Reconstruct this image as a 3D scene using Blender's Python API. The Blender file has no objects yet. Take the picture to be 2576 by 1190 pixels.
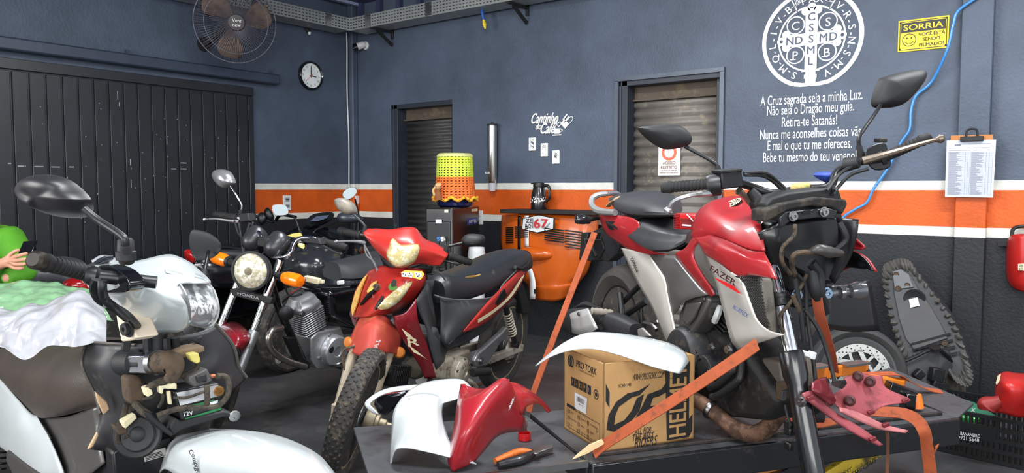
import bpy, bmesh, math, random
from mathutils import Vector as V, Matrix, Euler
random.seed(7)
sc = bpy.context.scene
COL = sc.collection
PI = math.pi
# ------------------------------------------------------------------ camera
F_PX, IW, IH = 1902.0, 2576.0, 1190.0
PITCH, YAW, CAM_H = math.radians(3.61), math.radians(37.29), 1.2
CAM = V((0, 0, CAM_H))
cam_d = bpy.data.cameras.new('camera'); cam = bpy.data.objects.new('camera', cam_d); COL.objects.link(cam)
cam.location = CAM; cam.rotation_euler = (PI/2 - PITCH, 0, YAW)
cam_d.sensor_fit = 'HORIZONTAL'; cam_d.sensor_width = 36.0; cam_d.lens = 36.0*F_PX/IW
cam_d.clip_start = 0.02; cam_d.clip_end = 100
sc.camera = cam
# ------------------------------------------------------------------ light and exposure
sc.view_settings.view_transform = 'Standard'; sc.view_settings.look = 'None'
sc.view_settings.gamma = 1.0; sc.view_settings.use_curve_mapping = False
sc.view_settings.exposure = 0.55
w = bpy.data.worlds.new('daylight'); sc.world = w; w.use_nodes = True
bg = w.node_tree.nodes['Background']; bg.inputs[0].default_value = (0.86, 0.93, 1.0, 1); bg.inputs[1].default_value = 0.9

def area(name, loc, target, sx, sy, power, col=(1, 1, 1)):
    l = bpy.data.lights.new(name, 'AREA'); l.shape = 'RECTANGLE'; l.size = sx; l.size_y = sy; l.energy = power; l.color = col
    o = bpy.data.objects.new(name, l); COL.objects.link(o); o.location = loc
    o.rotation_euler = (V(target)-V(loc)).to_track_quat('-Z', 'Y').to_euler(); return o
# wide doorway open to the street behind the photographer, and two tube lamps under the roof
area('street_doorway_light', (2.6, -3.2, 2.3), (-1.6, 3.2, 0.7), 5.0, 2.6, 230, (1.0, 0.985, 0.96))
area('side_doorway_light', (-4.2, -2.6, 2.0), (-2.2, 2.6, 0.7), 3.0, 2.2, 150, (1.0, 0.99, 0.97))
area('tube_lamp_light', (-2.4, 2.6, 2.95), (-2.4, 2.7, 0), 1.3, 0.25, 62, (0.95, 0.98, 1.0))
area('tube_lamp_light', (-0.9, 0.9, 2.95), (-1.2, 1.0, 0), 1.3, 0.25, 60, (0.95, 0.98, 1.0))
area('tube_lamp_light', (0.3, 3.2, 2.95), (0.3, 3.3, 0), 1.3, 0.25, 62, (0.95, 0.98, 1.0))

# ------------------------------------------------------------------ helpers
def ray_dir(px, py):
    fw = V((-math.sin(YAW), math.cos(YAW), 0)); rt = V((math.cos(YAW), math.sin(YAW), 0)); up = V((0, 0, 1))
    f2 = fw*math.cos(PITCH)-up*math.sin(PITCH); u2 = up*math.cos(PITCH)+fw*math.sin(PITCH)
    return f2+rt*((px-IW/2)/F_PX)-u2*((py-IH/2)/F_PX)

class Fr:
    """the local frame of one thing: x forward, y left, z up"""
    def __init__(s, o=(0, 0, 0), yaw=0, roll=0, pitch=0):
        s.M = Matrix.Translation(V(o)) @ Matrix.Rotation(math.radians(yaw), 4, 'Z') @ Matrix.Rotation(math.radians(pitch), 4, 'Y') @ Matrix.Rotation(math.radians(roll), 4, 'X')
        s.I = s.M.inverted(); s.o = s.I @ CAM; s.R = s.I.to_3x3()
    def at(s, px, py, x=None, y=None, z=None, d=None):
        r = s.R @ ray_dir(px, py)
        if x is not None: t = (x-s.o.x)/r.x
        elif y is not None: t = (y-s.o.y)/r.y
        elif z is not None: t = (z-s.o.z)/r.z
        else: t = d
        return s.o+r*t
    def Y(s, *pts, y=None): return [s.at(p[0], p[1], y=p[2] if len(p) > 2 else y) for p in pts]
    def X(s, *pts, x=None): return [s.at(p[0], p[1], x=p[2] if len(p) > 2 else x) for p in pts]
    def Z(s, *pts, z=None): return [s.at(p[0], p[1], z=p[2] if len(p) > 2 else z) for p in pts]
    def D(s, *pts, d=None): return [s.at(p[0], p[1], d=p[2] if len(p) > 2 else d) for p in pts]
W0 = Fr()

def cr(p0, p1, p2, p3, t):
    return 0.5*((2*p1)+(p2-p0)*t+(2*p0-5*p1+4*p2-p3)*t*t+(3*p1-p0-3*p2+p3)*t*t*t)
def spline(pts, n=6, closed=False):
    pts = [V(p) for p in pts]; m = len(pts); out = []
    if m < 3 and not closed: 
        return [pts[0].lerp(pts[-1], i/n) for i in range(n+1)]
    for i in range(m if closed else m-1):
        if closed: a, b, c, d = pts[(i-1) % m], pts[i], pts[(i+1) % m], pts[(i+2) % m]
        else:
            b, c = pts[i], pts[i+1]; a = pts[i-1] if i > 0 else b*2-c; d = pts[i+2] if i+2 < m else c*2-b
        for k in range(n): out.append(cr(a, b, c, d, k/n))
    if not closed: out.append(pts[-1])
    return out
def lerps(vals, n):
    m = len(vals)-1; out = []
    for i in range(n):
        t = i/(n-1)*m; k = min(int(t), m-1); out.append(vals[k]+(vals[k+1]-vals[k])*(t-k))
    return out
def frame_of(d):
    d = V(d).normalized(); a = V((0, 0, 1)) if abs(d.z) < 0.9 else V((1, 0, 0))
    u = a.cross(d).normalized(); return u, d.cross(u), d
_tc = {}
def text_geo(s, bold=0.0):
    if (s, bold) in _tc: return _tc[(s, bold)]
    c = bpy.data.curves.new('t', 'FONT'); c.body = s; c.resolution_u = 3
    o = bpy.data.objects.new('t', c); COL.objects.link(o)
    dg = bpy.context.evaluated_depsgraph_get(); m = o.evaluated_get(dg).to_mesh()
    vs = [(v.co.x, v.co.y, 0.0) for v in m.vertices]; fs = [tuple(p.vertices) for p in m.polygons]
    o.evaluated_get(dg).to_mesh_clear(); bpy.data.objects.remove(o); bpy.data.curves.remove(c)
    if bold:                                                         # heavier strokes: the same shapes again, a hair to each side
        v0, f0, n = vs, fs, len(vs); vs, fs = [], []
        for k, (dx, dy) in enumerate(((-1, 0), (1, 0), (0, .6), (0, -.6))):
            vs = vs+[(x+dx*bold*.55, y+dy*bold*.55, k*.00012) for x, y, z in v0]; fs = fs+[tuple(i+k*n for i in f) for f in f0]
    xs = [v[0] for v in vs] or [0, 1]
    _tc[(s, bold)] = (vs, fs, min(xs), max(xs)); return _tc[(s, bold)]

class MB:
    def __init__(s): s.v = []; s.f = []
    def add(s, vs, fs):
        b = len(s.v); s.v += [V(p) for p in vs]; s.f += [tuple(i+b for i in f) for f in fs]; return s
    def box(s, c, d, R=None):
        c = V(c); x, y, z = d[0]/2, d[1]/2, d[2]/2
        vs = [V((a*x, b*y, e*z)) for a in (-1, 1) for b in (-1, 1) for e in (-1, 1)]
        if R is not None: vs = [R @ p for p in vs]
        return s.add([c+p for p in vs], [(0, 1, 3, 2), (4, 6, 7, 5), (0, 4, 5, 1), (2, 3, 7, 6), (0, 2, 6, 4), (1, 5, 7, 3)])
    def bar(s, a, b, w, h, up=None):
        a, b = V(a), V(b); d = (b-a).normalized()
        u = V(up) if up is not None else frame_of(d)[1]
        u = (u-d*u.dot(d)).normalized(); r = d.cross(u)
        vs = [p+r*(i*w/2)+u*(j*h/2) for p in (a, b) for i, j in ((-1, -1), (1, -1), (1, 1), (-1, 1))]
        return s.add(vs, [(3, 2, 1, 0), (4, 5, 6, 7), (0, 1, 5, 4), (1, 2, 6, 5), (2, 3, 7, 6), (3, 0, 4, 7)])
    def prism(s, pts, vec, top=None):
        pts = [V(p) for p in pts]; n = len(pts); vec = V(vec)
        q = [p+vec for p in pts] if top is None else [V(p) for p in top]
        return s.add(pts+q, [tuple(range(n))[::-1], tuple(range(n, 2*n))]+[(i, (i+1) % n, n+(i+1) % n, n+i) for i in range(n)])
    def tube(s, pts, r, n=10, sub=5, closed=False, flat=None):
        """round (or, with flat=(w,h,up), rectangular strap-like) sweep along a smooth path"""
        P = spline(pts, sub, closed) if sub > 1 else [V(p) for p in pts]
        m = len(P); rr = lerps(r, m) if isinstance(r, (list, tuple)) else [r]*m
        rings = []; u = None
        for i, p in enumerate(P):
            if closed: t = P[(i+1) % m]-P[i-1]
            else: t = P[min(i+1, m-1)]-P[max(i-1, 0)]
            t = t.normalized() if t.length > 1e-9 else V((0, 0, 1))
            if u is None: u = frame_of(t)[0] if flat is None else (V(flat[2])-t*V(flat[2]).dot(t)).normalized()
            else:
                u = u if flat is None else V(flat[2])
                u = u-t*u.dot(t); u = u.normalized() if u.length > 1e-6 else frame_of(t)[0]
            w = t.cross(u)
            if flat is None: rings.append([p+(u*math.cos(2*PI*k/n)+w*math.sin(2*PI*k/n))*rr[i] for k in range(n)])
            else: rings.append([p+w*(a*flat[0]/2)+u*(b*flat[1]/2) for a, b in ((-1, -1), (1, -1), (1, 1), (-1, 1))])
        return s.rings(rings, closed)
    def rings(s, R, closed=False, caps=True):
        n = len(R[0]); m = len(R); vs = [p for r in R for p in r]; fs = []
        for i in range(m if closed else m-1):
            a, b = i*n, ((i+1) % m)*n
            fs += [(a+k, a+(k+1) % n, b+(k+1) % n, b+k) for k in range(n)]
        if caps and not closed: fs += [tuple(range(n))[::-1], tuple(range((m-1)*n, m*n))]
        return s.add(vs, fs)
    def loft(s, R, n=4, m=3, caps=True):
        """smooth skin through closed rings of points"""
        R = [spline(r, m, True) for r in R]; k = len(R[0])
        cols = [spline([r[i] for r in R], n) for i in range(k)]
        return s.rings([[c[j] for c in cols] for j in range(len(cols[0]))], caps=caps)
    def sheet(s, rows, nu=4, nv=4):
        """smooth surface through a grid of points"""
        R = [spline(r, nu) if nu > 1 else [V(p) for p in r] for r in rows]; k = len(R[0])
        if nv > 1 and len(R) > 1:
            cols = [spline([r[i] for r in R], nv) for i in range(k)]
            R = [[c[j] for c in cols] for j in range(len(cols[0]))]
        vs = [p for r in R for p in r]
        return s.add(vs, [(i*k+j, i*k+j+1, (i+1)*k+j+1, (i+1)*k+j) for i in range(len(R)-1) for j in range(k-1)])
    def lathe(s, o, ax, prof, n=28, closed=False):
        u, w, d = frame_of(ax); o = V(o)
        R = [[o+d*h+(u*math.cos(2*PI*k/n)+w*math.sin(2*PI*k/n))*max(r, 1e-4) for k in range(n)] for r, h in prof]
        return s.rings(R, closed)
    def dome(s, pts, vec, k=5, base=True, power=0.5):
        """closed outline bulging along vec; base closes it behind"""
        pts = [V(p) for p in pts]; vec = V(vec); c = sum(pts, V((0, 0, 0)))/len(pts); n = len(pts); R = []
        for i in range(k):
            a = i/k*PI/2
            R.append([c+(p-c)*math.cos(a)**(power*2)+vec*math.sin(a) for p in pts])
        vs = [p for r in R for p in r]+[c+vec]; fs = []
        for i in range(k-1): fs += [(i*n+j, i*n+(j+1) % n, (i+1)*n+(j+1) % n, (i+1)*n+j) for j in range(n)]
        fs += [((k-1)*n+j, (k-1)*n+(j+1) % n, k*n) for j in range(n)]
        if base: fs.append(tuple(range(n))[::-1])
        return s.add(vs, fs)
    def text(s, t, o, ux, uy, h, w=None, align='C', bold=0.0, off=0.0, shear=0.0):
        """lettering laid on a surface: o = baseline point, h = capital height"""
        vs, fs, a, b = text_geo(t, bold); ux = V(ux).normalized(); uy = V(uy).normalized(); n = ux.cross(uy)
        k = h/0.73; kx = k if w is None else w/max(b-a, 1e-6)
        x0 = {'C': (a+b)/2, 'L': a, 'R': b}[align]
        return s.add([V(o)+ux*((x-x0)*kx+shear*y*k)+uy*(y*k)+n*(off+z) for x, y, z in vs], fs)
    def qtext(s, t, q, bold=0.0, off=0.0, shear=0.0):
        """lettering stretched over a quad: q = bottom-left, bottom-right, top-right, top-left"""
        vs, fs, a, b = text_geo(t, bold); q = [V(p) for p in q]; n = (q[1]-q[0]).cross(q[3]-q[0]).normalized(); out = []
        for x, y, z in vs:
            u = (x-a)/max(b-a, 1e-6); v = y/0.73; u += shear*(v-0.5)
            out.append((q[0]*(1-u)+q[1]*u)*(1-v)+(q[3]*(1-u)+q[2]*u)*v+n*(off+z))
        return s.add(out, fs)
    def mirror(s, k=1):
        n = len(s.v); s.v += [V((p.x, -p.y*k, p.z)) for p in s.v]; s.f += [tuple(i+n for i in f)[::-1] for f in s.f]; return s
    def build(s, name, mat, parent=None, bevel=0, seg=2, solid=0, soff=-1, smooth=40, fix=True, sub=0):
        me = bpy.data.meshes.new(name); me.from_pydata([tuple(p) for p in s.v], [], s.f)
        if fix:
            b = bmesh.new(); b.from_mesh(me); bmesh.ops.remove_doubles(b, verts=b.verts, dist=1e-5)
            bmesh.ops.recalc_face_normals(b, faces=b.faces); b.to_mesh(me); b.free()
        me.materials.append(mat)
        if smooth:
            me.polygons.foreach_set('use_smooth', [True]*len(me.polygons)); me.set_sharp_from_angle(angle=math.radians(smooth))
        o = bpy.data.objects.new(name, me); COL.objects.link(o)
        if parent is not None: o.parent = parent
        if solid: m = o.modifiers.new('thickness', 'SOLIDIFY'); m.thickness = solid; m.offset = soff
        if sub: m = o.modifiers.new('smooth', 'SUBSURF'); m.levels = sub; m.render_levels = sub
        if bevel:
            m = o.modifiers.new('edge', 'BEVEL'); m.width = bevel; m.segments = seg; m.limit_method = 'ANGLE'; m.angle_limit = math.radians(35)
        return o

def tag(o, label=None, cat=None, group=None, kind=None):
    for k, v in (('label', label), ('category', cat), ('group', group), ('kind', kind)):
        if v: o[k] = v
    return o
def thing(name, label, cat, fr=None, group=None):
    o = bpy.data.objects.new(name, None); COL.objects.link(o); o.empty_display_size = 0.1
    if fr is not None: o.matrix_world = fr.M
    return tag(o, label, cat, group)
def copy_tree(o, parent=None):
    c = o.copy(); COL.objects.link(c)
    if parent is not None: c.parent = parent
    for ch in list(o.children): copy_tree(ch, c)
    return c
def circ(c, ax, r, n=24, r2=None, a0=0):
    u, w, d = frame_of(ax); c = V(c); r2 = r2 or r
    return [c+u*(r*math.cos(a0+2*PI*k/n))+w*(r2*math.sin(a0+2*PI*k/n)) for k in range(n)]
def smooth_out(pts, n=3): return spline(pts, n, True)

# ------------------------------------------------------------------ materials
def lin(c):
    c = [x/255 for x in c]; return tuple(x/12.92 if x <= 0.04045 else ((x+0.055)/1.055)**2.4 for x in c)+(1,)
def nn(t, typ, **kw):
    n = t.nodes.new(typ)
    for k, v in kw.items():
        if k in n.inputs: n.inputs[k].default_value = v
        else: setattr(n, k, v)
    return n
_mc = {}
def mat(name, col, rough=0.5, metal=0.0, coat=0.0, dirt=None, damt=0.35, dscale=6.0, bump=0.0, bscale=200.0, vary=0.12, spec=0.5, trans=0.0, alpha=1.0, emit=None, sss=0.0, detail=4.0, dsharp=0.12):
    """painted, plastic, rubber or metal surface with uneven wear (dirt = colour of worn patches)"""
    if name in _mc: return _mc[name]
    m = bpy.data.materials.new(name); m.use_nodes = True; t = m.node_tree; b = t.nodes['Principled BSDF']
    b.inputs['Roughness'].default_value = rough; b.inputs['Metallic'].default_value = metal
    b.inputs['Coat Weight'].default_value = coat; b.inputs['Coat Roughness'].default_value = 0.08
    b.inputs['Specular IOR Level'].default_value = spec
    if trans: b.inputs['Transmission Weight'].default_value = trans
    if alpha < 1: b.inputs['Alpha'].default_value = alpha
    if sss: b.inputs['Subsurface Weight'].default_value = sss; b.inputs['Subsurface Radius'].default_value = (0.01, 0.004, 0.002)
    if emit: b.inputs['Emission Color'].default_value = lin(col); b.inputs['Emission Strength'].default_value = emit
    tc = nn(t, 'ShaderNodeTexCoord'); L = t.links
    n1 = nn(t, 'ShaderNodeTexNoise', Scale=dscale, Detail=detail, Roughness=0.65); L.new(tc.outputs['Object'], n1.inputs['Vector'])
    c = lin(col); dark = tuple(x*(1-vary) for x in c[:3])+(1,); lite = tuple(min(1, x*(1+vary)) for x in c[:3])+(1,)
    r = nn(t, 'ShaderNodeValToRGB'); r.color_ramp.elements[0].color = dark; r.color_ramp.elements[1].color = lite
    r.color_ramp.elements[0].position = 0.3; r.color_ramp.elements[1].position = 0.7
    L.new(n1.outputs['Fac'], r.inputs['Fac']); out = r.outputs['Color']
    if dirt is not None:
        n2 = nn(t, 'ShaderNodeTexNoise', Scale=dscale*1.7, Detail=8.0, Roughness=0.7); L.new(tc.outputs['Object'], n2.inputs['Vector'])
        q = nn(t, 'ShaderNodeValToRGB'); q.color_ramp.elements[0].position = 0.62-damt*0.5; q.color_ramp.elements[1].position = 0.62-damt*0.5+dsharp
        L.new(n2.outputs['Fac'], q.inputs['Fac'])
        mx = nn(t, 'ShaderNodeMixRGB'); mx.inputs[2].default_value = lin(dirt); L.new(q.outputs['Color'], mx.inputs[0]); L.new(out, mx.inputs[1]); out = mx.outputs['Color']
        rr = nn(t, 'ShaderNodeMapRange'); rr.inputs['To Min'].default_value = rough; rr.inputs['To Max'].default_value = min(0.95, rough+0.3)
        L.new(q.outputs['Color'], rr.inputs['Value']); L.new(rr.outputs['Result'], b.inputs['Roughness'])
    L.new(out, b.inputs['Base Color'])
    if bump:
        n3 = nn(t, 'ShaderNodeTexNoise', Scale=bscale, Detail=3.0); L.new(tc.outputs['Object'], n3.inputs['Vector'])
        bp = nn(t, 'ShaderNodeBump', Strength=bump, Distance=0.002); L.new(n3.outputs['Fac'], bp.inputs['Height']); L.new(bp.outputs['Normal'], b.inputs['Normal'])
    _mc[name] = m; return m

def wall_mat(name, upper, hi, bands, lower, rough=0.55):
    """painted wall: flat coats divided at fixed heights (a white, an orange and a white band)"""
    m = bpy.data.materials.new(name); m.use_nodes = True; t = m.node_tree; b = t.nodes['Principled BSDF']; L = t.links
    g = nn(t, 'ShaderNodeNewGeometry'); sp = nn(t, 'ShaderNodeSeparateXYZ'); L.new(g.outputs['Position'], sp.inputs[0])
    wob = nn(t, 'ShaderNodeTexNoise', Scale=3.0, Detail=3.0); L.new(g.outputs['Position'], wob.inputs['Vector'])
    wa = nn(t, 'ShaderNodeMath', operation='MULTIPLY_ADD'); wa.inputs[1].default_value = 0.006; L.new(wob.outputs['Fac'], wa.inputs[0]); L.new(sp.outputs['Z'], wa.inputs[2])
    mr = nn(t, 'ShaderNodeMapRange'); mr.inputs['From Min'].default_value = 0.0; mr.inputs['From Max'].default_value = 2.0
    L.new(wa.outputs[0], mr.inputs['Value'])
    r = nn(t, 'ShaderNodeValToRGB'); r.color_ramp.interpolation = 'CONSTANT'; e = r.color_ramp.elements
    cols = [lower]+[c for _, c in bands]; pos = [0.0]+[z/2.0 for z, _ in bands]
    e[0].position = 0; e[0].color = lin(cols[0]); e[1].position = pos[1]; e[1].color = lin(cols[1])
    for p, c in zip(pos[2:], cols[2:]):
        x = e.new(p); x.color = lin(c)
    L.new(mr.outputs['Result'], r.inputs['Fac'])
    n1 = nn(t, 'ShaderNodeTexNoise', Scale=1.6, Detail=9.0, Roughness=0.68); L.new(g.outputs['Position'], n1.inputs['Vector'])
    v = nn(t, 'ShaderNodeMapRange'); v.inputs['From Min'].default_value = 0.3; v.inputs['From Max'].default_value = 0.7; v.inputs['To Min'].default_value = 0.7; v.inputs['To Max'].default_value = 1.32
    L.new(n1.outputs['Fac'], v.inputs['Value'])
    mx = nn(t, 'ShaderNodeMixRGB', blend_type='MULTIPLY'); mx.inputs[0].default_value = 1; L.new(r.outputs['Color'], mx.inputs[1]); L.new(v.outputs['Result'], mx.inputs[2])
    sc_ = nn(t, 'ShaderNodeTexNoise', Scale=9.0, Detail=10.0, Roughness=0.8); L.new(g.outputs['Position'], sc_.inputs['Vector'])
    q = nn(t, 'ShaderNodeValToRGB'); q.color_ramp.elements[0].position = 0.7; q.color_ramp.elements[1].position = 0.78; q.color_ramp.elements[1].color = (0.35, 0.35, 0.35, 1)
    L.new(sc_.outputs['Fac'], q.inputs['Fac'])
    m2 = nn(t, 'ShaderNodeMixRGB'); m2.inputs[2].default_value = lin(hi); L.new(q.outputs['Color'], m2.inputs[0]); L.new(mx.outputs['Color'], m2.inputs[1])
    L.new(m2.outputs['Color'], b.inputs['Base Color']); b.inputs['Roughness'].default_value = rough
    n3 = nn(t, 'ShaderNodeTexNoise', Scale=60.0, Detail=6.0); L.new(g.outputs['Position'], n3.inputs['Vector'])
    bp = nn(t, 'ShaderNodeBump', Strength=0.5, Distance=0.005); L.new(n3.outputs['Fac'], bp.inputs['Height']); L.new(bp.outputs['Normal'], b.inputs['Normal'])
    return m

BLK = mat('black_plastic', (17, 18, 20), 0.42, vary=0.25)
BLKM = mat('matt_black_plastic', (22, 23, 25), 0.62, dirt=(62, 58, 52), damt=0.0, vary=0.2)
BLKG = mat('gloss_black_paint', (12, 13, 16), 0.16, coat=0.6)
RUB = mat('black_rubber', (22, 22, 23), 0.75, bump=0.2, bscale=300)
DRUB = mat('dusty_rubber', (44, 42, 40), 0.8, dirt=(86, 80, 70), damt=0.22, dscale=14)
CHR = mat('chrome', (225, 228, 232), 0.08, metal=1.0, vary=0.03)
STL = mat('bare_steel', (150, 150, 150), 0.32, metal=1.0, dirt=(90, 78, 62), damt=0.08)
ALU = mat('cast_aluminium', (176, 178, 180), 0.38, metal=0.85, dirt=(98, 92, 82), damt=0.1, bump=0.15)
GALV = mat('galvanised_steel', (168, 172, 170), 0.45, metal=0.6, vary=0.12)
DKM = mat('dark_metal', (38, 38, 40), 0.45, metal=0.5, dirt=(80, 70, 58), damt=0.08)
WHT = mat('white_paint', (212, 214, 214), 0.35, dirt=(190, 182, 168), damt=0.02)
AMB = mat('amber_lens', (245, 120, 12), 0.18, coat=0.5)
GLS = mat('mirror_glass', (205, 212, 212), 0.03, metal=1.0, vary=0.02)
LENS = mat('clear_lens', (235, 240, 242), 0.06, trans=0.9, vary=0.02)
REFL = mat('lamp_reflector', (215, 218, 220), 0.16, metal=0.9, vary=0.2, dscale=30)
BRN = mat('dusty_brown_plastic', (80, 64, 48), 0.75, dirt=(60, 50, 42), damt=0.25, dscale=20)
CRM = mat('cream_connector', (224, 214, 176), 0.5)
# ------------------------------------------------------------------ room
YB, XL, ZC = 5.0, -5.756, 3.25
UP = (70, 81, 98)
bands = [(0.927, (214, 214, 206)), (0.982, (198, 82, 10)), (1.189, (214, 214, 206)), (1.243, UP)]
M_BACK = wall_mat('back_wall_paint', UP, (150, 155, 165), bands, (26, 29, 34))
M_LEFT = M_BACK
def bx(px, py): return W0.at(px, py, y=YB)
d1l, d1r = bx(985, 265), bx(1138, 250); d2l, d2r = bx(1556, 205), bx(1815, 182)
XR = 3.2
b = MB()
TH = 0.22
def wallbox(x0, x1, z0, z1): b.box(((x0+x1)/2, YB+TH/2, (z0+z1)/2), (x1-x0, TH, z1-z0))
wallbox(XL-0.2, d1l.x, 0, ZC); wallbox(d1l.x, d1r.x, d1l.z, ZC); wallbox(d1r.x, d2l.x, 0, ZC); wallbox(d2l.x, d2r.x, d2l.z, ZC); wallbox(d2r.x, XR, 0, ZC)
tag(b.build('wall_back', M_BACK, smooth=0), 'blue grey plaster wall with an orange band between two white bands', kind='structure')
# left wall, with the opening closed by the sliding gate in front of it
b = MB(); b.box((XL-0.1, 1.0, ZC/2), (0.2, 8.0, ZC)); tag(b.build('wall_left', M_LEFT, smooth=0), 'blue grey wall above and beside the black gate', kind='structure')
M_FLOOR = mat('rubber_floor', (58, 58, 59), 0.45, dirt=(76, 75, 73), damt=0.2, dscale=2.2, bump=0.3, bscale=90, vary=0.3, detail=9, dsharp=0.3)
b = MB(); b.box((-1.2, 1.0, -0.05), (9.4, 8.5, 0.1)); tag(b.build('floor', M_FLOOR, smooth=0), 'dark worn rubber matting floor', kind='structure')
# corner pipe chase and the square pilaster on the right
b = MB(); b.box((XL+0.035, YB-0.035, ZC/2), (0.07, 0.07, ZC)); b.build('trim_1', M_BACK, bevel=0.012); bpy.data.objects['trim_1']['kind'] = 'structure'
pl, pr = bx(2412, 340), bx(2492, 340)
b = MB(); b.box(((pl.x+pr.x)/2, YB-0.03, ZC/2), (pr.x-pl.x, 0.06, ZC)); tag(b.build('trim_2', M_BACK, bevel=0.006), 'square painted pilaster on the back wall', kind='structure')
# ceiling slab with a pale cornice, and the dark ribbed roof sheet above the cable trays
cc = W0.at(917, 19, z=2.95)
M_CEIL = mat('ceiling_paint', (70, 70, 102), 0.6); M_COR = mat('cornice_paint', (150, 160, 190), 0.5)
b = MB(); b.box(((cc.x+3.2)/2, (cc.y-3.0)/2, 3.0), (3.2-cc.x, cc.y+3.0, 0.06))
ceil = b.build('ceiling', M_CEIL, smooth=0); ceil['kind'] = 'structure'
b = MB(); b.bar((cc.x, cc.y, 2.965), (3.2, cc.y, 2.965), 0.05, 0.04); b.bar((cc.x, cc.y, 2.965), (cc.x, -3, 2.965), 0.05, 0.04); b.build('trim_3', M_COR)['kind'] = 'structure'
M_ROOF = mat('roof_sheet', (52, 56, 84), 0.5)
b = MB(); b.box((-1.2, 1.0, ZC+0.03), (9.4, 8.5, 0.06))
for i in range(34): b.box((XL+0.15+i*0.26, YB-0.02, 2.98), (0.05, 0.05, 0.52))
b.build('ceiling_roof', M_ROOF, smooth=0)['kind'] = 'structure'

# ---- rolling shutter doors
def shutter(name, l, r, mslat, mhead, slat_h, rec, label):
    x0, x1 = l.x, r.x; zt = l.z; root = tag(bpy.data.objects.new(name, None), label, kind='structure'); COL.objects.link(root); root.location = (x0, YB, 0)
    f = MB(); f.box((0.05, rec/2, zt/2), (0.05, rec, zt)); f.box((x1-x0-0.03, rec/2+0.03, zt/2), (0.05, rec-0.04, zt)); f.box(((x1-x0)/2, rec/2, zt-0.02), (x1-x0, rec, 0.04))
    f.box((0.012, rec/2, zt/2), (0.024, rec, zt))
    f.build('door_jamb', M_JAMB, root, bevel=0.004)
    h = MB(); h.box(((x1-x0)/2, rec-0.03, zt-0.085), (x1-x0-0.1, 0.03, 0.11)); h.box(((x1-x0)/2, rec-0.05, zt-0.14), (x1-x0-0.1, 0.05, 0.012)); h.build('shutter_header', mhead, root)
    s = MB(); z = zt-0.14; rows = []
    while z > 0:                                                     # one curtain of interlocked ribs
        rows += [[(0.075, rec-0.030, z), (x1-x0-0.05, rec-0.030, z)], [(0.075, rec-0.052, z-slat_h*0.28), (x1-x0-0.05, rec-0.052, z-slat_h*0.28)],
                 [(0.075, rec-0.054, z-slat_h*0.6), (x1-x0-0.05, rec-0.054, z-slat_h*0.6)], [(0.075, rec-0.030, z-slat_h*0.82), (x1-x0-0.05, rec-0.030, z-slat_h*0.82)]]
        z -= slat_h
    s.sheet(rows, 1, 1); s.build('shutter_curtain', mslat, root, solid=0.002, smooth=60)
    return root
M_JAMB = mat('door_frame_paint', (40, 46, 56), 0.5, dirt=(110, 112, 118), damt=0.0)
M_SL1 = mat('charcoal_shutter', (66, 65, 66), 0.5, metal=0.2, dirt=(96, 88, 78), damt=0.06, dscale=9)
M_SL2 = mat('dusty_shutter', (118, 112, 106), 0.55, metal=0.15, dirt=(150, 140, 122), damt=0.12, dscale=7)
M_HD = mat('dusty_header', (78, 66, 56), 0.7, dirt=(104, 92, 74), damt=0.2)
shutter('door_1', d1l, d1r, M_SL1, M_HD, 0.058, 0.16, 'charcoal rolling shutter door behind the water cooler')
shutter('door_2', d2l, d2r, M_SL2, M_HD, 0.072, 0.16, 'dusty grey rolling shutter door with a restricted access sign')
b = MB()                                                             # raised steel surround of the wider doorway
for x in (d2l.x-0.008, d2r.x+0.012): b.box((x, YB-0.006, d2l.z/2), (0.03, 0.03, d2l.z))
b.bar((d2l.x-0.02, YB-0.006, d2l.z+0.012), (d2r.x+0.026, YB-0.006, d2l.z+0.012), 0.03, 0.03); b.build('trim_4', mat('surround_steel', (78, 86, 98), 0.4, metal=0.3))['kind'] = 'structure'
b = MB(); q = W0.at(1572, 268, y=YB+0.07); b.box(q, (0.03, 0.03, 0.10)); b.box(q+V((0.012, -0.01, -0.02)), (0.03, 0.02, 0.05))
tag(b.build('shutter_latch', mat('latch_steel', (150, 170, 180), 0.3, metal=0.7), bevel=0.004), 'small bare steel latch on the left jamb of the dusty shutter door', 'latch')

# ---- black sliding gate on the left wall, with its track
M_GATE = mat('black_gate_paint', (33, 36, 41), 0.38, dirt=(74, 74, 78), damt=-0.06, dscale=3.5, vary=0.2)
ge = W0.at(637, 222, x=XL+0.06); gt = W0.at(21, 154.6, x=XL+0.06)
ys = [W0.at(x/2.833, 60+y/2.833, x=XL+0.06).y for x, y in ((70, 275), (1760, 478))]
step = (ys[1]-ys[0])/17
root = tag(bpy.data.objects.new('door_3', None), 'black panelled sliding gate covering the left wall', kind='structure'); COL.objects.link(root)
g = MB(); zt = ge.z; y1 = ge.y; ztop = zt-0.07
g.box((XL+0.03, (y1-1.0)/2, zt/2), (0.03, y1+1.0, zt))
yy = ys[1]; edges = [y1-0.0]
g.box((XL+0.052, (y1-1.0)/2, zt-0.03), (0.026, y1+1.0, 0.07))
prev = y1
k = 0
while yy > -1.0:
    g.box((XL+0.052, (prev+yy+0.0065)/2, (ztop)/2), (0.022, prev-yy-0.013, ztop-0.01)); prev = yy-0.002; yy -= step
g.build('gate_leaf', M_GATE, root, bevel=0.003)
M_SCR = mat('chipped_primer', (150, 150, 156), 0.6); g = MB()
for px, py, L in ((296, 240, 22), (328, 408, 16), (330, 462, 22), (420, 355, 18), (330, 424, 5), (62, 418, 3), (300, 262, 10)):
    p = W0.at(px, py, x=XL+0.0645); g.box(p, (0.001, 0.005, L*0.0029))
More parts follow.
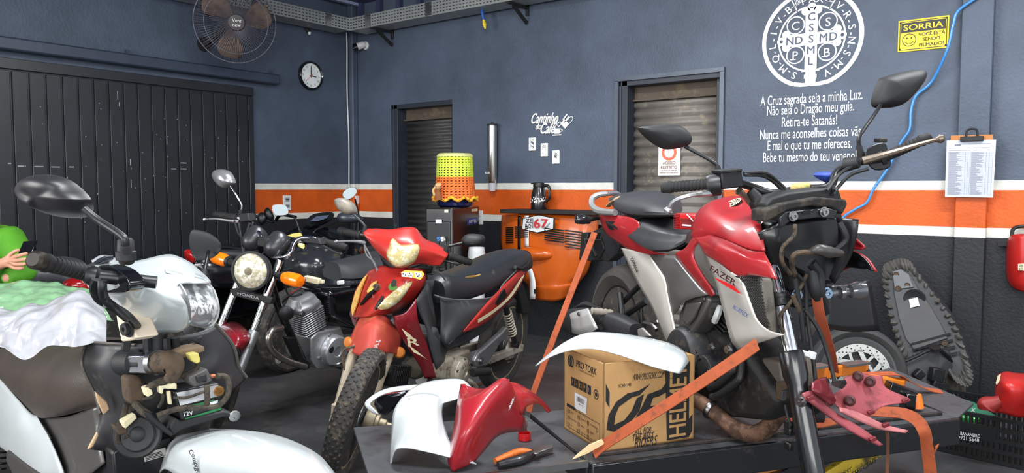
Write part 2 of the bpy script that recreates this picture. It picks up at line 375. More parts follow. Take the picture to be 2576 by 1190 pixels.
for px, py, L in ((98, 419, 14), (140, 420, 14), (180, 420, 8), (437, 425, 10), (462, 425, 12), (462, 410, 12), (55, 418, 12), (24, 411, 5)):
    p = W0.at(px, py, x=XL+0.0645); g.box(p, (0.001, L*0.004, 0.008))
random.seed(3)
for i in range(46): 
    p = W0.at(random.uniform(90, 620), random.uniform(250, 560), x=XL+0.0645); g.box(p, (0.001, 0.005, 0.007*random.uniform(.5, 1.3)))
g.build('paint_chips', M_SCR, root, smooth=0)
# sliding track: a folded hood over the gate
t0 = W0.at(705, 188, x=XL+0.1); t1 = W0.at(705, 213, x=XL+0.1)
M_TRK = mat('track_paint', (52, 62, 78), 0.45)
b = MB(); b.box((XL+0.05, (t0.y-1.5)/2, (t0.z+t1.z)/2), (0.10, t0.y+1.5, t0.z-t1.z)); tr = b.build('trim_5', M_TRK, bevel=0.012); tag(tr, 'sliding gate track beam along the left wall', kind='structure')
b = MB(); 
for px, py in ((322, 133), (683, 183), (1000, 0)):
    if px < 900: q = W0.at(px, py, x=XL+0.03); b.box((XL+0.015, q.y, t0.z+0.015), (0.03, 0.02, 0.05))
b.build('trim_6', M_TRK)['kind'] = 'structure'
# ------------------------------------------------------------------ things on and at the walls
# ---- perforated cable trays
zb = W0.at(881, 77, y=YB-0.26).z; zt_ = zb+0.115
def tray(name, label, a, b, inward, group):
    """a->b: run of the face; inward: unit vector from face to wall"""
    a, b = V(a), V(b); d = (b-a); L = d.length; d.normalize(); H = zt_-zb; n = int(L/0.036); root = thing(name, label, 'cable tray', Fr(a), group)
    m = MB(); up = V((0, 0, 1)); cw = L/n; rows = 4; ch = (H-0.012)/rows
    P = lambda u, v: d*u+up*v
    for i in range(n):
        for r in range(rows):
            u0, v0 = i*cw, 0.006+r*ch; u1, v1 = u0+cw, v0+ch; a0, a1, b0, b1 = u0+cw*0.2, u1-cw*0.2, v0+ch*0.33, v1-ch*0.33
            m.add([P(u0, v0), P(u1, v0), P(u1, v1), P(u0, v1), P(a0, b0), P(a1, b0), P(a1, b1), P(a0, b1)], [(0, 1, 5, 4), (1, 2, 6, 5), (2, 3, 7, 6), (3, 0, 4, 7)])
    for v0, v1 in ((0, 0.006), (H-0.006, H)): m.add([P(0, v0), P(L, v0), P(L, v1), P(0, v1)], [(0, 1, 2, 3)])
    m.build('tray_side', GALV, root, solid=0.002, smooth=0)
    m = MB(); q = V(inward)*0.2
    m.add([P(0, 0), P(L, 0), P(L, 0)+q, P(0, 0)+q], [(0, 1, 2, 3)]); m.build('tray_bottom', GALV, root, solid=0.002, smooth=0)
    m = MB(); m.add([P(0, 0)+q, P(L, 0)+q, P(L, H)+q, P(0, H)+q], [(0, 1, 2, 3)]); m.build('tray_back', GALV, root, solid=0.002, smooth=0)
    m = MB()
    for u in (0.25, 1.0, 2.1):
        if u < L:
            m.box(P(u, H/2)-V(inward)*0.003+up*0, (0.002+abs(d.x)*0.07, 0.002+abs(d.y)*0.07, H*0.95))
            for e in (-0.025, 0.025):
                for v in (0.02, H-0.02): m.lathe(P(u+e, v)-V(inward)*0.002, -V(inward), [(0.001, 0), (0.008, 0), (0.008, 0.006), (0.001, 0.007)], 8)
    m.build('splice_plate', STL, root)
    return root
G = 'galvanised cable trays under the roof'
c0 = (XL+0.26, YB-0.26, zb)
tray('cable_tray', 'perforated galvanised cable tray running above the gate wall behind the fan', c0, (XL+0.26, 1.2, zb), (-1, 0, 0), G)
tray('cable_tray', 'perforated galvanised cable tray running above the narrow shutter door', c0, (-1.6, YB-0.26, zb), (0, 1, 0), G)
def bracket(px, py0, py1, lab):
    p = W0.at(px, py1, y=YB-0.01); r = thing('tray_bracket', lab, 'bracket', Fr((p.x, YB, p.z)), 'black wall brackets of the cable tray')
    m = MB(); m.box((0, -0.008, 0.09+0), (0.03, 0.014, 0.18)); m.build('wall_plate', BLKM, r, bevel=0.002)
    m = MB(); m.bar((0, -0.01, zb-p.z-0.012), (0, -0.27, zb-p.z-0.012), 0.03, 0.016, (0, 0, 1)); m.bar((0, -0.012, zb-p.z-0.13), (0, -0.2, zb-p.z-0.02), 0.012, 0.03); m.build('arm', BLKM, r)
bracket(987, 66, 98, 'black tray bracket near the security camera'); bracket(1326, -8, 40, 'black tray bracket above the coffee corner lettering')
# ---- wall fan
hub = W0.at(592, 57, x=XL+0.42); toc = (CAM-hub).normalized(); ax = (toc*0.8+V((1, 0, -0.1))*0.2).normalized()
q = ax.to_track_quat('Z', 'Y').to_matrix().to_4x4()
fan = bpy.data.objects.new('wall_fan', None); COL.objects.link(fan); fan.matrix_world = Matrix.Translation(hub) @ q
tag(fan, 'large dusty brown wall fan in a wire cage above the black gate', 'fan')
FI = fan.matrix_world.inverted(); R = 0.305
M_FB = mat('dusty_fan_blade', (92, 72, 58), 0.6, dirt=(70, 56, 48), damt=0.3, dscale=5); M_CG = mat('cage_wire', (98, 96, 108), 0.45, metal=0.4)
M_BCG = mat('back_cage_wire', (40, 40, 48), 0.5)
prof_f = [(0.062, 0.075), (0.14, 0.085), (0.22, 0.08), (0.265, 0.06), (0.295, 0.025), (R, 0.0)]
prof_b = [(R, 0.0), (0.29, -0.05), (0.25, -0.1), (0.18, -0.125), (0.10, -0.13)]
def wires(prof, n, r, rings):
    m = MB()
    for k in range(n):
        a = 2*PI*k/n; m.tube([(p*math.cos(a), p*math.sin(a), h) for p, h in prof], r, 5, 3)
    for rr, h, t in rings: m.tube([(rr*math.cos(2*PI*k/40), rr*math.sin(2*PI*k/40), h) for k in range(40)], t, 6, 1, True)
    return m
wires(prof_f, 90, 0.0014, [(R, 0, 0.0045), (0.235, 0.073, 0.003)]).build('front_cage', M_CG, fan, fix=False)
wires(prof_b, 60, 0.0016, [(0.27, -0.075, 0.003), (0.2, -0.12, 0.003)]).build('back_cage', M_BCG, fan, fix=False)
m = MB(); m.lathe((0, 0, 0.03), (0, 0, 1), [(0.001, 0), (0.066, 0), (0.066, 0.045), (0.06, 0.055), (0.001, 0.058)], 28)
h = m.build('hub_cap', mat('fan_hub', (58, 52, 54), 0.5), fan, bevel=0.003)
m = MB(); upx = (q.to_3x3().inverted() @ V((0, 0, 1))); upx.z = 0; upx.normalize(); rx = upx.cross(V((0, 0, 1)))
m.text('Vent', upx*0.004+V((0, 0, 0.0895)), rx, upx, 0.026, bold=0.02, align='C'); m.text('new', upx*-0.03+V((0, 0, 0.0895)), rx, upx, 0.026, bold=0.02)
m.build('hub_lettering', WHT, h, smooth=0, fix=False)
m = MB(); m.lathe((0, 0, -0.2), (0, 0, 1), [(0.001, 0), (0.07, 0.0), (0.085, 0.03), (0.085, 0.1), (0.05, 0.15), (0.02, 0.23)], 24); m.build('motor', BLKM, fan)
ang0 = math.atan2(upx.y, upx.x)
for k, a in enumerate((ang0+0.75, ang0+0.75+2*PI/3, ang0+0.75-2*PI/3)):
    m = MB(); rows = []
    for rr, w0, w1, tw in ((0.055, -0.35, 0.35, 0.035), (0.12, -0.42, 0.55, 0.035), (0.2, -0.38, 0.62, 0.03), (0.245, -0.28, 0.55, 0.025), (0.275, -0.1, 0.34, 0.015)):
        rows.append([(rr*math.cos(a+w), rr*math.sin(a+w), 0.01+tw*(1-2*i/3)) for i, w in enumerate(lerps([w0, w1], 4))])
    m.sheet(rows, 4, 4); m.build('blade', M_FB, fan, solid=0.003, smooth=60)
w1 = FI @ V((XL, hub.y-0.02, hub.z-0.12)); m = MB(); m.tube([(0, 0, -0.15), w1], 0.022, 10, 1); m.lathe(w1, (FI.to_3x3() @ V((1, 0, 0))), [(0.001, 0), (0.06, 0), (0.06, 0.015), (0.001, 0.016)], 20); m.build('wall_arm', BLKM, fan)
# ---- clock
cp = W0.at(779, 191, x=XL); ck = thing('wall_clock', 'round black rimmed wall clock with white face reading three', 'clock', Fr(cp, 0)); r = 0.131
m = MB(); m.lathe((0.002, 0, 0), (1, 0, 0), [(0.001, 0), (r, 0), (r+0.002, 0.02), (r-0.006, 0.034), (r-0.018, 0.028), (r-0.018, 0.014), (0.001, 0.014)], 48); m.build('clock_rim', BLKG, ck)
m = MB(); m.lathe((0.014, 0, 0), (1, 0, 0), [(0.001, 0.0), (r-0.018, 0.0), (r-0.018, 0.004), (0.001, 0.005)], 48); fc = m.build('clock_face', mat('clock_paper', (236, 240, 238), 0.35), ck)
m = MB(); R_, U_ = V((0, 1, 0)), V((0, 0, 1)); X_ = V((0.0196, 0, 0))
for i in range(1, 13):
    a = i*PI/6; m.text(str(i), X_+R_*0.088*math.sin(a)+U_*(0.088*math.cos(a)-0.009), R_, U_, 0.02)
m.text('quartz', X_+U_*0.04, R_, U_, 0.006); m.build('numerals', BLK, fc, smooth=0, fix=False)
X2 = X_+V((0.003, 0, 0))
m = MB(); m.bar(X2-U_*0.015, X2+U_*0.085, 0.007, 0.002, (1, 0, 0)); m.build('minute_hand', BLK, ck, smooth=0)
m = MB(); m.bar(X2-R_*0.012, X2+R_*0.058-U_*0.006, 0.008, 0.002, (1, 0, 0)); m.build('hour_hand', BLK, ck, smooth=0)
m = MB(); m.bar(X2+V((.002, 0, 0))+R_*0.025+U_*0.022, X2+V((.002, 0, 0))-R_*0.065-U_*0.058, 0.0025, 0.001, (1, 0, 0)); m.lathe(X2, (1, 0, 0), [(0.001, 0), (0.008, 0), (0.001, 0.004)], 12); m.build('second_hand', mat('red_hand', (200, 60, 60), 0.5), ck, smooth=0)
# ---- security camera
p = W0.at(921, 115, y=YB); cc_ = thing('security_camera', 'small white and black security camera near the corner', 'camera', Fr(p))
m = MB(); m.lathe((0, 0, 0), (0, -1, 0), [(0.001, 0), (0.04, 0), (0.04, 0.012), (0.02, 0.025), (0.012, 0.06), (0.001, 0.06)], 24); m.build('wall_mount', WHT, cc_)
dv = V((-0.55, -0.75, -0.35)).normalized(); m = MB(); m.lathe(V((0.0, -0.045, 0.0)), dv, [(0.001, -0.02), (0.03, -0.02), (0.034, 0.0), (0.034, 0.07), (0.03, 0.075)], 24); m.build('housing', mat('camera_housing', (196, 192, 190), 0.4), cc_)
m = MB(); m.lathe(V((0.0, -0.045, 0.0)), dv, [(0.001, 0.065), (0.036, 0.055), (0.037, 0.088), (0.03, 0.09), (0.026, 0.08), (0.001, 0.08)], 24); m.build('lens_ring', BLKG, cc_)
# ---- small lamp holder hook under the tray
p = W0.at(772, 75, x=XL+0.02); m = MB(); m.tube([p+V((0, 0, 0.07)), p+V((0, 0, 0.02)), p+V((0.02, 0.01, -0.02)), p+V((0.03, 0.0, -0.055))], [0.006, 0.016, 0.02, 0.01], 10)
k = thing('lamp_holder', 'little black lamp holder hanging on the wall above the clock', 'lamp holder', Fr(p)); I_ = Fr(p).I
for n_, mt, z0 in (('socket', BLKM, 0), ('bulb_end', WHT, 1)):
    m = MB()
    if z0 == 0: m.tube([(0, 0, 0.05), (0, 0, 0.01), (0.02, 0.012, -0.02)], [0.006, 0.018, 0.018], 10); m.tube([(0, 0, 0.05), (-0.02, 0, 0.055)], 0.005, 8)
    else: m.tube([(0.02, 0.012, -0.022), (0.022, 0.012, -0.045)], [0.016, 0.010], 10)
    m.build(n_, mt, k)
# ---- white cable down the corner
pts = [W0.at(x, y, y=YB-0.09) for x, y in ((872, 82), (873, 120), (873, 200), (874, 260), (877, 330), (878, 400), (878, 462), (880, 500))]
m = MB(); m.tube(pts, 0.0065, 8); tag(m.build('cable', WHT), 'thin white cable running down the corner from the tray', 'cable')
p = W0.at(896, 508, y=YB); t = thing('junction_box', 'small white junction box on the orange band in the corner', 'junction box', Fr(p))
m = MB(); m.box((0, -0.03, 0.02), (0.11, 0.06, 0.09)); m.build('box_body', WHT, t, bevel=0.012); m = MB(); m.box((0.0, -0.06, -0.045), (0.06, 0.03, 0.04)); m.build('red_plug', mat('red_plastic', (188, 30, 28), 0.4), t, bevel=0.01)
# ---- outlets
p = W0.at(721, 510.5, x=XL); t = thing('wall_outlet', 'white double wall outlet plate on the orange band beside the gate', 'outlet', Fr(p))
m = MB(); m.box((0.006, 0, 0), (0.012, 0.085, 0.137)); m.build('plate', WHT, t, bevel=0.003)
for z in (-0.028, 0.03):
    m = MB(); m.box((0.012, 0, z), (0.006, 0.044, 0.036)); o = m.build('socket', mat('socket_grey', (150, 150, 152), 0.4), t, bevel=0.002)
    m = MB(); [m.lathe((0.0155, e, z), (1, 0, 0), [(0.001, 0), (0.005, 0), (0.001, 0.0005)], 10) for e in (-0.011, 0, 0.011)]; m.build('pin_holes', BLK, o)
# ---- blue and yellow tester hanging under the tray
p = W0.at(1212, 25, y=YB-0.14); I2 = Fr(p).I; e = W0.at(1221, 74, y=YB-0.14); t = thing('screwdriver', 'blue and yellow screwdriver stuck in a hole under the cable tray', 'screwdriver', Fr(p)); dz = e-p
m = MB(); m.tube([(0, 0, 0.0), dz*0.3, dz*0.55], [0.014, 0.014, 0.01], 10); m.build('handle', mat('blue_handle', (40, 84, 160), 0.35), t)
m = MB(); m.tube([dz*0.5, dz*0.75, dz*0.98], [0.01, 0.017, 0.006], 10); m.build('yellow_grip', mat('yellow_grip', (222, 200, 40), 0.5, dirt=(60, 60, 50), damt=0.1, dscale=60), t)
m = MB(); m.tube([dz*-0.02, dz*-0.16], 0.009, 8); m.build('ferrule', BRN, t)
# ---- cup dispenser
p0, p1 = W0.at(1238.5, 313, y=YB-0.055), W0.at(1238.5, 460, y=YB-0.055); t = thing('cup_dispenser', 'tall steel tube dispenser of plastic cups on the wall', 'cup dispenser', Fr((p1.x, YB-0.055, p1.z)))
hh = p0.z-p1.z; m = MB(); m.lathe((0, 0, 0), (0, 0, 1), [(0.036, 0), (0.041, 0.02), (0.041, hh-0.01), (0.036, hh-0.01)], 32); tb = m.build('tube_body', mat('brushed_steel', (190, 188, 184), 0.2, metal=1, vary=0.06), t)
m = MB(); m.lathe((0, 0, hh-0.012), (0, 0, 1), [(0.001, 0), (0.044, 0), (0.044, 0.014), (0.01, 0.02), (0.008, 0.03), (0.001, 0.032)], 28); m.build('cap', BLKM, t)
m = MB(); m.lathe((0, 0, 0.01), (0, 0, -1), [(0.033, 0), (0.033, 0.03), (0.024, 0.078), (0.001, 0.078)], 24); m.build('cup', mat('clear_cup', (225, 228, 235), 0.25, trans=0.5), t)
m = MB(); m.box((-0.02, -0.038, 0.083), (0.045, 0.012, 0.016)); l_ = m.build('sticker', WHT, t)
m = MB(); m.text('frylec', (-0.02, -0.0452, 0.079), (1, 0, 0), (0, 0, 1), 0.008, bold=.02); m.build('lettering', BLK, l_, smooth=0, fix=False)
m = MB(); m.box((0, 0.045, hh/2), (0.04, 0.02, hh*0.8)); m.build('wall_rail', BLKM, t)
# ---- coffee corner lettering, ornament and three cut-out frames
def wp(px, py, off=0.0): return W0.at(px, py, y=YB-off)
WX, WZ = V((1, 0, 0)), V((0, 0, 1)); M_CUT = mat('white_cutout', (222, 222, 220), 0.5)
def hearts(m, c, s, t=0.006):
    pts = []
    for k in range(24):
        a = 2*PI*k/24; pts.append(c+WX*(16*math.sin(a)**3)*s/17+WZ*(13*math.cos(a)-5*math.cos(2*a)-2*math.cos(3*a)-math.cos(4*a))*s/17)
    m.tube(pts, t, 6, 1, True)
o = wp(1335, 340, 0.008); t = thing('wall_lettering', 'white cut-out script lettering naming the coffee corner', 'lettering', Fr((o.x, YB, o.z)))
I_ = V((o.x, YB, o.z)); m = MB()
def script(m, s, a, b, h, sh=0.32): 
    pa, pb = wp(*a)-I_-V((0, 0.012, 0)), wp(*b)-I_-V((0, 0.012, 0)); m.text(s, pa, pb-pa, WZ, h, w=(pb-pa).length, align='L', bold=0.05, shear=sh)
script(m, 'Cantinho', (1336, 311), (1404, 309), 0.085); m.build('top_word', M_CUT, t, solid=0.006, smooth=0, fix=False)
m = MB(); script(m, 'do', (1348, 326), (1363, 325.5), 0.05); m.build('small_word', M_CUT, t, solid=0.006, smooth=0, fix=False)
m = MB(); script(m, 'Café', (1359, 336), (1396, 335), 0.085); m.build('lower_word', M_CUT, t, solid=0.006, smooth=0, fix=False)
m = MB(); c = wp(1402, 330)-I_-V((0, 0.006, 0)); m.prism([c+V((x, -0.004, z)) for x, z in ((-0.032, 0.02), (0.032, 0.02), (0.024, -0.02), (-0.024, -0.02))], (0, 0.008, 0)); m.box(c+V((0, 0, -0.03)), (0.085, 0.008, 0.009))
m.tube([c+V((0.03, 0, 0.016)), c+V((0.052, 0, 0.006)), c+V((0.026, 0, -0.012))], 0.004, 6)
for dx, dz, s_ in ((-0.008, 0.085, 0.022), (-0.02, 0.052, 0.022), (0.018, 0.055, 0.024)): hearts(m, c+V((dx, 0, dz)), s_, 0.0035)
m.build('steaming_cup', M_CUT, t)
p = wp(1424, 306, 0.006); t2 = thing('wall_ornament', 'white cut-out coffee scoop ornament beside the script lettering', 'ornament', Fr((p.x, YB, p.z)))
m = MB(); a = 0.75; Rt = Matrix.Rotation(a, 3, 'Y'); m.box(Rt @ V((0.004, -0.008, -0.02)), (0.06, 0.008, 0.05), Rt); m.box(Rt @ V((-0.03, -0.008, 0.02)), (0.012, 0.008, 0.06), Rt); m.box(Rt @ V((-0.005, -0.008, 0.018)), (0.012, 0.008, 0.06), Rt)
m.tube([Rt @ V((0.0, -0.008, 0.01)), Rt @ V((0.01, -0.008, 0.06)), Rt @ V((0.036, -0.008, 0.055)), Rt @ V((0.034, -0.008, 0.0))], 0.004, 6); m.build('scoop', M_CUT, t2, bevel=0.002)
def frame_art(px, py, lab, art):
    p = wp(px, py); t = thing('cutout_frame', lab, 'wall frame', Fr(p), 'small white cut-out frames under the coffee lettering'); w_, h_ = 0.068, 0.105
    m = MB(); 
    for x in (-w_/2+0.009, w_/2-0.009): m.box((x, -0.006, 0), (0.018, 0.01, h_))
    for z in (-h_/2+0.009, h_/2-0.009): m.box((0, -0.006, z), (w_-0.036, 0.01, 0.018))
    m.build('frame_border', M_CUT, t, bevel=0.0015)
    m = MB(); art(m); m.build('cutout_motif', M_CUT, t)
def bean(m, x, z, a): 
    R_ = Matrix.Rotation(a, 3, 'Y'); m.dome([V((x, -0.004, z))+R_ @ V((0.014*math.cos(k*PI/8), 0, 0.0085*math.sin(k*PI/8))) for k in range(16)], (0, -0.006, 0), 3)
frame_art(1340.5, 362.5, 'white cut-out frame with coffee beans, topmost of the three', lambda m: [bean(m, *a) for a in ((-0.01, 0.03, 0.3), (0.012, 0.022, -0.4), (-0.008, -0.004, .8), (0.012, -0.014, .2), (-0.01, -0.03, -.3))])
def pot(m):
    m.prism([V((x, -0.009, z)) for x, z in ((-0.013, -0.04), (0.013, -0.04), (0.009, 0.02), (-0.009, 0.02))], (0, 0.008, 0)); m.prism([V((x, -0.009, z)) for x, z in ((-0.009, 0.022), (0.009, 0.022), (0, 0.036))], (0, 0.008, 0))
    m.tube([(0.011, -0.005, 0.01), (0.024, -0.005, 0.004), (0.012, -0.005, -0.028)], 0.003, 6); m.tube([(-0.011, -0.005, -0.02), (-0.022, -0.005, 0.012)], 0.003, 6)
frame_art(1370.5, 377, 'white cut-out frame with a coffee pot, middle of the three', pot)
def cup(m):
    m.prism([V((x, -0.009, z)) for x, z in ((-0.017, -0.006), (0.012, -0.006), (0.01, -0.042), (-0.015, -0.042))], (0, 0.008, 0)); m.tube([(0.011, -0.005, -0.012), (0.023, -0.005, -0.02), (0.01, -0.005, -0.034)], 0.003, 6)
    hearts(m, V((0, -0.005, 0.022)), 0.014, 0.003); m.tube([(0, -0.005, -0.004), (0.006, -0.005, 0.006), (0, -0.005, 0.012)], 0.0025, 6)
frame_art(1399.5, 395, 'white cut-out frame with a steaming cup, lowest of the three', cup)
# ---- round emblem and prayer lettering painted on the wall
M_PW = mat('white_wall_lettering', (232, 233, 236), 0.55); M_PD = mat('wall_blue_lettering', UP, 0.55)
eL, eR, eB = wp(1918, 100), wp(2174, 95), wp(2042, 216); ER = (eR.x-eL.x)/2; ec = V(((eL.x+eR.x)/2, YB, eB.z+ER*0.955))
em = thing('wall_emblem', 'round white religious emblem with a lettered cross painted on the wall', 'emblem', Fr(ec))
def ring(m, c, r0, r1, y, n=64, a0=0, a1=2*PI, cut=None):
    vs = []; k = n+1
    for i in range(k):
        a = a0+(a1-a0)*i/n
        for r in (r0, r1):
            z = r*math.cos(a)
            if cut is not None: z = max(z, cut)
            vs.append(V((c[0]+r*math.sin(a), y, c[1]+z)))
    m.add(vs, [(2*i, 2*i+1, 2*i+3, 2*i+2) for i in range(n)])
m = MB(); ring(m, (0, 0), ER*0.915, ER, -0.003, 96, -PI+.38, PI-.38); ring(m, (0, 0), ER*0.63, ER*0.665, -0.003, 80)
m.add([V((x*ER, -0.003, z*ER)) for x, z in ((-.37, -.93), (-.2, -.958), (.2, -.958), (.37, -.93), (.342, -.85), (.15, -.885), (-.15, -.885), (-.342, -.85))], [(0, 1, 6, 7), (1, 2, 5, 6), (2, 3, 4, 5)])
for a in (-0.46, 0.56): m.add([V((math.sin(a+s*0.012/r)*r*ER, -0.003, math.cos(a+s*0.012/r)*r*ER)) for r, s in ((0.64, -1), (0.64, 1), (0.93, 1), (0.93, -1))], [(0, 1, 2, 3)])
m.build('rings', M_PW, em, smooth=0)
m = MB(); w_ = 0.105*ER
def poly(m, pts, y): m.add([V((x*ER, y, z*ER)) for x, z in pts], [tuple(range(len(pts)))])
poly(m, [(-.12, -.62), (.12, -.62), (.12, .6), (-.12, .6)], -0.004); poly(m, [(-.56, -.125), (.56, -.125), (.56, .115), (-.56, .115)], -0.0042)
for cx, cz in ((-.5, .13), (-.5, -.13), (-.6, 0), (.5, .13), (.5, -.13), (.6, 0), (-.12, .56), (.12, .56), (0, .63)): ring(m, (cx*ER, cz*ER), 0.035*ER if abs(cx) > .55 or cz > .6 else 0.0, 0.085*ER, -0.0044, 20)
for z0, z1, wd in ((-.62, -.66, .18), (-.66, -.72, .1), (-.72, -.8, .125), (-.8, -.93, .105)): poly(m, [(-wd, z1), (wd, z1), (wd, z0), (-wd, z0)], -0.004)
m.build('cross', M_PW, em, smooth=0)
m = MB()
for s_, z in (('C', .36), ('S', .14), ('S', -.085), ('M', -.31), ('L', -.53)): m.text(s_, (0, -0.0065, z*ER), WX, WZ, 0.165*ER, bold=.02)
for s_, x in (('N', -.42), ('D', -.24), ('M', .24), ('D', .43)): m.text(s_, (x*ER, -0.0065, -.085*ER), WX, WZ, 0.165*ER, bold=.02)
m.build('cross_letters', M_PD, em, smooth=0, fix=False)
m = MB()
for s_, x, z in (('C', -.315, .3), ('S', .32, .3), ('P', -.31, -.3), ('B', .315, -.3)):
    ring(m, (x*ER, z*ER), 0.16*ER, 0.185*ER, -0.003, 32); m.text(s_, (x*ER, -0.003, (z-.095)*ER), WX, WZ, 0.18*ER, bold=.015)
    m.box(((x-.045 if s_ in 'PB' else x)*ER, -0.003, (z-.09)*ER), (0.12*ER, 0.001, 0.02*ER)) if s_ in 'PB' else None
m.build('quarter_letters', M_PW, em, smooth=0, fix=False)
m = MB()
def around(m, s_, a0, a1, r, h, flip=False):
    for i, ch in enumerate(s_):
        a = a0+(a1-a0)*i/(len(s_)-1); up_ = V((math.sin(a), 0, math.cos(a))); m.text(ch, up_*(r-h*0.5)+V((0, -0.003, 0)), V((math.cos(a), 0, -math.sin(a))), up_, h if ch != '-' else h*0.9, bold=.02)
around(m, 'V-R-S-N-S-M-V', 0.74, 2.72, 0.79*ER, 0.15*ER); around(m, 'S-M-Q-L-I-V-B', 3.57, 5.65, 0.79*ER, 0.15*ER); around(m, 'PAX', -0.2, 0.2, 0.79*ER, 0.15*ER)
for s_ in (-1, 1):
    for k in range(5):
        a = s_*(0.27+k*0.035); c = V((math.sin(a), 0, math.cos(a)))*0.79*ER+V((0, -0.003, 0)); m.bar(c+V((0, 0, -.0)), c+V((s_*0.012, 0, 0.035)), 0.004, 0.001, (0, -1, 0)); m.bar(c, c+V((s_*0.03, 0, -0.02)), 0.004, 0.001, (0, -1, 0))
m.build('rim_letters', M_PW, em, smooth=0, fix=False)
pr_ = thing('wall_prayer', 'six lines of white prayer lettering painted under the round emblem', 'lettering', Fr(wp(2042, 330)))
o3 = wp(2042, 330)
for s_, a, b in (('A Cruz sagrada seja a minha Luz.', (1913.5, 267), (2170, 249)), ('Não seja o Dragão meu guia.', (1930, 292), (2149, 277)), ('Retira-te Satanás!', (1967, 321), (2106, 311)), ('Nunca me aconselhes coisas vãs.', (1912, 351), (2171, 341)), ('É mal o que tu me ofereces.', (1931, 379), (2143, 371)), ('Bebe tu mesmo do teu veneno!', (1920, 409), (2155, 402))):
    pa, pb = wp(*a), wp(*b); L = pb.x-pa.x; m = MB(); m.text(s_, V((pa.x, YB-0.003, (pa.z+pb.z)/2))-o3, WX, WZ, 0.066, w=L, align='L', bold=0.012); m.build('text_line', M_PW, pr_, smooth=0, fix=False)
# ---- smile, you are being filmed
c4 = [wp(*p) for p in ((2258, 134.5), (2385.5, 118), (2390, 36.5), (2260.6, 55))]; xa, xb = (c4[0].x+c4[3].x)/2, (c4[1].x+c4[2].x)/2; za, zb_ = (c4[0].z+c4[1].z)/2, (c4[2].z+c4[3].z)/2
t = thing('warning_sign', 'yellow sign with a smiling face warning of filming', 'sign', Fr((xa, YB, za))); w_, h_ = xb-xa, zb_-za
M_YEL = mat('yellow_sign', (246, 208, 22), 0.35, vary=0.05); m = MB(); m.box((w_/2, -0.004, h_/2), (w_, 0.006, h_)); s0 = m.build('sign_plate', M_YEL, t, bevel=0.002)
y_ = -0.0085; m = MB(); e = 0.009
for x0, x1, z0, z1 in ((e, w_-e, e, e+.004), (e, w_-e, h_-e-.004, h_-e), (e, e+.004, e, h_-e), (w_-e-.004, w_-e, e, h_-e), (e+.008, w_-e-.008, h_*0.6, h_-e-.008)): m.box(((x0+x1)/2, y_+.001, (z0+z1)/2), (x1-x0, .001, z1-z0))
ring(m, (w_*0.23, h_*0.36), w_*0.125, w_*0.14, y_, 40); ring(m, (w_*0.185, h_*0.42), 0, w_*0.018, y_, 16); ring(m, (w_*0.275, h_*0.42), 0, w_*0.018, y_, 16); ring(m, (w_*0.23, h_*0.36), w_*0.078, w_*0.09, y_, 20, PI*0.62, PI*1.38)
for x in (0.05, 0.95):
    for z in (0.08, 0.92): m.lathe((w_*x, -0.007, h_*z), (0, -1, 0), [(0.001, 0), (0.006, 0), (0.001, 0.002)], 12)
for s_, z, wd in (('VOCÊ ESTÁ', .45, .52), ('SENDO', .29, .34), ('FILMADO!', .12, .48)): m.text(s_, (w_*0.67, y_, h_*z), WX, WZ, h_*0.105, w=w_*wd, bold=.04)
m.build('black_print', BLK, s0, smooth=0, fix=False)
m = MB(); m.text('SORRIA', (w_/2, y_-0.001, h_*0.665), WX, WZ, h_*0.185, w=w_*0.78, bold=.03); m.build('headline', M_YEL, s0, smooth=0, fix=False)
# ---- restricted access sign on the wide shutter
t0_, t1_ = W0.at(1656, 442, y=YB+0.1), W0.at(1712, 366, y=YB+0.1); w_, h_ = t1_.x-t0_.x, t1_.z-t0_.z
t = thing('access_sign', 'white restricted access sign with a red hand symbol on the dusty shutter', 'sign', Fr(t0_)); m = MB(); m.box((w_/2, 0, h_/2), (w_, 0.006, h_)); s0 = m.build('sign_plate', mat('white_sign', (232, 230, 226), 0.4), t, bevel=0.002)
M_RO = mat('red_print', (226, 104, 74), 0.5); m = MB(); ring(m, (w_/2, h_*0.78), w_*0.22, w_*0.34, -0.005, 40); m.build('red_ring', M_RO, s0, smooth=0)
m = MB(); ring(m, (w_/2, h_*0.72), 0, w_*0.1, -0.0055, 20); [m.box((w_*(0.43+i*0.047), -0.0055, h_*0.8), (w_*0.035, 0.001, h_*0.16)) for i in range(4)]; m.build('hand_symbol', mat('pale_print', (206, 200, 196), 0.5), s0, smooth=0)
m = MB(); m.text('ACESSO', (w_/2, -0.005, h_*0.38), WX, WZ, h_*0.1, w=w_*0.58, bold=.03); m.text('RESTRITO', (w_/2, -0.005, h_*0.235), WX, WZ, h_*0.1, w=w_*0.74, bold=.03)
m.text('ENTRADA SOMENTE', (w_/2, -0.005, h_*0.155), WX, WZ, h_*0.035, w=w_*0.7, bold=.03); m.text('PESSOAS AUTORIZADAS', (w_/2, -0.005, h_*0.075), WX, WZ, h_*0.035, w=w_*0.82, bold=.03); m.build('brown_print', mat('brown_print', (120, 66, 48), 0.5), s0, smooth=0, fix=False)
# ---- blue air hose
pts = [wp(x, y, .08 if x > 2380 else .03) for x, y in ((2470, -14), (2448, 0), (2409, 29), (2398, 62), (2382, 127), (2344, 205), (2305, 240), (2291.6, 278), (2288, 325), (2266, 359), (2235, 421), (2199, 473), (2181, 509), (2154, 525), (2122, 546), (2110, 575), (2106, 640))]
m = MB(); m.tube(pts, 0.0085, 10); tag(m.build('air_hose', mat('blue_hose', (62, 132, 200), 0.25, coat=0.4)), 'blue plastic air hose hanging in a curve across the wall', 'hose')
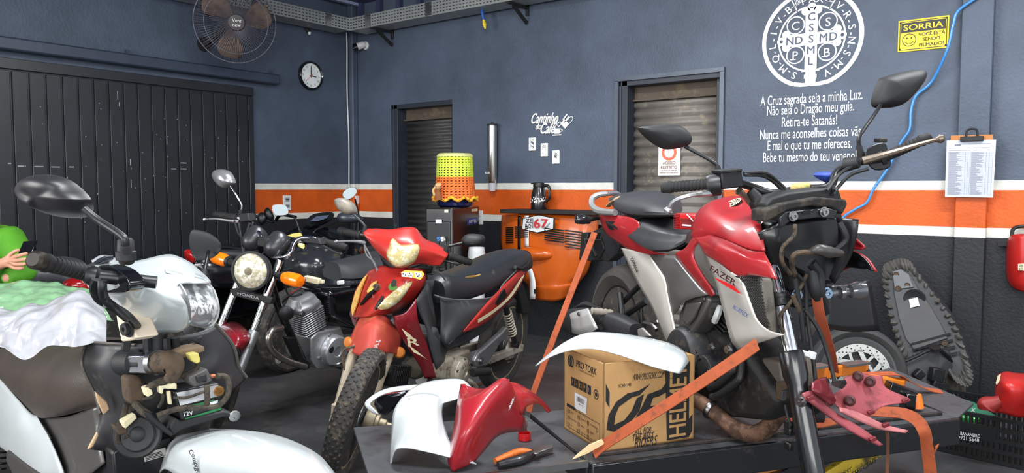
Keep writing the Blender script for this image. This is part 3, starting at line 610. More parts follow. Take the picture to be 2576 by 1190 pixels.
# ---- clipboard on the pilaster
q = [W0.at(x, y, y=YB-0.085) for x, y in ((2377, 495), (2498, 497), (2506, 351), (2381.6, 353.6))]; o5 = q[0]; Fq = Fr(o5); t = thing('clipboard', 'brown clipboard with a printed checklist hanging on the pilaster', 'clipboard', Fq)
q = [p-o5 for p in q]; nb = (q[1]-q[0]).cross(q[3]-q[0]).normalized()
m = MB(); a, b = q[3].lerp(q[2], .08), q[3].lerp(q[2], .93); c, d = q[0].lerp(q[1], .06), q[0].lerp(q[1], .95); m.prism([c-nb*.004+V((0, 0, .01)), d-nb*.004+V((0, 0, .01)), b-nb*.004+V((0, 0, .028)), a-nb*.004+V((0, 0, .028))], -nb*0.006); m.build('board', mat('brown_board', (178, 112, 52), 0.5), t)
m = MB(); m.prism(q, -nb*0.002); sh = m.build('paper_sheet', mat('printed_paper', (188, 194, 208), 0.6, vary=.03), t)
def uv(u, v): return (q[0]*(1-u)+q[1]*u)*(1-v)+(q[3]*(1-u)+q[2]*u)*v
m = MB(); rnd = random.Random(5)
def cell(u0, u1, v0, v1): m.add([uv(u0, v0)+nb*.0006, uv(u1, v0)+nb*.0006, uv(u1, v1)+nb*.0006, uv(u0, v1)+nb*.0006], [(0, 1, 2, 3)])
for i in range(46):
    v = 0.04+i*0.0165; cell(.05, .95, v, v+.0022); cell(.06, .06+rnd.uniform(.15, .3), v+.005, v+.0115); cell(.52, .52+rnd.uniform(.1, .26), v+.005, v+.0115)
for u in (.05, .4, .45, .5, .82, .88, .95): cell(u, u+.004, .04, .8)
for v in (.82, .86): cell(.05, .5, v, v+.006); cell(.55, .9, v, v+.006)
cell(.17, .3, .895, .93); cell(.42, .9, .925, .935)
m.build('printed_rows', mat('grey_print', (120, 124, 134), 0.7), sh, smooth=0)
m = MB(); c = q[3].lerp(q[2], .52)+V((0, 0, .006)); m.box(c+nb*.012, (0.11, 0.02, 0.028)); m.tube([c+V((-.028, -.012, .01)), c+V((-.02, -.014, .05)), c+V((.02, -.014, .05)), c+V((.028, -.012, .01))], 0.006, 8); m.build('clip', BLKM, t, bevel=0.003)
# ---- shelf, thermos, orange engine lid
za_ = W0.at(1259, 531, y=YB-0.26); zr = W0.at(1600, 533, y=YB-0.26)
b = MB(); b.box(((za_.x+d2l.x-0.03)/2, YB-0.135, za_.z), (d2l.x-0.03-za_.x, 0.27, 0.03)); tag(b.build('wall_shelf', BLKM, bevel=0.003), 'black shelf on the wall above the orange panel', 'shelf'); SHZ = za_.z+0.015
p = W0.at(1378, 526, z=SHZ); p = V((p.x, YB-0.13, SHZ)); t = thing('thermos_jug', 'black coffee thermos jug standing on the black shelf', 'thermos', Fr(p)); hh = 0.205
m = MB(); m.lathe((0, 0, 0), (0, 0, 1), [(0.001, 0), (0.062, 0), (0.064, 0.01), (0.064, 0.06), (0.058, 0.13), (0.044, 0.175), (0.043, 0.18)], 32); b0 = m.build('jug_body', mat('black_enamel', (20, 20, 24), 0.22, coat=0.5), t)
m = MB(); m.lathe((0, 0, 0.176), (0, 0, 1), [(0.001, 0), (0.045, 0), (0.047, 0.012), (0.042, 0.032), (0.036, 0.036), (0.001, 0.036)], 28); m.prism([V((-0.04, -0.014, 0.2)), V((-0.04, 0.014, 0.2)), V((-0.075, 0.004, 0.198)), V((-0.075, -0.004, 0.198))], (0, 0, 0.01)); m.build('jug_lid', BLK, t)
m = MB(); m.tube([(0.042, 0, 0.185), (0.085, 0, 0.185), (0.105, 0, 0.15), (0.1, 0, 0.09), (0.066, 0, 0.06)], [0.013, 0.012, 0.010, 0.010, 0.008], 10); m.build('handle', BLK, t)
m = MB()
for k in range(34):
    a = -2.6+rnd.random()*2.6; z = 0.055+rnd.random()*0.04; r0 = 0.0652; c = V((r0*math.cos(a), r0*math.sin(a), z)); m.lathe(c, (math.cos(a), math.sin(a), 0), [(0.001, 0), (rnd.uniform(.002, .007), 0), (0.001, .0006)], 7)
m.build('flower_print', M_CUT, b0); M_ORG = mat('orange_car_paint', (196, 88, 18), 0.32, coat=0.4, dirt=(186, 88, 22), damt=0.05, dscale=3)
# engine lid: a deep curved shell hung on the wall
EF = Fr((za_.x, YB, 0)); yy0 = -0.10
def ep(px, py, y): return EF.at(px, py, y=y)
lid = thing('engine_lid', 'orange car engine lid with louvres hung under the black shelf', 'car panel', EF)
rows = [[ep(1262, 541, -.14), ep(1300, 540, -.19), ep(1350, 540, -.215), ep(1410, 541, -.215), ep(1465, 544, -.19), ep(1506, 548, -.12)],
        [ep(1259, 580, -.13), ep(1298, 582, -.21), ep(1350, 584, -.24), ep(1410, 586, -.24), ep(1465, 588, -.21), ep(1503, 590, -.12)],
        [ep(1261, 630, -.11), ep(1299, 634, -.21), ep(1350, 638, -.25), ep(1410, 640, -.25), ep(1460, 640, -.22), ep(1492, 640, -.11)],
        [ep(1285, 678, -.09), ep(1312, 684, -.20), ep(1352, 690, -.25), ep(1405, 692, -.25), ep(1448, 690, -.21), ep(1478, 684, -.10)],
        [ep(1322, 712, -.08), ep(1335, 714, -.19), ep(1362, 718, -.25), ep(1400, 720, -.25), ep(1436, 712, -.20), ep(1462, 706, -.09)],
        [ep(1329, 720, -.08), ep(1340, 722, -.20), ep(1364, 725, -.265), ep(1400, 726, -.265), ep(1434, 720, -.21), ep(1458, 712, -.09)],
        [ep(1331, 748, -.06), ep(1343, 753, -.17), ep(1364, 756, -.235), ep(1396, 758, -.235), ep(1424, 750, -.18), ep(1446, 735, -.06)]]
m = MB(); m.sheet(rows, 6, 5); pan = m.build('lid_panel', M_ORG, lid, solid=0.008, smooth=50)
def on_lid(px, py):
    # depth of the lid surface at a point of its face, from the shape above
    bx_ = min(max((px-1259)/247, 0), 1); k = math.sin(PI*min(max(bx_, .02), .98)); return ep(px, py, -(.135+.14*k**0.8)-(.02 if py > 715 else 0.0)-.004)
m = MB()
for x0, x1, y0, y1, n in ((1273, 1291, 573, 610, 8), (1296, 1329, 571, 596, 6), (1370, 1418, 574, 603, 6), (1421, 1466, 579, 620, 7)):
    for i in range(n):
        y = y0+(y1-y0)*i/(n-1); sl = 0.13*(x1-x0) if x0 > 1350 else -.02*(x1-x0); m.tube([on_lid(x0, y), on_lid((x0+x1)/2, y+sl/2), on_lid(x1, y+sl)], 0.0055, 6)
m.build('louvre_slots', BLK, pan)
m = MB(); m.sheet([[on_lid(x, y) for y in (543, 560, 580, 600, 627)] for x in (1302, 1309)], 3, 1); m.build('black_stripe', BLKG, pan, solid=0.002)
m = MB(); m.sheet([[on_lid(x, y) for y in (542, 560, 580, 600, 620)] for x in (1319, 1330)], 3, 1); m.sheet([[on_lid(x+d_, y) for x, y in ((1325, 676), (1332, 700), (1334, 722), (1333, 752))] for d_ in (0, 13)], 3, 1); m.build('white_stripe', WHT, pan, solid=0.002)
lp = [ep(x, y, -.25) for x, y in ((1308, 634), (1316, 623), (1345, 620), (1376, 625), (1391, 636), (1386, 650), (1350, 656), (1320, 652))]
m = MB(); m.dome(smooth_out(lp), (0, -.07, 0), 5); m.build('plate_lamp_housing', M_ORG, lid)
def scol(x, y): return on_lid(x, y)+V((0, -.004, 0))
m = MB(); m.add([scol(*p) for p in ((1315, 549), (1356, 540), (1396, 548), (1395, 577), (1352, 587), (1313, 576))], [tuple(range(6))]); st = m.build('hexagon_sticker', BLK, lid, solid=.002, smooth=0)
m = MB(); m.add([scol(*p)+V((0, -.003, 0)) for p in ((1317.5, 550.5), (1356, 542), (1393.5, 549.5), (1392.5, 575.5), (1352, 584.5), (1315.5, 574.5))], [tuple(range(6))]); m.build('white_field', WHT, st, smooth=0)
s2 = lambda *p: [scol(*a)+V((0, -.006, 0)) for a in p]
m = MB(); m.qtext('ZE', s2((1325, 560), (1340, 559.5), (1340, 549), (1325, 550)), .01); m.qtext('RO', s2((1323, 574), (1338, 574), (1338, 563), (1323, 563)), .01); m.qtext('motos', s2((1369, 575), (1384, 560), (1387, 564), (1373, 579)), .02); m.bar(*s2((1342, 574), (1342, 549)), .004, .001, (0, -1, 0)); m.build('black_lettering', BLK, st, smooth=0, fix=False)
m = MB(); m.qtext('67', s2((1344, 573), (1379, 572), (1381, 550), (1344, 549)), .04); m.build('red_number', mat('red_number', (196, 44, 52), .5), st, smooth=0, fix=False)
m = MB(); m.box(on_lid(1347, 733)+V((0, -.003, 0)), (.022, .004, .035)); m.box(ep(1330, 736, -.09), (.03, .006, .05)); m.build('latch_hole', BLK, lid)
# ---- water cooler with the crocheted bottle cover
cf = W0.at(1139, 523, z=1.06); CW = Fr((cf.x, cf.y, 0), 22)
cl = thing('water_cooler', 'tall black water cooler standing in front of the narrow shutter door', 'water cooler', CW)
wl = (CW.at(1070, 523, z=1.06)); wr = CW.at(1206, 524, z=1.06); dx, dy = 0.30, 0.30
W_ = min(.4, abs(CW.at(1070, 523, y=0).x)); D_ = abs(CW.at(1206, 524, x=0).y); Hc = 1.06
m = MB(); m.box((-W_/2, D_/2, Hc/2), (W_, D_, Hc)); body = m.build('cabinet', mat('cooler_black', (24, 23, 26), 0.28, coat=0.3, dirt=(58, 44, 40), damt=0.1, dscale=3), cl, bevel=0.012, seg=3)
m = MB(); m.box((-W_/2, -0.004, Hc-.30), (W_*0.86, 0.012, .40)); m.build('front_panel', BLK, cl, bevel=.006)
m = MB(); m.box((-W_*.35, -0.012, Hc-.34), (W_*0.28, 0.014, .26)); m.build('dispenser_recess', BLKG, cl, bevel=.01)
for x, c_ in ((-W_*.44, (60, 110, 180)), (-W_*.3, (232, 232, 230))):
    m = MB(); m.lathe((x, -.015, Hc-.235), (0, -1, 0), [(.001, 0), (.014, 0), (.012, .04), (.001, .042)], 12); m.box((x, -.045, Hc-.22), (.022, .03, .022)); m.build('tap', mat('tap_%d' % c_[0], c_, .4), cl, bevel=.003)
m = MB(); m.lathe((-W_*.09, -.01, Hc-.28), (0, -1, 0), [(.001, 0), (.012, 0), (.001, .004)], 12); m.build('key_switch', STL, cl)
for nm, u0, u1, z0, z1, c_, tx in (('badge', .40, .62, .115, .085, (210, 222, 232), ''), ('worn_sticker', .72, .86, .035, .012, (206, 208, 190), '')):
    m = MB(); m.box((-W_*(1-(u0+u1)/2), -.012, Hc-(z0+z1)/2), (W_*(u1-u0), .003, z0-z1)); m.build(nm, mat(nm, c_, .5), cl)
m = MB(); m.box((0.001, D_*.72, Hc-.115), (.003, D_*.36, .05)); bd = m.build('blue_badge', mat('blue_badge', (30, 52, 132), .4), cl); m = MB(); m.text('RIFFEL', (.0035, D_*.72, Hc-.128), (0, 1, 0), (0, 0, 1), .026, w=D_*.3, bold=.03, shear=.15); m.build('lettering', WHT, bd, smooth=0, fix=False)
m = MB(); m.box((0.001, D_*.8, Hc-.03), (.003, D_*.22, .022)); m.build('tape_scrap', CRM, cl)
bc = CW.at(1145, 512, y=D_*0.45); bc.z = Hc
m = MB(); m.lathe((bc.x, bc.y, Hc-.002), (0, 0, 1), [(.001, 0), (.11, 0), (.136, .015), (.142, .035), (.13, .06), (.118, .09), (.118, .31), (.1, .33), (.001, .335)], 36); bt = m.build('water_bottle', mat('navy_bottle', (24, 30, 72), .2, coat=.4), None); bt.matrix_world = CW.M; tag(bt, 'dark blue water bottle upside down on the cooler under its cover', 'water bottle')
# cover: netted grid with real holes
def crochet(z0, z1, r0, r1, n, k, ph=0):
    m = MB(); cols = n*2; rws = k*3; 
    def P_(i, j): 
        a = 2*PI*(i+0.25*math.sin(j*2.1+i))/cols; f = j/rws; r = r0+(r1-r0)*f; r *= 1+.014*math.cos(2*PI*i/cols*n)+(.0 if 0 else 0); return V((bc.x+r*math.cos(a), bc.y+r*math.sin(a), z0+(z1-z0)*f))
    vs = [P_(i, j) for j in range(rws+1) for i in range(cols)]; fs = []
    for j in range(rws):
        for i in range(cols):
            if i % 2 == 0 and j % 3 == 1: continue
            fs.append((j*cols+i, j*cols+(i+1) % cols, (j+1)*cols+(i+1) % cols, (j+1)*cols+i))
    m.add(vs, fs); return m
cv = thing('crochet_cover', 'lime and orange crocheted cover over the water bottle', 'crochet cover', CW)
zc = Hc+.065; M_LIM = mat('lime_yarn', (204, 222, 70), .9, bump=.8, bscale=160, vary=.22, dscale=40); M_OYN = mat('orange_yarn', (226, 110, 44), .9, bump=.8, bscale=160, vary=.22, dscale=40)
crochet(zc+.0, zc+.165, .160, .144, 30, 8).build('orange_half', M_OYN, cv, solid=.006, smooth=60, fix=False)
crochet(zc+.165, zc+.325, .144, .137, 30, 8).build('lime_half', M_LIM, cv, solid=.006, smooth=60, fix=False)
m = MB(); m.lathe((bc.x, bc.y, zc+.32), (0, 0, 1), [(.141, 0), (.139, .013), (.122, .026), (.001, .028)], 36); m.build('top_disc', mat('pale_yarn', (214, 214, 140), .9, bump=.8, bscale=160), cv)
m = MB(); ns = 60; m.tube([(bc.x+(.166+.005*math.cos(k*PI))*math.cos(2*PI*k/ns), bc.y+(.166+.005*math.cos(k*PI))*math.sin(2*PI*k/ns), zc-.002-.012*math.sin(k*PI/3)) for k in range(ns)], .012, 7, 2, True); m.build('scalloped_hem', mat('yellow_yarn', (226, 186, 40), .9, bump=.8, bscale=160, dirt=(226, 110, 44), damt=.3, dscale=30), cv)
dp = CW.at(1104, 486, y=bc.y-.185); m = MB(); 
dl = thing('doll_ornament', 'small brown fabric doll pinned to the crochet cover', 'doll', CW)
m.dome(circ(dp+V((0, -.012, .045)), (0, -1, 0), .022, 14), (0, -.022, 0), 4); m.build('head', mat('doll_tan', (170, 126, 84), .8), dl)
m = MB(); m.lathe(dp+V((0, -.012, -.05)), (0, 0, 1), [(.001, 0), (.032, .0), (.022, .05), (.012, .08), (.001, .085)], 14); m.build('dress', mat('doll_brown', (128, 78, 44), .9, bump=.5), dl)
m = MB(); m.dome(circ(dp+V((0, -.01, .06)), (0, -.3, 1), .026, 14), (0, 0, .02), 3); m.tube([dp+V((-.02, -.01, .05)), dp+V((-.04, -.012, .02)), dp+V((-.03, -.012, -.02))], .01, 7); m.build('hair', mat('doll_hair', (196, 160, 110), .9), dl)
# outlet plate with plugs behind the cooler, and the white bin
p = wp(1210, 547); t = thing('wall_outlet', 'white outlet plate with plugs beside the water cooler', 'outlet', Fr(p)); m = MB(); m.box((0, -.006, 0), (.05, .012, .12)); m.build('plate', WHT, t, bevel=.003)
m = MB(); [m.box((-.014, -.03, z), (.02, .045, .02)) for z in (-.025, .012)]; m.build('plug', mat('grey_plug', (150, 150, 150), .5), t, bevel=.004)
p = W0.at(1199, 668, y=4.45); t = thing('waste_bin', 'white waste bin behind the long black seat', 'bin', Fr((p.x, p.y, 0))); zb2 = W0.at(1199, 622, y=4.45).z
m = MB(); m.lathe((0, 0, 0), (0, 0, 1), [(.001, 0), (.055, 0), (.068, zb2-.05), (.06, zb2), (.055, zb2), (.05, .05), (.001, .05)], 28); b0 = m.build('bin_body', WHT, t)
uxx = (CAM-p); uxx.z = 0; uxx.normalize(); rxx = V((0, 0, 1)).cross(uxx); m = MB(); m.text('LIXO', uxx*.073+V((0, 0, zb2-.13)), rxx, (0, 0, 1), .03, bold=.02); m.build('lettering', BLK, b0, smooth=0, fix=False)
# ---- red welding mask hanging at the right end of the wall
HF = Fr(wp(2570, 660)); t = thing('welding_mask', 'red welding mask hanging on the wall right of the pilaster', 'mask', HF); M_RPL = mat('worn_red_plastic', (178, 30, 26), .4, dirt=(110, 22, 22), damt=.1, dscale=5)
def hp(px, py, y): return HF.at(px, py, y=y)
rows = [[hp(2534, 604, -.03), hp(2545, 592, -.14), hp(2575, 588, -.19), hp(2612, 594, -.14), hp(2625, 606, -.03)], [hp(2530, 640, -.03), hp(2541, 648, -.15), hp(2575, 652, -.21), hp(2612, 648, -.15), hp(2626, 640, -.03)], [hp(2531, 690, -.03), hp(2543, 702, -.15), hp(2575, 708, -.2), hp(2610, 702, -.15), hp(2624, 690, -.03)], [hp(2536, 712, -.04), hp(2550, 726, -.13), hp(2577, 734, -.17), hp(2604, 726, -.13), hp(2618, 712, -.04)]]
m = MB(); m.sheet(rows, 5, 5); m.build('mask_shell', M_RPL, t, solid=.005, smooth=60)
m = MB(); m.tube([hp(2546, 600, -.08), hp(2548, 578, -.05), hp(2566, 570, -.03), hp(2590, 572, -.03), hp(2606, 596, -.06)], .01, 8); m.build('head_band', BLKM, t)
m = MB(); m.prism([hp(x, y, -.218) for x, y in ((2561, 664), (2592, 662), (2592, 682), (2561, 680))], (0, .006, 0)); l_ = m.build('sticker', CRM, t); m = MB(); m.qtext('ZE', [hp(x, y, -.222) for x, y in ((2564, 671), (2574, 671), (2574, 665), (2564, 665))], .01); m.qtext('RO', [hp(x, y, -.222) for x, y in ((2563, 680), (2574, 680), (2574, 673), (2563, 673))], .01); m.build('lettering', BLK, l_, smooth=0, fix=False)
m = MB(); m.box(wp(2524, 612, .02)-HF.M.translation, (.05, .04, .03)); m.build('hook', BLKM, t)
# ------------------------------------------------------------------ builders shared by the motorcycles
def wheel(root, c, ax, R, w, rimR, style, tm, rm, n=6, hubr=0.05, disc=0, tread=0, twist=0.0):
    c = V(c); u, v, d = frame_of(ax); h = w/2
    m = MB(); k = R-rimR
    prof = [(rimR-.004, -h*.62), (rimR+.1*k, -h*.8), (rimR+.45*k, -h), (rimR+.75*k, -h*.86), (rimR+.93*k, -h*.48), (R, 0), (rimR+.93*k, h*.48), (rimR+.75*k, h*.86), (rimR+.45*k, h), (rimR+.1*k, h*.8), (rimR-.004, h*.62)]
    m.lathe(c, ax, prof, 56)
    if tread:
        for i in range(tread):
            for row, (rr, hh) in enumerate(((R+.001, 0), (rimR+.94*k, -h*.45), (rimR+.94*k, h*.45), (rimR+.8*k, -h*.8), (rimR+.8*k, h*.8))):
                a = 2*PI*(i+(.5 if row in (1, 2) else 0))/tread; rad = u*math.cos(a)+v*math.sin(a); tan = v*math.cos(a)-u*math.sin(a)
                nrm = (rad*(1 if row == 0 else .8 if row < 3 else .45)+d*(0 if row == 0 else (.6 if hh > 0 else -.6) if row < 3 else (.9 if hh > 0 else -.9))).normalized()
                p = c+rad*rr+d*hh; q = nrm.cross(tan); s = PI*R/tread*.42; b = h*.2
                m.dome([p+tan*(s*math.cos(t*PI/4))+q*(b*math.sin(t*PI/4))-nrm*.003 for t in range(8)], nrm*.006, 3, False, .2)
    m.build('tyre', tm, root, smooth=35)
    m = MB(); m.lathe(c, ax, [(rimR+.006, -h*.66), (rimR-.012, -h*.62), (rimR-.022, -h*.3), (rimR-.026, 0), (rimR-.022, h*.3), (rimR-.012, h*.62), (rimR+.006, h*.66), (rimR-.004, h*.5), (rimR-.01, 0), (rimR-.004, -h*.5)], 56, True); m.build('rim', rm, root)
    if style == 'alloy':
        for i in range(n):
            a = 2*PI*i/n+twist; r0 = u*math.cos(a)+v*math.sin(a); a2 = a+.12; r1 = u*math.cos(a2)+v*math.sin(a2)
            s = MB(); s.loft([[c+r*rr+t*(wd)*e+d*dd for e, dd in ((-1, -.012), (1, -.012), (1, .012), (-1, .012))] for r, t, rr, wd in ((r0, r0.cross(d), hubr*.8, .022), ((r0+r1).normalized(), r0.cross(d), (hubr+rimR)/2, .014), (r1, r1.cross(d), rimR-.016, .018))], 4, 2); s.build('spoke', rm, root)
    else:
        s = MB()
        for i in range(36):
            a = 2*PI*i/36; b = a+(.5 if i % 2 else -.5); e = (-1 if (i//2) % 2 else 1)*.024; s.tube([c+(u*math.cos(b)+v*math.sin(b))*hubr+d*e, c+(u*math.cos(a)+v*math.sin(a))*(rimR-.018)], .0018, 5, 1)
        s.build('wire_spoke_web', CHR, root, fix=False)
    m = MB(); m.lathe(c, ax, [(.001, -.045), (.02, -.045), (hubr, -.03), (hubr*1.05, -.02), (hubr*1.05, .02), (hubr, .03), (.02, .045), (.001, .045)], 28); m.build('hub', ALU if style != 'black' else DKM, root)
    if disc: brake_disc(root, c+d*.05, ax, disc)
def brake_disc(root, c, ax, r, mt=None):
    u, v, d = frame_of(ax); c = V(c); m = MB(); n = 72; vs = []
    # slotted and drilled rotor ring carried on six arms
    for rr in (r*.74, r): 
        for hh in (-.002, .002): vs += [c+(u*math.cos(2*PI*k/n)+v*math.sin(2*PI*k/n))*rr+d*hh for k in range(n)]
    fs = []
    for k in range(n):
        j = (k+1) % n; fs += [(k, j, 2*n+j, 2*n+k), (n+k, n+j, 3*n+j, 3*n+k), (k, j, n+j, n+k), (2*n+k, 2*n+j, 3*n+j, 3*n+k)]
    m.add(vs, fs)
    for i in range(6):
        a = 2*PI*i/6; p = lambda r_, a_: c+(u*math.cos(a_)+v*math.sin(a_))*r_
        m.bar(p(r*.42, a), p(r*.8, a+.5), .022, .004, d); m.bar(p(r*.42, a), p(r*.8, a-.12), .014, .004, d)
    m.lathe(c, ax, [(r*.36, -.003), (r*.46, -.003), (r*.46, .003), (r*.36, .003)], 40, True)
    dk = m.build('brake_disc', mt or STL, root, smooth=30)
    h = MB()
    for i in range(54):
        a = 2*PI*i/54; rr = r*(.8+.07*(i % 3)); h.lathe(c+(u*math.cos(a)+v*math.sin(a))*rr+d*.0022, d, [(.001, 0), (.0042, 0), (.001, .0004)], 8); h.lathe(c+(u*math.cos(a)+v*math.sin(a))*rr-d*.0022, -d, [(.001, 0), (.0042, 0), (.001, .0004)], 8)
    h.build('drilled_hole', BLK, dk, smooth=0)
    return dk
def grip(root, a, b, r=.017, mt=None, ribs=True, name='grip'):
    a, b = V(a), V(b); d = (b-a); L = d.length; d.normalize(); m = MB()
    prof = [(.001, -.012), (r*.72, -.012), (r*.95, -.006), (r*.95, .008), (r*1.12, .012), (r*1.12, .02)]
    x = .02
    while x < L-.02:
        prof += ([(r, x), (r, x+.006), (r*.93, x+.007), (r*.93, x+.01)] if ribs else [(r, x), (r, x+.01)]); x += .011
    prof += [(r*1.0, L-.014), (r*1.35, L-.012), (r*1.35, L), (.001, L)]
    m.lathe(a, d, prof, 22); return m.build(name, mt or RUB, root)
def lever(root, pts, r=.006, mt=None, name='lever'):
    m = MB(); pts = [V(p) for p in pts]; n = len(pts); m.tube(pts, lerps([r*.9, r*.8, r*1.2, r*1.6], n), 8); m.lathe(pts[0], (pts[1]-pts[0]), [(.001, -r*1.6), (r*1.2, -r*1.2), (r*1.7, 0), (r*1.2, r*1.2), (.001, r*1.6)], 12); return m.build(name, mt or ALU, root)
def mirror(root, outline, vec, stem, shell=None, glass_off=0.004, rs=.006, dm=5, power=.35, stem_mat=None, boot=True):
    """outline of the rim, vec = how far the shell bulges away from the glass"""
    out = smooth_out(outline, 3); vec = V(vec); m = MB(); m.dome(out, vec, dm, False, power)
    c = sum(out, V())/len(out); k = vec.normalized()
    m.add(out+[p-k*.006 for p in out]+[c+(p-c)*.95-k*.006 for p in out], [f for j in range(len(out)) for f in ((j, (j+1) % len(out), len(out)+(j+1) % len(out), len(out)+j), (len(out)+j, len(out)+(j+1) % len(out), 2*len(out)+(j+1) % len(out), 2*len(out)+j))])
    mi = MB(); mi.add([c+(p-c)*.955-k*glass_off for p in out], [tuple(range(len(out)))])
    sh = m.build('mirror_shell', shell or BLK, root); mi.build('mirror_glass', GLS, sh, smooth=0)
    s = MB(); s.tube(stem, rs, 10); st = s.build('mirror_stem', stem_mat or BLK, root)
    if boot:
        b = MB(); a, e = V(stem[-1]), V(stem[-2]); d = (e-a).normalized(); b.lathe(a-d*.01, d, [(.001, 0), (rs*2, 0), (rs*2.1, .012), (rs*1.8, .02), (rs*1.5, .035), (rs*1.2, .04)], 14); b.build('stem_boot', RUB, st)
    return sh
def fins(root, c, R, w, d, h, n, name, mt, gap=.45, lean=0):
    """stack of cooling fins, R = rotation matrix"""
    m = MB(); c = V(c)
    for i in range(n):
        z = h*(i+.5)/n; m.box(c+R @ V((0, 0, z)), (w, d, h/n*gap), R)
    m.box(c+R @ V((0, 0, h/2)), (w*.82, d*.82, h), R); return m.build(name, mt, root, bevel=.0015, seg=1)
def cover(root, c, ax, prof, mt, name='engine_cover', bolts=0, br=0, bh=0, n=30):
    m = MB(); m.lathe(c, ax, prof, n); o = m.build(name, mt, root, bevel=.002)
    if bolts:
        u, v, d = frame_of(ax)
        for i in range(bolts):
            a = 2*PI*i/bolts+.3; b = MB(); b.lathe(V(c)+(u*math.cos(a)+v*math.sin(a))*br+d*bh, d, [(.001, 0), (.008, 0), (.008, .008), (.004, .008), (.004, .005), (.001, .005)], 8); b.build('bolt', STL, o)
    return o
def bolt(root, p, ax, r=.008, mt=None, name='bolt'):
    m = MB(); m.lathe(p, ax, [(.001, 0), (r*1.4, 0), (r*1.4, r*.3), (r, r*.35), (r, r), (r*.4, r), (r*.35, r*.6), (.001, r*.6)], 10); return m.build(name, mt or STL, root)
def cable(root, pts, r=.004, mt=None, name='cable', n=7):
    m = MB(); m.tube(pts, r, n, 5); return m.build(name, mt or BLKM, root)
def blinker(root, a, b, r=.026, lens=None, name='turn_signal', stem_to=None, el=1.0, fat=1.0):
    """lamp from inner end a to outer end b, with its stem"""
    a, b = V(a), V(b); d = (b-a); L = d.length; d.normalize(); m = MB()
    m.lathe(a, d, [(.001, -.002), (r*.75, 0), (r*1.0*fat, L*.25), (r*1.02*fat, L*.8), (r*.85, L*.95), (.001, L)], 20); o = m.build(name, lens or AMB, root)
    s = MB(); s.tube([V(stem_to), a] if stem_to is not None else [a-d*.05, a], [r*.4, r*.55], 10, 2); s.lathe(a, d, [(.001, -.012), (r*.8, -.012), (r*.9, .004), (.001, .006)], 18); s.build('signal_stem', BLKM, o)
    return o
# ------------------------------------------------------------------ red and silver motorcycle standing on the lift table
ZT = 0.23
FZ = Fr((-1.623, 3.013, ZT), -34.9, 0, 2); Y = FZ.Y; X = FZ.X; A = FZ.at
fz = thing('motorcycle', 'red and silver naked motorcycle with its front wheel and headlight removed, on the lift table', 'motorcycle', FZ)
RED = mat('satin_red_paint', (146, 25, 31), 0.42, coat=0.25, vary=0.06); SIL = mat('silver_paint', (190, 186, 178), 0.38, metal=0.4, vary=0.05)
GRY = mat('graphite_paint', (92, 90, 88), 0.38, metal=0.5, vary=0.06); MESHG = mat('carbon_grey', (86, 82, 78), 0.6, vary=.1, dscale=120)
SEAT = mat('seat_vinyl', (46, 47, 50), 0.5, bump=.25, bscale=500, vary=.15); EXH = mat('rusty_exhaust', (112, 84, 66), 0.7, metal=.4, dirt=(74, 54, 44), damt=.35, dscale=12)
FRK = mat('fork_black', (20, 22, 26), 0.25, coat=.4)
# tank, both sides
m = MB(); m.sheet([Y((1800, 505, 0), (1778, 512, -.07), (1757, 530, -.125), (1743, 560, -.15), (1738, 597, -.155)),
    Y((1818, 497, 0), (1795, 506, -.08), (1776, 535, -.145), (1763, 570, -.17), (1752, 602, -.165)),
    Y((1842, 493, 0), (1826, 516, -.075), (1812, 545, -.155), (1799, 580, -.185), (1790, 600, -.178)),
    Y((1868, 494, 0), (1858, 525, -.07), (1850, 556, -.15), (1838, 600, -.19), (1832, 612, -.185)),
    Y((1890, 499, 0), (1892, 533, -.07), (1889, 560, -.145), (1884, 618, -.187), (1882, 632, -.182)),
    Y((1903, 507, 0), (1913, 540, -.07), (1916, 575, -.14), (1922, 624, -.18), (1923, 637, -.175))], 5, 5)
m.mirror(); m.build('fuel_tank', RED, fz, solid=.006, smooth=60)
nrm = V((-.05, -.5, .86)).normalized(); e = A(1843, 514, y=-.035)+(FZ.o-A(1843, 514, y=-.035)).normalized()*.03; u_, v_, _ = frame_of(nrm); m = MB(); m.lathe(e-nrm*.002, nrm, [(.001, 0), (.034, 0), (.034, .005), (.001, .006)], 32); em_ = m.build('tank_emblem', BLK, fz)
M_CRM = mat('emblem_cream', (226, 212, 178), .4); m = MB(); c = e+nrm*.0045; m.lathe(c, nrm, [(.029, 0), (.0325, 0), (.0325, .001), (.029, .001)], 32, True)
for k in range(3):
    a = k*2*PI/3+.2; d_ = u_*math.cos(a)+v_*math.sin(a); m.bar(c+d_*.004, c+d_*.028, .004, .001, nrm); 
    for s_ in (-1, 1): b_ = u_*math.cos(a+s_*.5)+v_*math.sin(a+s_*.5); m.bar(c+d_*.013, c+b_*.025, .003, .001, nrm)
    m.bar(c+(u_*math.cos(a+PI)+v_*math.sin(a+PI))*.004, c+(u_*math.cos(a+PI)+v_*math.sin(a+PI))*.028, .003, .001, nrm)
m.build('fork_symbol', M_CRM, em_, smooth=0)
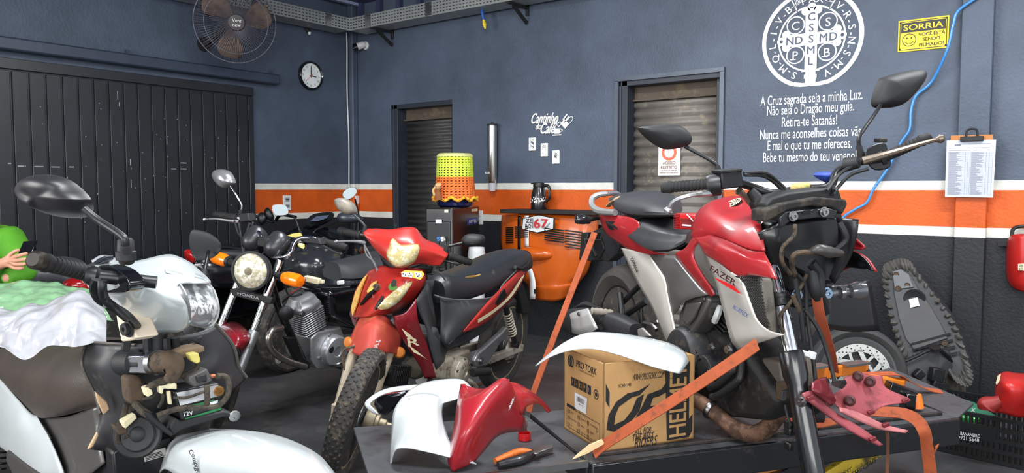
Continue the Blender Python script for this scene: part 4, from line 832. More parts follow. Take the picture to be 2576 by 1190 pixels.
# red side shroud of the tank; the far side shows its unpainted inside
def liner(src):
    k = MB(); k.add([V((p.x, p.y-.012, p.z+.001)) for p in src.v], src.f); k.build('shroud_lining', BLKG, fz, solid=.002, smooth=50)
for sg in (1, -1):
    m = MB(); m.sheet([Y((1738, 598, -.156), (1762, 597, -.175), (1788, 592, -.19), (1830, 605, -.2), (1884, 629, -.205), (1923, 634, -.2)), Y((1752, 608, -.16), (1768, 618, -.2), (1803, 624, -.235), (1848, 638, -.242), (1892, 654, -.24), (1938, 664, -.225)),
        Y((1765, 622, -.165), (1774, 640, -.2), (1815, 666, -.238), (1858, 699, -.242), (1884, 692, -.242), (1954, 703, -.232))], 5, 5)
    if sg < 0: m.v = [V((p.x-.06, -p.y*.72, p.z)) for p in m.v]; liner(m)
    m.build('tank_shroud', RED, fz, solid=.005, smooth=50)
    m = MB(); m.sheet([Y((1740, 600, -.157), (1762, 602, -.176)), Y((1722, 625, -.15), (1747, 622, -.17)), Y((1699, 642, -.14), (1744, 650, -.17)), Y((1735, 690, -.15), (1765, 692, -.17)), Y((1768, 728, -.155), (1786, 722, -.168)), Y((1788, 747, -.155), (1797, 742, -.165))], 4, 5)
    if sg < 0: m.v = [V((p.x-.06, -p.y*.72, p.z)) for p in m.v]; liner(m)
    m.build('tank_tail_strip', RED, fz, solid=.005, smooth=50)
    m = MB(); m.sheet([Y((1757, 603, -.168), (1766, 603, -.172), (1775, 640, -.18)), Y((1744, 622, -.165), (1757, 635, -.172), (1790, 668, -.18)), Y((1747, 652, -.165), (1768, 672, -.172), (1800, 700, -.18)), Y((1768, 695, -.16), (1783, 700, -.168), (1803, 718, -.176)), Y((1788, 722, -.158), (1796, 724, -.165), (1804, 735, -.17))], 4, 4)
    if sg < 0: m.v = [V((p.x-.06, -p.y*.72, p.z)) for p in m.v]; liner(m)
    m.build('grey_tank_panel', MESHG, fz, solid=.004, smooth=50)
    # silver radiator shroud
    if sg < 0: continue
    m = MB(); m.sheet([Y((1775, 640, -.195), (1815, 666, -.236), (1862, 700, -.244)), Y((1790, 680, -.2), (1835, 705, -.24), (1872, 722, -.25)), Y((1803, 720, -.205), (1857, 752, -.25), (1886, 762, -.255)), Y((1822, 795, -.21), (1880, 806, -.25), (1903, 806, -.26)), Y((1838, 855, -.2), (1903, 846, -.25), (1932, 832, -.262)), Y((1857, 881, -.19), (1925, 858, -.25), (1970, 843, -.265))], 5, 5)
    if sg < 0: m.v = [V((p.x-.06, -p.y*.72, p.z)) for p in m.v]; liner(m)
    m.build('radiator_shroud', SIL, fz, solid=.005, smooth=30)
q = Y((1788, 682), (1852, 722), (1850, 704), (1787, 664), y=-.262); m = MB(); m.qtext('FAZER', q, .03, shear=.1); m.build('model_lettering', mat('dark_decal', (54, 14, 18), .4), fz, smooth=0, fix=False)
m = MB(); m.add(Y((1797, 697), (1845, 719), (1866, 740), (1855, 736), (1826, 720), (1805, 706), y=-.262), [tuple(range(6))]); m.build('red_decal', mat('red_decal', (190, 24, 30), .4), fz, smooth=0)
m = MB(); m.qtext('BLUEFLEX', Y((1843, 775), (1880, 800), (1884, 790), (1847, 767), y=-.267), .02); m.build('fuel_lettering', mat('blue_decal', (60, 76, 140), .4), fz, smooth=0, fix=False)
# tail, seats, grab rail
for sg in (1, -1):
    m = MB(); m.sheet([Y((1507, 531, -.09), (1545, 540, -.105), (1590, 548, -.13), (1610, 560, -.14)), Y((1512, 556, -.1), (1548, 566, -.13), (1585, 580, -.145), (1612, 600, -.15)), Y((1525, 585, -.09), (1555, 603, -.12), (1590, 620, -.138), (1640, 630, -.14)), Y((1548, 603, -.08), (1575, 622, -.11), (1612, 638, -.13), (1680, 640, -.135))], 5, 5)
    if sg < 0: m.v = [V((p.x-.06, -p.y*.72, p.z)) for p in m.v]; liner(m)
    m.build('tail_panel', RED, fz, solid=.004, smooth=50)
m = MB(); m.prism(Y((1521, 556), (1567, 557), (1557, 583), (1531, 577), y=-.131), (0, .012, 0)); vt = m.build('tail_vent', BLK, fz, bevel=.003)
for k in range(3): s_ = MB(); s_.bar(*Y((1527+k*8, 560+k*3), (1552+k*4, 575+k*2), y=-.136), .004, .006); s_.build('vent_fin', BLKM, vt)
m = MB(); m.loft([Y((1532, 505, -.06), (1535, 497, 0.0), (1560, 498, .06)) + Y((1562, 525, .06), (1545, 522, -.06)), Y((1548, 505, -.1), (1560, 488, 0), (1600, 487, .1)) + Y((1610, 530, .1), (1562, 535, -.1)), Y((1585, 510, -.115), (1610, 487, 0), (1650, 482, .115)) + Y((1665, 535, .115), (1600, 545, -.115)), Y((1635, 515, -.115), (1660, 492, 0), (1690, 490, .11)) + Y((1700, 535, .11), (1650, 546, -.115)), Y((1690, 525, -.09), (1702, 508, 0), (1712, 505, .08)) + Y((1716, 530, .08), (1698, 543, -.09))], 5, 4)
m.build('passenger_seat', SEAT, fz)
sb = MB(); sb.tube(Y((1529, 520, -.09), (1540, 507, -.10), (1556, 497, -.07), (1580, 492, 0), (1615, 491, .08)), .006, 6, 5, flat=(.02, .004, (0, 0, 1))); sb.build('passenger_strap', mat('tan_strap', (150, 118, 92), .7), fz)
m = MB(); m.loft([Y((1582, 575, -.13), (1592, 556, -.11), (1625, 546, 0), (1668, 545, .11)) + Y((1668, 590, .12), (1588, 600, -.13)), Y((1597, 580, -.15), (1620, 558, -.12), (1650, 549, 0), (1690, 548, .12)) + Y((1695, 600, .13), (1618, 622, -.145)), Y((1640, 590, -.15), (1655, 572, -.12), (1680, 562, 0), (1712, 555, .12)) + Y((1718, 600, .13), (1648, 633, -.14)), Y((1690, 598, -.12), (1696, 585, -.1), (1712, 575, 0), (1730, 568, .1)) + Y((1738, 600, .11), (1690, 631, -.115)), Y((1728, 592, -.08), (1730, 586, -.06), (1738, 580, 0), (1748, 576, .06)) + Y((1752, 600, .06), (1726, 612, -.08))], 5, 4)
m.build('rider_seat', SEAT, fz)
m = MB(); m.tube(Y((1528, 487, -.03), (1506, 490, -.07), (1490, 500, -.1), (1490, 518, -.115), (1508, 531, -.12), (1548, 535, -.125)), [.012, .013, .014, .014, .016, .014], 8, 5); m.tube(Y((1528, 487, -.03), (1538, 486, 0), (1552, 487, .05), (1560, 494, .1), (1575, 520, .12)), .012, 8, 5); m.build('grab_rail', mat('grab_rail_silver', (150, 150, 150), .38, metal=.5), fz)
blinker(fz, A(1478, 553, y=-.14), A(1447, 551, y=-.2), .022, mat('smoked_lens', (34, 34, 38), .15, coat=.6), stem_to=A(1508, 548, y=-.07))
m = MB(); m.prism(Y((1476, 588), (1540, 560), (1560, 600), (1552, 640), (1530, 658), (1478, 656), y=.0), (-.0, .05, 0)); m.prism(Y((1462, 586), (1478, 584), (1470, 656), (1456, 654), y=-.07), (0, .15, 0)); m.prism(X((1470, 600), (1545, 605), (1548, 655), (1478, 656), x=-.32), (-.02, 0, 0)); m.build('plate_holder', BLKM, fz, bevel=.004)
m = MB(); [m.tube(Y((1495, 600, -.07), (1490, 620, -.07), (1500, 645, -.07)), .006, 6), m.tube(Y((1512, 598, -.07), (1520, 625, -.07), (1507, 650, -.07)), .006, 6)]; m.build('plate_bracket', DKM, fz)
# side panels
m = MB(); m.sheet([Y((1562, 624, -.12), (1585, 628, -.135), (1633, 641, -.14)), Y((1578, 660, -.13), (1612, 662, -.15), (1660, 680, -.15)), Y((1603, 712, -.14), (1648, 722, -.165), (1673, 705, -.158)), Y((1635, 765, -.15), (1662, 760, -.172), (1680, 745, -.165)), Y((1656, 810, -.155), (1672, 808, -.175), (1692, 800, -.168)), Y((1676, 862, -.15), (1690, 862, -.17), (1704, 860, -.165))], 5, 5); m.build('side_panel', SIL, fz, solid=.005, smooth=28)
m = MB(); m.qtext('YAMAHA', Y((1584, 650), (1600, 686), (1607, 684), (1592, 645), y=-.152), .02); m.v = [p for p in m.v]; m.build('maker_lettering', BLK, fz, smooth=0, fix=False)
m = MB(); m.sheet([Y((1634, 641, -.139), (1665, 641, -.14), (1697, 645, -.139)), Y((1662, 680, -.15), (1700, 690, -.16), (1733, 690, -.15)), Y((1674, 703, -.157), (1712, 720, -.17), (1766, 728, -.155)), Y((1682, 750, -.165), (1712, 748, -.178), (1782, 742, -.155)), Y((1692, 792, -.166), (1706, 778, -.175), (1722, 748, -.17))], 5, 4); m.build('side_cover', GRY, fz, solid=.004, smooth=28)
m = MB(); m.prism(Y((1724, 748), (1780, 742), (1786, 757), (1765, 800), (1752, 822), (1720, 866), (1706, 842), (1706, 790), y=-.150), (0, .1, 0)); sb_ = m.build('air_box', GRY, fz, bevel=.012, seg=3)
m = MB(); m.prism(Y((1732, 762), (1768, 760), (1752, 800), (1735, 820), (1722, 800), y=-.152), (0, -.012, 0)); m.build('air_box_boss', GRY, sb_, bevel=.008, seg=3); bolt(sb_, A(1770, 752, y=-.152), (0, -1, 0), .008)
# rear wheel, swing arm, muffler, pegs
wheel(fz, (-.03, 0, .315), (0, 1, 0), .315, .14, .222, 'alloy', mat('rear_tyre', (58, 54, 50), .8, dirt=(112, 96, 76), damt=.12, dscale=9), mat('wheel_black', (26, 26, 28), .4), 5, .05, disc=.11)
m = MB(); m.bar((-.03, -.1, .3), (.5, -.1, .38), .03, .05); m.bar((-.03, .1, .3), (.5, .1, .38), .03, .05); m.build('swing_arm', BLKM, fz, bevel=.006)
m = MB(); m.tube(Y((1566, 762, -.1), (1590, 737, -.1), (1612, 716, -.1)), .012, 8); m.tube(Y((1573, 793, -.12), (1600, 775, -.12), (1628, 757, -.12)), .014, 8); m.tube(Y((1612, 770, -.1), (1613, 820, -.1)), .008, 8); m.tube(Y((1560, 738, -.12), (1566, 800, -.14), (1572, 830, -.14)), .013, 8); m.build('rear_subframe', BLK, fz)
m = MB(); m.lathe(A(1566, 820, y=-.16), (0, -1, 0), [(.001, 0), (.03, 0), (.03, .01), (.014, .012), (.012, .02), (.001, .02)], 20); m.build('peg_mount', STL, fz)
m = MB(); m.lathe(A(1540, 787, y=-.2), A(1500, 783, y=-.27)-A(1540, 787, y=-.2), [(.001, 0), (.012, 0)]+[(.015 if i % 2 else .012, .01*i) for i in range(1, 10)]+[(.001, .095)], 14); m.build('passenger_peg', mat('worn_rubber', (140, 134, 124), .7), fz)
ml = Y((1600, 838, -.17), (1545, 822, -.2), (1470, 812, -.235), (1437, 806, -.25)); m = MB()
m.loft([[c+V((0, b, a)) for a, b in ((.062*s_, 0), (.045*s_, -.045*s_), (-.045*s_, -.045*s_), (-.062*s_, 0), (-.045*s_, .045*s_), (.045*s_, .045*s_))] for c, s_ in zip(ml, (.6, .95, 1.05, .85))], 5, 3); mu = m.build('muffler', BLKM, fz)
m = MB(); m.sheet([Y((1478, 776, -.29), (1502, 826, -.29)), Y((1458, 780, -.3), (1474, 842, -.3)), Y((1436, 788, -.3), (1446, 840, -.3)), Y((1432, 794, -.27), (1434, 832, -.27))], 3, 4); m.build('heat_shield', mat('muffler_silver', (196, 196, 192), .3, metal=.5), mu, solid=.006); bolt(mu, A(1457, 790, y=-.306), (0, -1, 0), .007)
m = MB(); m.sheet([Y((1440, 775, -.2), (1470, 764, -.2), (1518, 778, -.2)), Y((1445, 772, -.14), (1475, 758, -.14), (1520, 775, -.14))], 5, 3); m.build('muffler_guard', BLKM, mu, solid=.012)
m = MB(); m.prism(Y((1602, 828), (1614, 824), (1636, 846), (1604, 850), y=-.19), (0, .012, 0)); m.build('heel_guard', mat('alloy_plate', (190, 188, 182), .35, metal=.7), fz, bevel=.006)
m = MB(); [m.tube(Y((1620, 812, -.15), (1640, 818, -.16), (1652, 830, -.16)), .008, 8), m.tube(Y((1640, 822, -.14), (1655, 808, -.14)), .006, 8)]; m.build('brake_pedal', STL, fz)
# engine
m = MB(); m.prism(Y((1700, 850), (1790, 830), (1870, 880), (1960, 1010), (1930, 1060), (1830, 1050), (1745, 1000), (1700, 920), y=-.1), (0, .2, 0)); m.build('crankcase', mat('grimy_engine_black', (20, 19, 19), .6, dirt=(46, 38, 32), damt=.2, dscale=14), fz, bevel=.02, seg=3)
cover(fz, A(1752, 886, y=-.1), (0, -1, 0), [(.001, 0), (.098, 0), (.098, .05), (.085, .075), (.05, .082), (.001, .084)], mat('engine_black', (40, 40, 42), .5, dirt=(84, 74, 62), damt=.08), 'clutch_cover', 7, .09, .052)
cover(fz, A(1800, 930, y=-.1), (0, -1, 0), [(.001, 0), (.055, 0), (.052, .05), (.03, .06), (.001, .06)], BLKM, 'pump_cover', 4, .045, .052)
cy = A(1812, 845, y=-.05); Rl = Matrix.Rotation(.35, 3, 'Y'); fins(fz, (cy.x-.03, 0, cy.z-.06), Rl, .13, .17, .16, 10, 'cylinder_fins', DKM)
m = MB(); m.prism(Y((1800, 770), (1850, 760), (1862, 800), (1815, 815), y=-.085), (0, .17, 0)); m.build('cylinder_head', BLKM, fz, bevel=.01)
cable(fz, Y((1798, 808, -.1), (1806, 790, -.11), (1812, 770, -.1)), .012, WHT, 'spark_plug_cap')
for a, b in (((1792, 875), (1786, 860)), ((1835, 880), (1838, 900))): bolt(fz, A(*a, y=-.14), (0, -1, 0), .012)
for pts in (((1840, 870, -.1), (1844, 905, -.12), (1845, 930, -.13), (1810, 965, -.15), (1785, 975, -.16)), ((1868, 890, -.1), (1864, 940, -.12), (1855, 960, -.13), (1815, 990, -.15), (1790, 1000, -.16))): cable(fz, Y(*pts), .013, DKM, 'drain_hose', 10)
m = MB(); m.tube(Y((1700, 985, -.19), (1755, 1008, -.16), (1800, 1040, -.13), (1850, 1080, -.1), (1905, 1090, -.07), (1945, 1060, -.05), (1975, 1005, -.04), (1985, 960, -.03)), [.026, .025, .026, .028, .028, .027, .024, .022], 16); ex = m.build('exhaust_pipe', EXH, fz); m = MB()
for t_ in ((1787, 1031),): m.lathe(A(*t_, y=-.14), A(1810, 1047, y=-.125)-A(*t_, y=-.14), [(.03, -.008), (.032, 0), (.03, .008), (.026, .01), (.026, -.01)], 18, True)
m.build('pipe_clamp', STL, ex)
m = MB(); m.prism(Y((1900, 900), (1962, 905), (1975, 985), (1940, 1000), (1905, 990), y=-.06), (0, .12, 0)); m.build('oil_cooler', mat('dusty_alloy', (104, 96, 88), .6, metal=.4), fz, bevel=.012)
m = MB(); m.prism(Y((1950, 960), (1990, 955), (1992, 975), (1968, 985), (1965, 1010), (1952, 1005), y=-.11), (0, .02, 0)); m.build('horn_bracket', STL, fz, bevel=.004)
# radiator
m = MB(); m.prism(X((1864, 698), (1932, 694), (1952, 850), (1910, 815), x=1.16), (-.03, 0, 0)); m.build('radiator_core', BLK, fz)
m = MB(); hx = []
M_GM = mat('radiator_mesh', (52, 50, 48), .5)
for r in range(15):
    for c in range(8):
        u, v = (c+.5*(r % 2))/8, r/15
        if u > .98: continue
        a, b = X((1866+36*v, 699+115*v), (1912+30*v, 697+130*v), x=1.168); p = a.lerp(b, u+.02); hx.append(p)
for p in hx: m.tube([p+V((0, .0075*math.cos(k*PI/3), .0075*math.sin(k*PI/3))) for k in range(6)], .0017, 4, 1, True)
m.build('radiator_grille', M_GM, fz, fix=False)
m = MB(); m.prism(X((1908, 698), (1946, 700), (1962, 838), (1945, 846), (1922, 800), x=1.17), (-.05, 0, 0)); m.build('radiator_tank', mat('radiator_grey', (116, 112, 102), .5, dirt=(80, 74, 66), damt=.1), fz, bevel=.012, seg=3)
# fork leg, steering, bracket
ft, fb = A(1938, 640, y=-.105), A(1992, 893, y=-.105); d_ = (fb-ft).normalized(); m = MB(); m.tube([ft, A(1965, 765, y=-.105), fb], .0205, 20, 2); fk = m.build('fork_tube', CHR, fz)
m = MB(); a = A(1964, 752, y=-.105); m.lathe(a-d_*.02, d_, [(.024, 0), (.026, .004), (.026, .016), (.023, .02), (.023, .026), (.025, .03), (.025, .04), (.021, .042), (.021, 0)], 20, True); m.build('fork_gaiter_ring', BLK, fk)
fe = A(2052, 1215, y=-.105); m = MB(); L = (fe-fb).length; d2 = (fe-fb).normalized(); m.lathe(fb-d2*.012, d2, [(.021, 0), (.034, 0), (.036, .01), (.036, .07), (.029, .1), (.029, .14), (.031, .2), (.031, L-.02), (.024, L+.02), (.001, L+.02)], 28); sl = m.build('fork_slider', FRK, fz)
bolt(sl, A(2016, 1008, y=-.135), (0.2, -1, 0), .013); 
for py in (1068, 1084, 1122): m = MB(); m.box(A(1984, py, y=-.12), (.03, .016, .022)); m.build('caliper_lug', BLK, sl, bevel=.004)
cable(fz, Y((1975, 1020, -.12), (1982, 1050, -.13), (1990, 1070, -.125)), .004)
m = MB(); m.prism(X((1985, 735), (2068, 722), (2072, 755), (1990, 762), x=1.1), (-.06, 0, 0)); m.build('lower_yoke', BLKM, fz, bevel=.006)
for px in (2002, 2078): bolt(fz, A(px, 742 if px < 2050 else 738, x=1.105), (1, 0, 0), .014, mat('blue_zinc', (150, 170, 190), .25, metal=1))
m = MB(); m.tube(X((2022, 850, 1.05), (2045, 815, 1.08), (2072, 780, 1.1)), .017, 12); m.build('frame_stay', mat('grey_stay', (112, 112, 112), .4, metal=.4), fz)
m = MB(); m.prism(X((1985, 640), (2080, 640), (2085, 735), (2062, 770), (2010, 780), (1985, 740), x=1.08), (-.12, 0, 0)); m.build('steering_head', BLKM, fz, bevel=.01)
# instrument carrier and front cowl stay
m = MB(); m.prism(X((1927, 515), (1943, 498), (1985, 485), (2085, 473), (2112, 478), (2120, 505), (2110, 512), (1990, 520), (1935, 535), x=1.13), (-.09, 0, 0)); ic = m.build('instrument_housing', BLKM, fz, bevel=.006)
m = MB(); m.prism(X((1925, 530), (1970, 512), (2060, 496), (2130, 502), (2133, 515), (2120, 540), (2095, 522), (2040, 518), (1985, 528), (1950, 548), (1925, 560), x=1.16), (-.07, 0, 0)); m.build('dusty_cowl_lip', mat('dusty_black', (56, 48, 40), .8, dirt=(28, 27, 26), damt=.4, dscale=16), ic, bevel=.005)
m = MB(); m.prism(X((1955, 525), (2115, 505), (2118, 560), (1950, 600), x=1.07), (-.03, 0, 0)); m.build('stay_back_plate', BLK, fz)
m = MB(); m.prism(X((1962, 548), (1980, 533), (2085, 524), (2108, 530), (2100, 552), (2060, 548), (1990, 556), (1965, 575), x=1.175), (-.012, 0, 0)); st = m.build('headlight_stay', BLK, fz, bevel=.003)
for px, py in ((1994, 544), (2072, 533)): bolt(st, A(px, py, x=1.177), (1, 0, 0), .011)
m = MB(); m.prism(X((2020, 530), (2040, 527), (2036, 540), (2018, 540), x=1.178), (.002, 0, 0)); m.prism(X((2002, 534), (2012, 533), (2008, 541), (1998, 541), x=1.178), (.002, 0, 0)); m.prism(X((2046, 527), (2058, 525), (2054, 530), (2044, 531), x=1.178), (.002, 0, 0)); m.build('stay_slot', mat('slot_black', (6, 6, 7), .9), st)
m = MB(); m.prism(X((1955, 560), (2098, 545), (2148, 552), (2162, 550), (2150, 610), (2142, 640), (2118, 700), (2096, 716), (2060, 712), (2000, 680), (1955, 640), (1940, 600), x=1.11), (-.08, 0, 0)); m.build('cowl_inner_panel', mat('deep_black_plastic', (14, 14, 16), .35), fz, bevel=.012, seg=3)
m = MB(); m.sheet([X((2103, 548, 1.15), (2108, 580, 1.15), (2105, 640, 1.14), (2085, 700, 1.12)), X((2160, 551, 1.2), (2155, 590, 1.2), (2140, 645, 1.18), (2098, 714, 1.14))], 5, 3); m.build('cowl_wing', mat('cowl_plastic', (28, 28, 30), .3), fz, solid=.005)
m = MB(); m.sheet([X((1905, 585, 1.14), (1915, 610, 1.14), (1950, 700, 1.12)), X((1962, 560, 1.16), (1965, 610, 1.17), (1990, 690, 1.14))], 4, 3); m.build('cowl_wing', mat('cowl_plastic', (28, 28, 30), .3), fz, solid=.005)
M_WIRE = mat('dusty_wire_wrap', (74, 60, 44), .8, dirt=(36, 33, 30), damt=.3, dscale=30)
for pts, r in ((((2000, 565, 1.19), (1998, 590, 1.2), (1983, 608, 1.21), (1968, 625, 1.21), (1968, 660, 1.21), (1988, 690, 1.2)), .008), (((2090, 640, 1.2), (2040, 635, 1.22), (2000, 640, 1.22), (1992, 670, 1.2), (2005, 700, 1.19)), .011), (((2030, 690, 1.2), (2010, 730, 1.2), (1985, 765, 1.19), (1965, 790, 1.2), (1960, 815, 1.2), (1975, 840, 1.2), (1990, 868, 1.19)), .007), (((1995, 745, 1.2), (2010, 780, 1.2), (2025, 815, 1.18)), .009)): cable(fz, X(*pts), r*.78, M_WIRE, 'wire_loom', 9)
for pts, r in ((((2112, 560, 1.18), (2125, 585, 1.19), (2128, 605, 1.19), (2105, 628, 1.18)), .009), (((2040, 660, 1.2), (2060, 690, 1.2), (2062, 740, 1.2), (2075, 785, 1.18)), .016), (((2005, 690, 1.2), (2025, 720, 1.2), (2030, 790, 1.2), (2045, 900, 1.22), (2052, 960, 1.24)), .006), (((2025, 780, 1.2), (2060, 830, 1.22), (2085, 900, 1.24), (2100, 962, 1.27)), .006), (((2000, 700, 1.2), (2015, 790, 1.2), (2022, 860, 1.2)), .007), (((2040, 680, 1.19), (2052, 730, 1.2), (2070, 770, 1.18)), .02)): cable(fz, X(*pts), r, BLKM, 'wire_loom', 9)
m = MB(); m.tube(X((2035, 636, 1.21), (2060, 628, 1.23), (2085, 634, 1.23), (2116, 637, 1.21)), [.008, .016, .018, .01], 12); m.build('wrapped_connector', mat('taped_loom', (62, 60, 58), .4, dirt=(110, 90, 66), damt=.15), fz)
m = MB(); m.bar(*X((2012, 886), (2038, 893), x=1.24), .014, .016); m.bar(*X((2036, 892), (2048, 895), x=1.24), .02, .022); m.build('loose_connector', WHT, fz, bevel=.003)
m = MB(); m.lathe(A(2112, 736, x=1.1), A(2180, 728, x=1.12)-A(2112, 736, x=1.1), [(.001, 0), (.02, 0), (.022, .012), (.012, .018), (.012, .028), (.022, .035), (.028, .06), (.026, .08), (.001, .09)], 20); m.tube([A(2070, 742, x=1.1), A(2112, 736, x=1.1)], .01, 8, 1); m.build('turn_signal', mat('smoked_clear_lens', (110, 112, 116), .1, metal=.5), fz)
# left side lower cowl seen from its inside
m = MB(); m.sheet([X((2085, 720, .95), (2140, 716, .95), (2190, 705, .95)), X((2080, 775, .95), (2145, 775, .95), (2200, 760, .95)), X((2072, 825, .95), (2140, 835, .95), (2214, 832, .95))], 4, 4); m.build('lower_cowl', mat('cowl_plastic', (28, 28, 30), .3), fz, solid=.006)
# handlebar and controls
gr0, gr1 = A(1672, 472, y=-.39), A(1792, 462, y=-.27); grip(fz, gr0, gr1, .0175)
gl1 = A(2215, 400, y=.26); gl0 = A(2372, 346, y=.39); gl0 = gl1+(gl0-gl1).normalized()*.15
bm = A(2010, 475, x=.98); m = MB(); m.tube([gr1, A(1850, 460, y=-.2), A(1890, 470, y=-.13), A(1945, 486, y=-.06), bm, A(2085, 470, y=.09), A(2105, 435, y=.14), A(2150, 410, y=.2), gl1], .0125, 12); m.build('handlebar', BLK, fz); gl_b = A(2344, 342, y=.37)
grip(fz, gl1+(gl_b-gl1).normalized()*.14, gl1, .0165)
lever(fz, Y((1680, 529, -.41), (1695, 506, -.4), (1735, 492, -.36), (1775, 487, -.3), (1812, 481, -.24)), .007)
lever(fz, [A(2366, 349, y=.33), A(2330, 358, y=.31), A(2240, 385, y=.25), A(2170, 405, y=.19)], .008, mat('worn_lever', (120, 108, 96), .4, metal=.7))
m = MB(); m.lathe(A(1786, 466, y=-.275), gr1-gr0, [(.001, -.01), (.03, -.01), (.034, .0), (.034, .03), (.022, .035), (.001, .035)], 22); m.build('throttle_housing', BLK, fz)
mc = A(1843, 448, y=-.215); m = MB(); m.prism(X((1815, 433), (1866, 428), (1872, 470), (1818, 476), x=mc.x+.02), (-.045, 0, 0)); rs_ = m.build('brake_reservoir', DKM, fz, bevel=.004); m = MB(); m.prism(X((1813, 428), (1868, 423), (1868, 432), (1814, 437), x=mc.x+.024), (-.052, 0, 0)); m.build('reservoir_lid', BLKM, rs_, bevel=.003)
m = MB(); m.tube(Y((1858, 480, -.19), (1870, 490, -.17), (1885, 505, -.14), (1905, 530, -.12)), [.013, .009, .012, .01], 10); m.build('brake_hose_banjo', mat('banjo_steel', (120, 112, 100), .4, metal=.6), fz)
m = MB(); m.loft([X((2180, 375), (2222, 358), (2235, 385), (2240, 420), (2200, 428), (2180, 405), x=v) for v in (1.02, 1.05, 1.08)], 1, 3); sw = m.build('switch_pod', BLK, fz, bevel=.004); m = MB(); m.box(A(2215, 353, x=1.05), (.03, .028, .014)); m.build('switch_button', DKM, sw, bevel=.003)
m = MB(); m.tube([A(2160, 408, y=.18), A(2125, 415, y=.16)], [.018, .022], 12, 2); m.build('clutch_perch', BLKM, fz)
for pts in (((1872, 440, -.18), (1920, 443, -.1), (1955, 465, -.04), (1980, 495, 0)), ((1870, 436, -.18), (1925, 435, -.1), (1965, 465, -.02), (1990, 490, 0)), ((2160, 418, .18), (2110, 420, .15), (2098, 450, .12), (2098, 480, .08)), ((2185, 425, .2), (2140, 440, .16), (2110, 470, .12), (2095, 490, .08)), ((2150, 415, .17), (2110, 440, .12), (2080, 480, .05)), ((1905, 530, -.12), (1910, 570, -.12), (1935, 620, -.12)), ((1880, 500, -.14), (1905, 550, -.125), (1925, 620, -.12))): cable(fz, Y(*pts), .0055)
m = MB(); m.tube(Y((1888, 480, -.15), (1905, 500, -.13), (1915, 520, -.12)), [.014, .018, .016], 12); m.build('hose_boot', BLKM, fz)
# mirrors
o = X(*((1607, 322), (1645, 316), (1695, 313), (1722, 328), (1733, 345), (1732, 360), (1718, 370), (1680, 376), (1655, 368), (1626, 347)), x=.86)
mirror(fz, o, (.05, .0, .0), X((1722, 368, .88), (1745, 380, .9), (1785, 402, .93), (1805, 418, .94), (1808, 440, .94)), BLKM, power=.25)
o = X(*((2319, 177), (2315, 203), (2281, 246), (2254, 268), (2222, 272), (2199, 269), (2195, 251), (2208, 208), (2224, 194), (2285, 178)), x=1.0)
mirror(fz, o, (.05, .0, .0), X((2224, 250, 1.02), (2195, 295, 1.03), (2164, 340, 1.05), (2160, 362, 1.05), (2165, 388, 1.05)), BLKM, power=.25)
# ignition keys with their fobs
kf = thing('key_fob', 'blue cap key fob on the ignition keys of the red and silver motorcycle', 'key fob', FZ)
p = A(2068, 444, x=1.06); m = MB(); m.dome(smooth_out(X((2045, 440), (2060, 433), (2085, 432), (2102, 437), (2098, 452), (2085, 462), (2062, 452), x=1.05)), (.03, 0, .0), 4); m.build('cap_crown', mat('blue_fabric', (34, 62, 150), .6), kf)
m = MB(); m.tube(X((2080, 460, 1.07), (2072, 470, 1.07), (2078, 480, 1.07), (2090, 475, 1.07), (2090, 462, 1.07)), .004, 8, 4, True); m.build('key_ring', STL, kf)
m = MB(); m.dome(smooth_out(X((1992, 463), (2030, 458), (2036, 470), (2030, 483), (1993, 482), x=1.02)), (.02, 0, 0), 3); ct = m.build('cloth_tag', mat('floral_cloth', (206, 176, 110), .9, dirt=(120, 160, 70), damt=.2, dscale=40), None); ct.matrix_world = FZ.M; tag(ct, 'yellow and green cloth tag lying by the ignition keys', 'cloth tag')
# red boxed tool on the rider seat
rb = thing('charger_box', 'small red plastic box resting on the seat against the red tank', 'box', FZ)
m = MB(); m.prism(Y((1698, 536), (1748, 540), (1752, 578), (1700, 577), y=-.12), (0.0, .08, 0)); b0 = m.build('box_body', mat('red_box_plastic', (190, 30, 34), .4), rb, bevel=.006)
for k in range(9): m = MB(); m.bar(*Y((1697, 539+k*4.4), (1708, 540+k*4.4), y=-.124), .01, .003); m.build('grip_rib', RED, b0)
m = MB(); m.prism(Y((1712, 549), (1747, 552), (1748, 573), (1713, 571), y=-.1225), (0, .001, 0)); m.build('label', mat('dark_red_label', (110, 26, 28), .5), b0); m = MB(); m.prism(Y((1716, 564), (1738, 566), (1738, 570), (1716, 568), y=-.1235), (0, .001, 0)); m.tube(Y((1728, 540, -.125), (1740, 552, -.13), (1746, 560, -.125)), .002, 6); m.build('white_lead', WHT, b0)
# ------------------------------------------------------------------ lift table and what lies on it
Z = W0.Z; at = W0.at; ZD = ZT; ZT = 0.371; K = 0.855
def D(*pts, d=None): return [W0.at(p[0], p[1], d=(p[2] if len(p) > 2 else d)*K) for p in pts]
tA, tB = at(1485, 1165, z=ZT), at(2410, 1050, z=ZT); eD = (tB-tA).normalized(); gD = V((0, 0, 1)).cross(eD); TL = (tB-tA).length
TM = Fr((tA.x, tA.y, 0), math.degrees(math.atan2(eD.y, eD.x)))
lt = thing('lift_table', 'low black steel motorcycle lift table with scissor legs under the red and silver motorcycle', 'lift table', TM)
M_TOP = mat('worn_table_steel', (70, 72, 75), .42, metal=.1, dirt=(48, 48, 50), damt=.2, dscale=5, vary=.25); M_TBK = mat('table_black', (20, 21, 24), .32, coat=.2, dirt=(48, 46, 44), damt=.02)
m = MB(); m.box((TL/2, .27, ZT-.006), (TL, .54, .012)); m.build('table_top', M_TOP, lt)
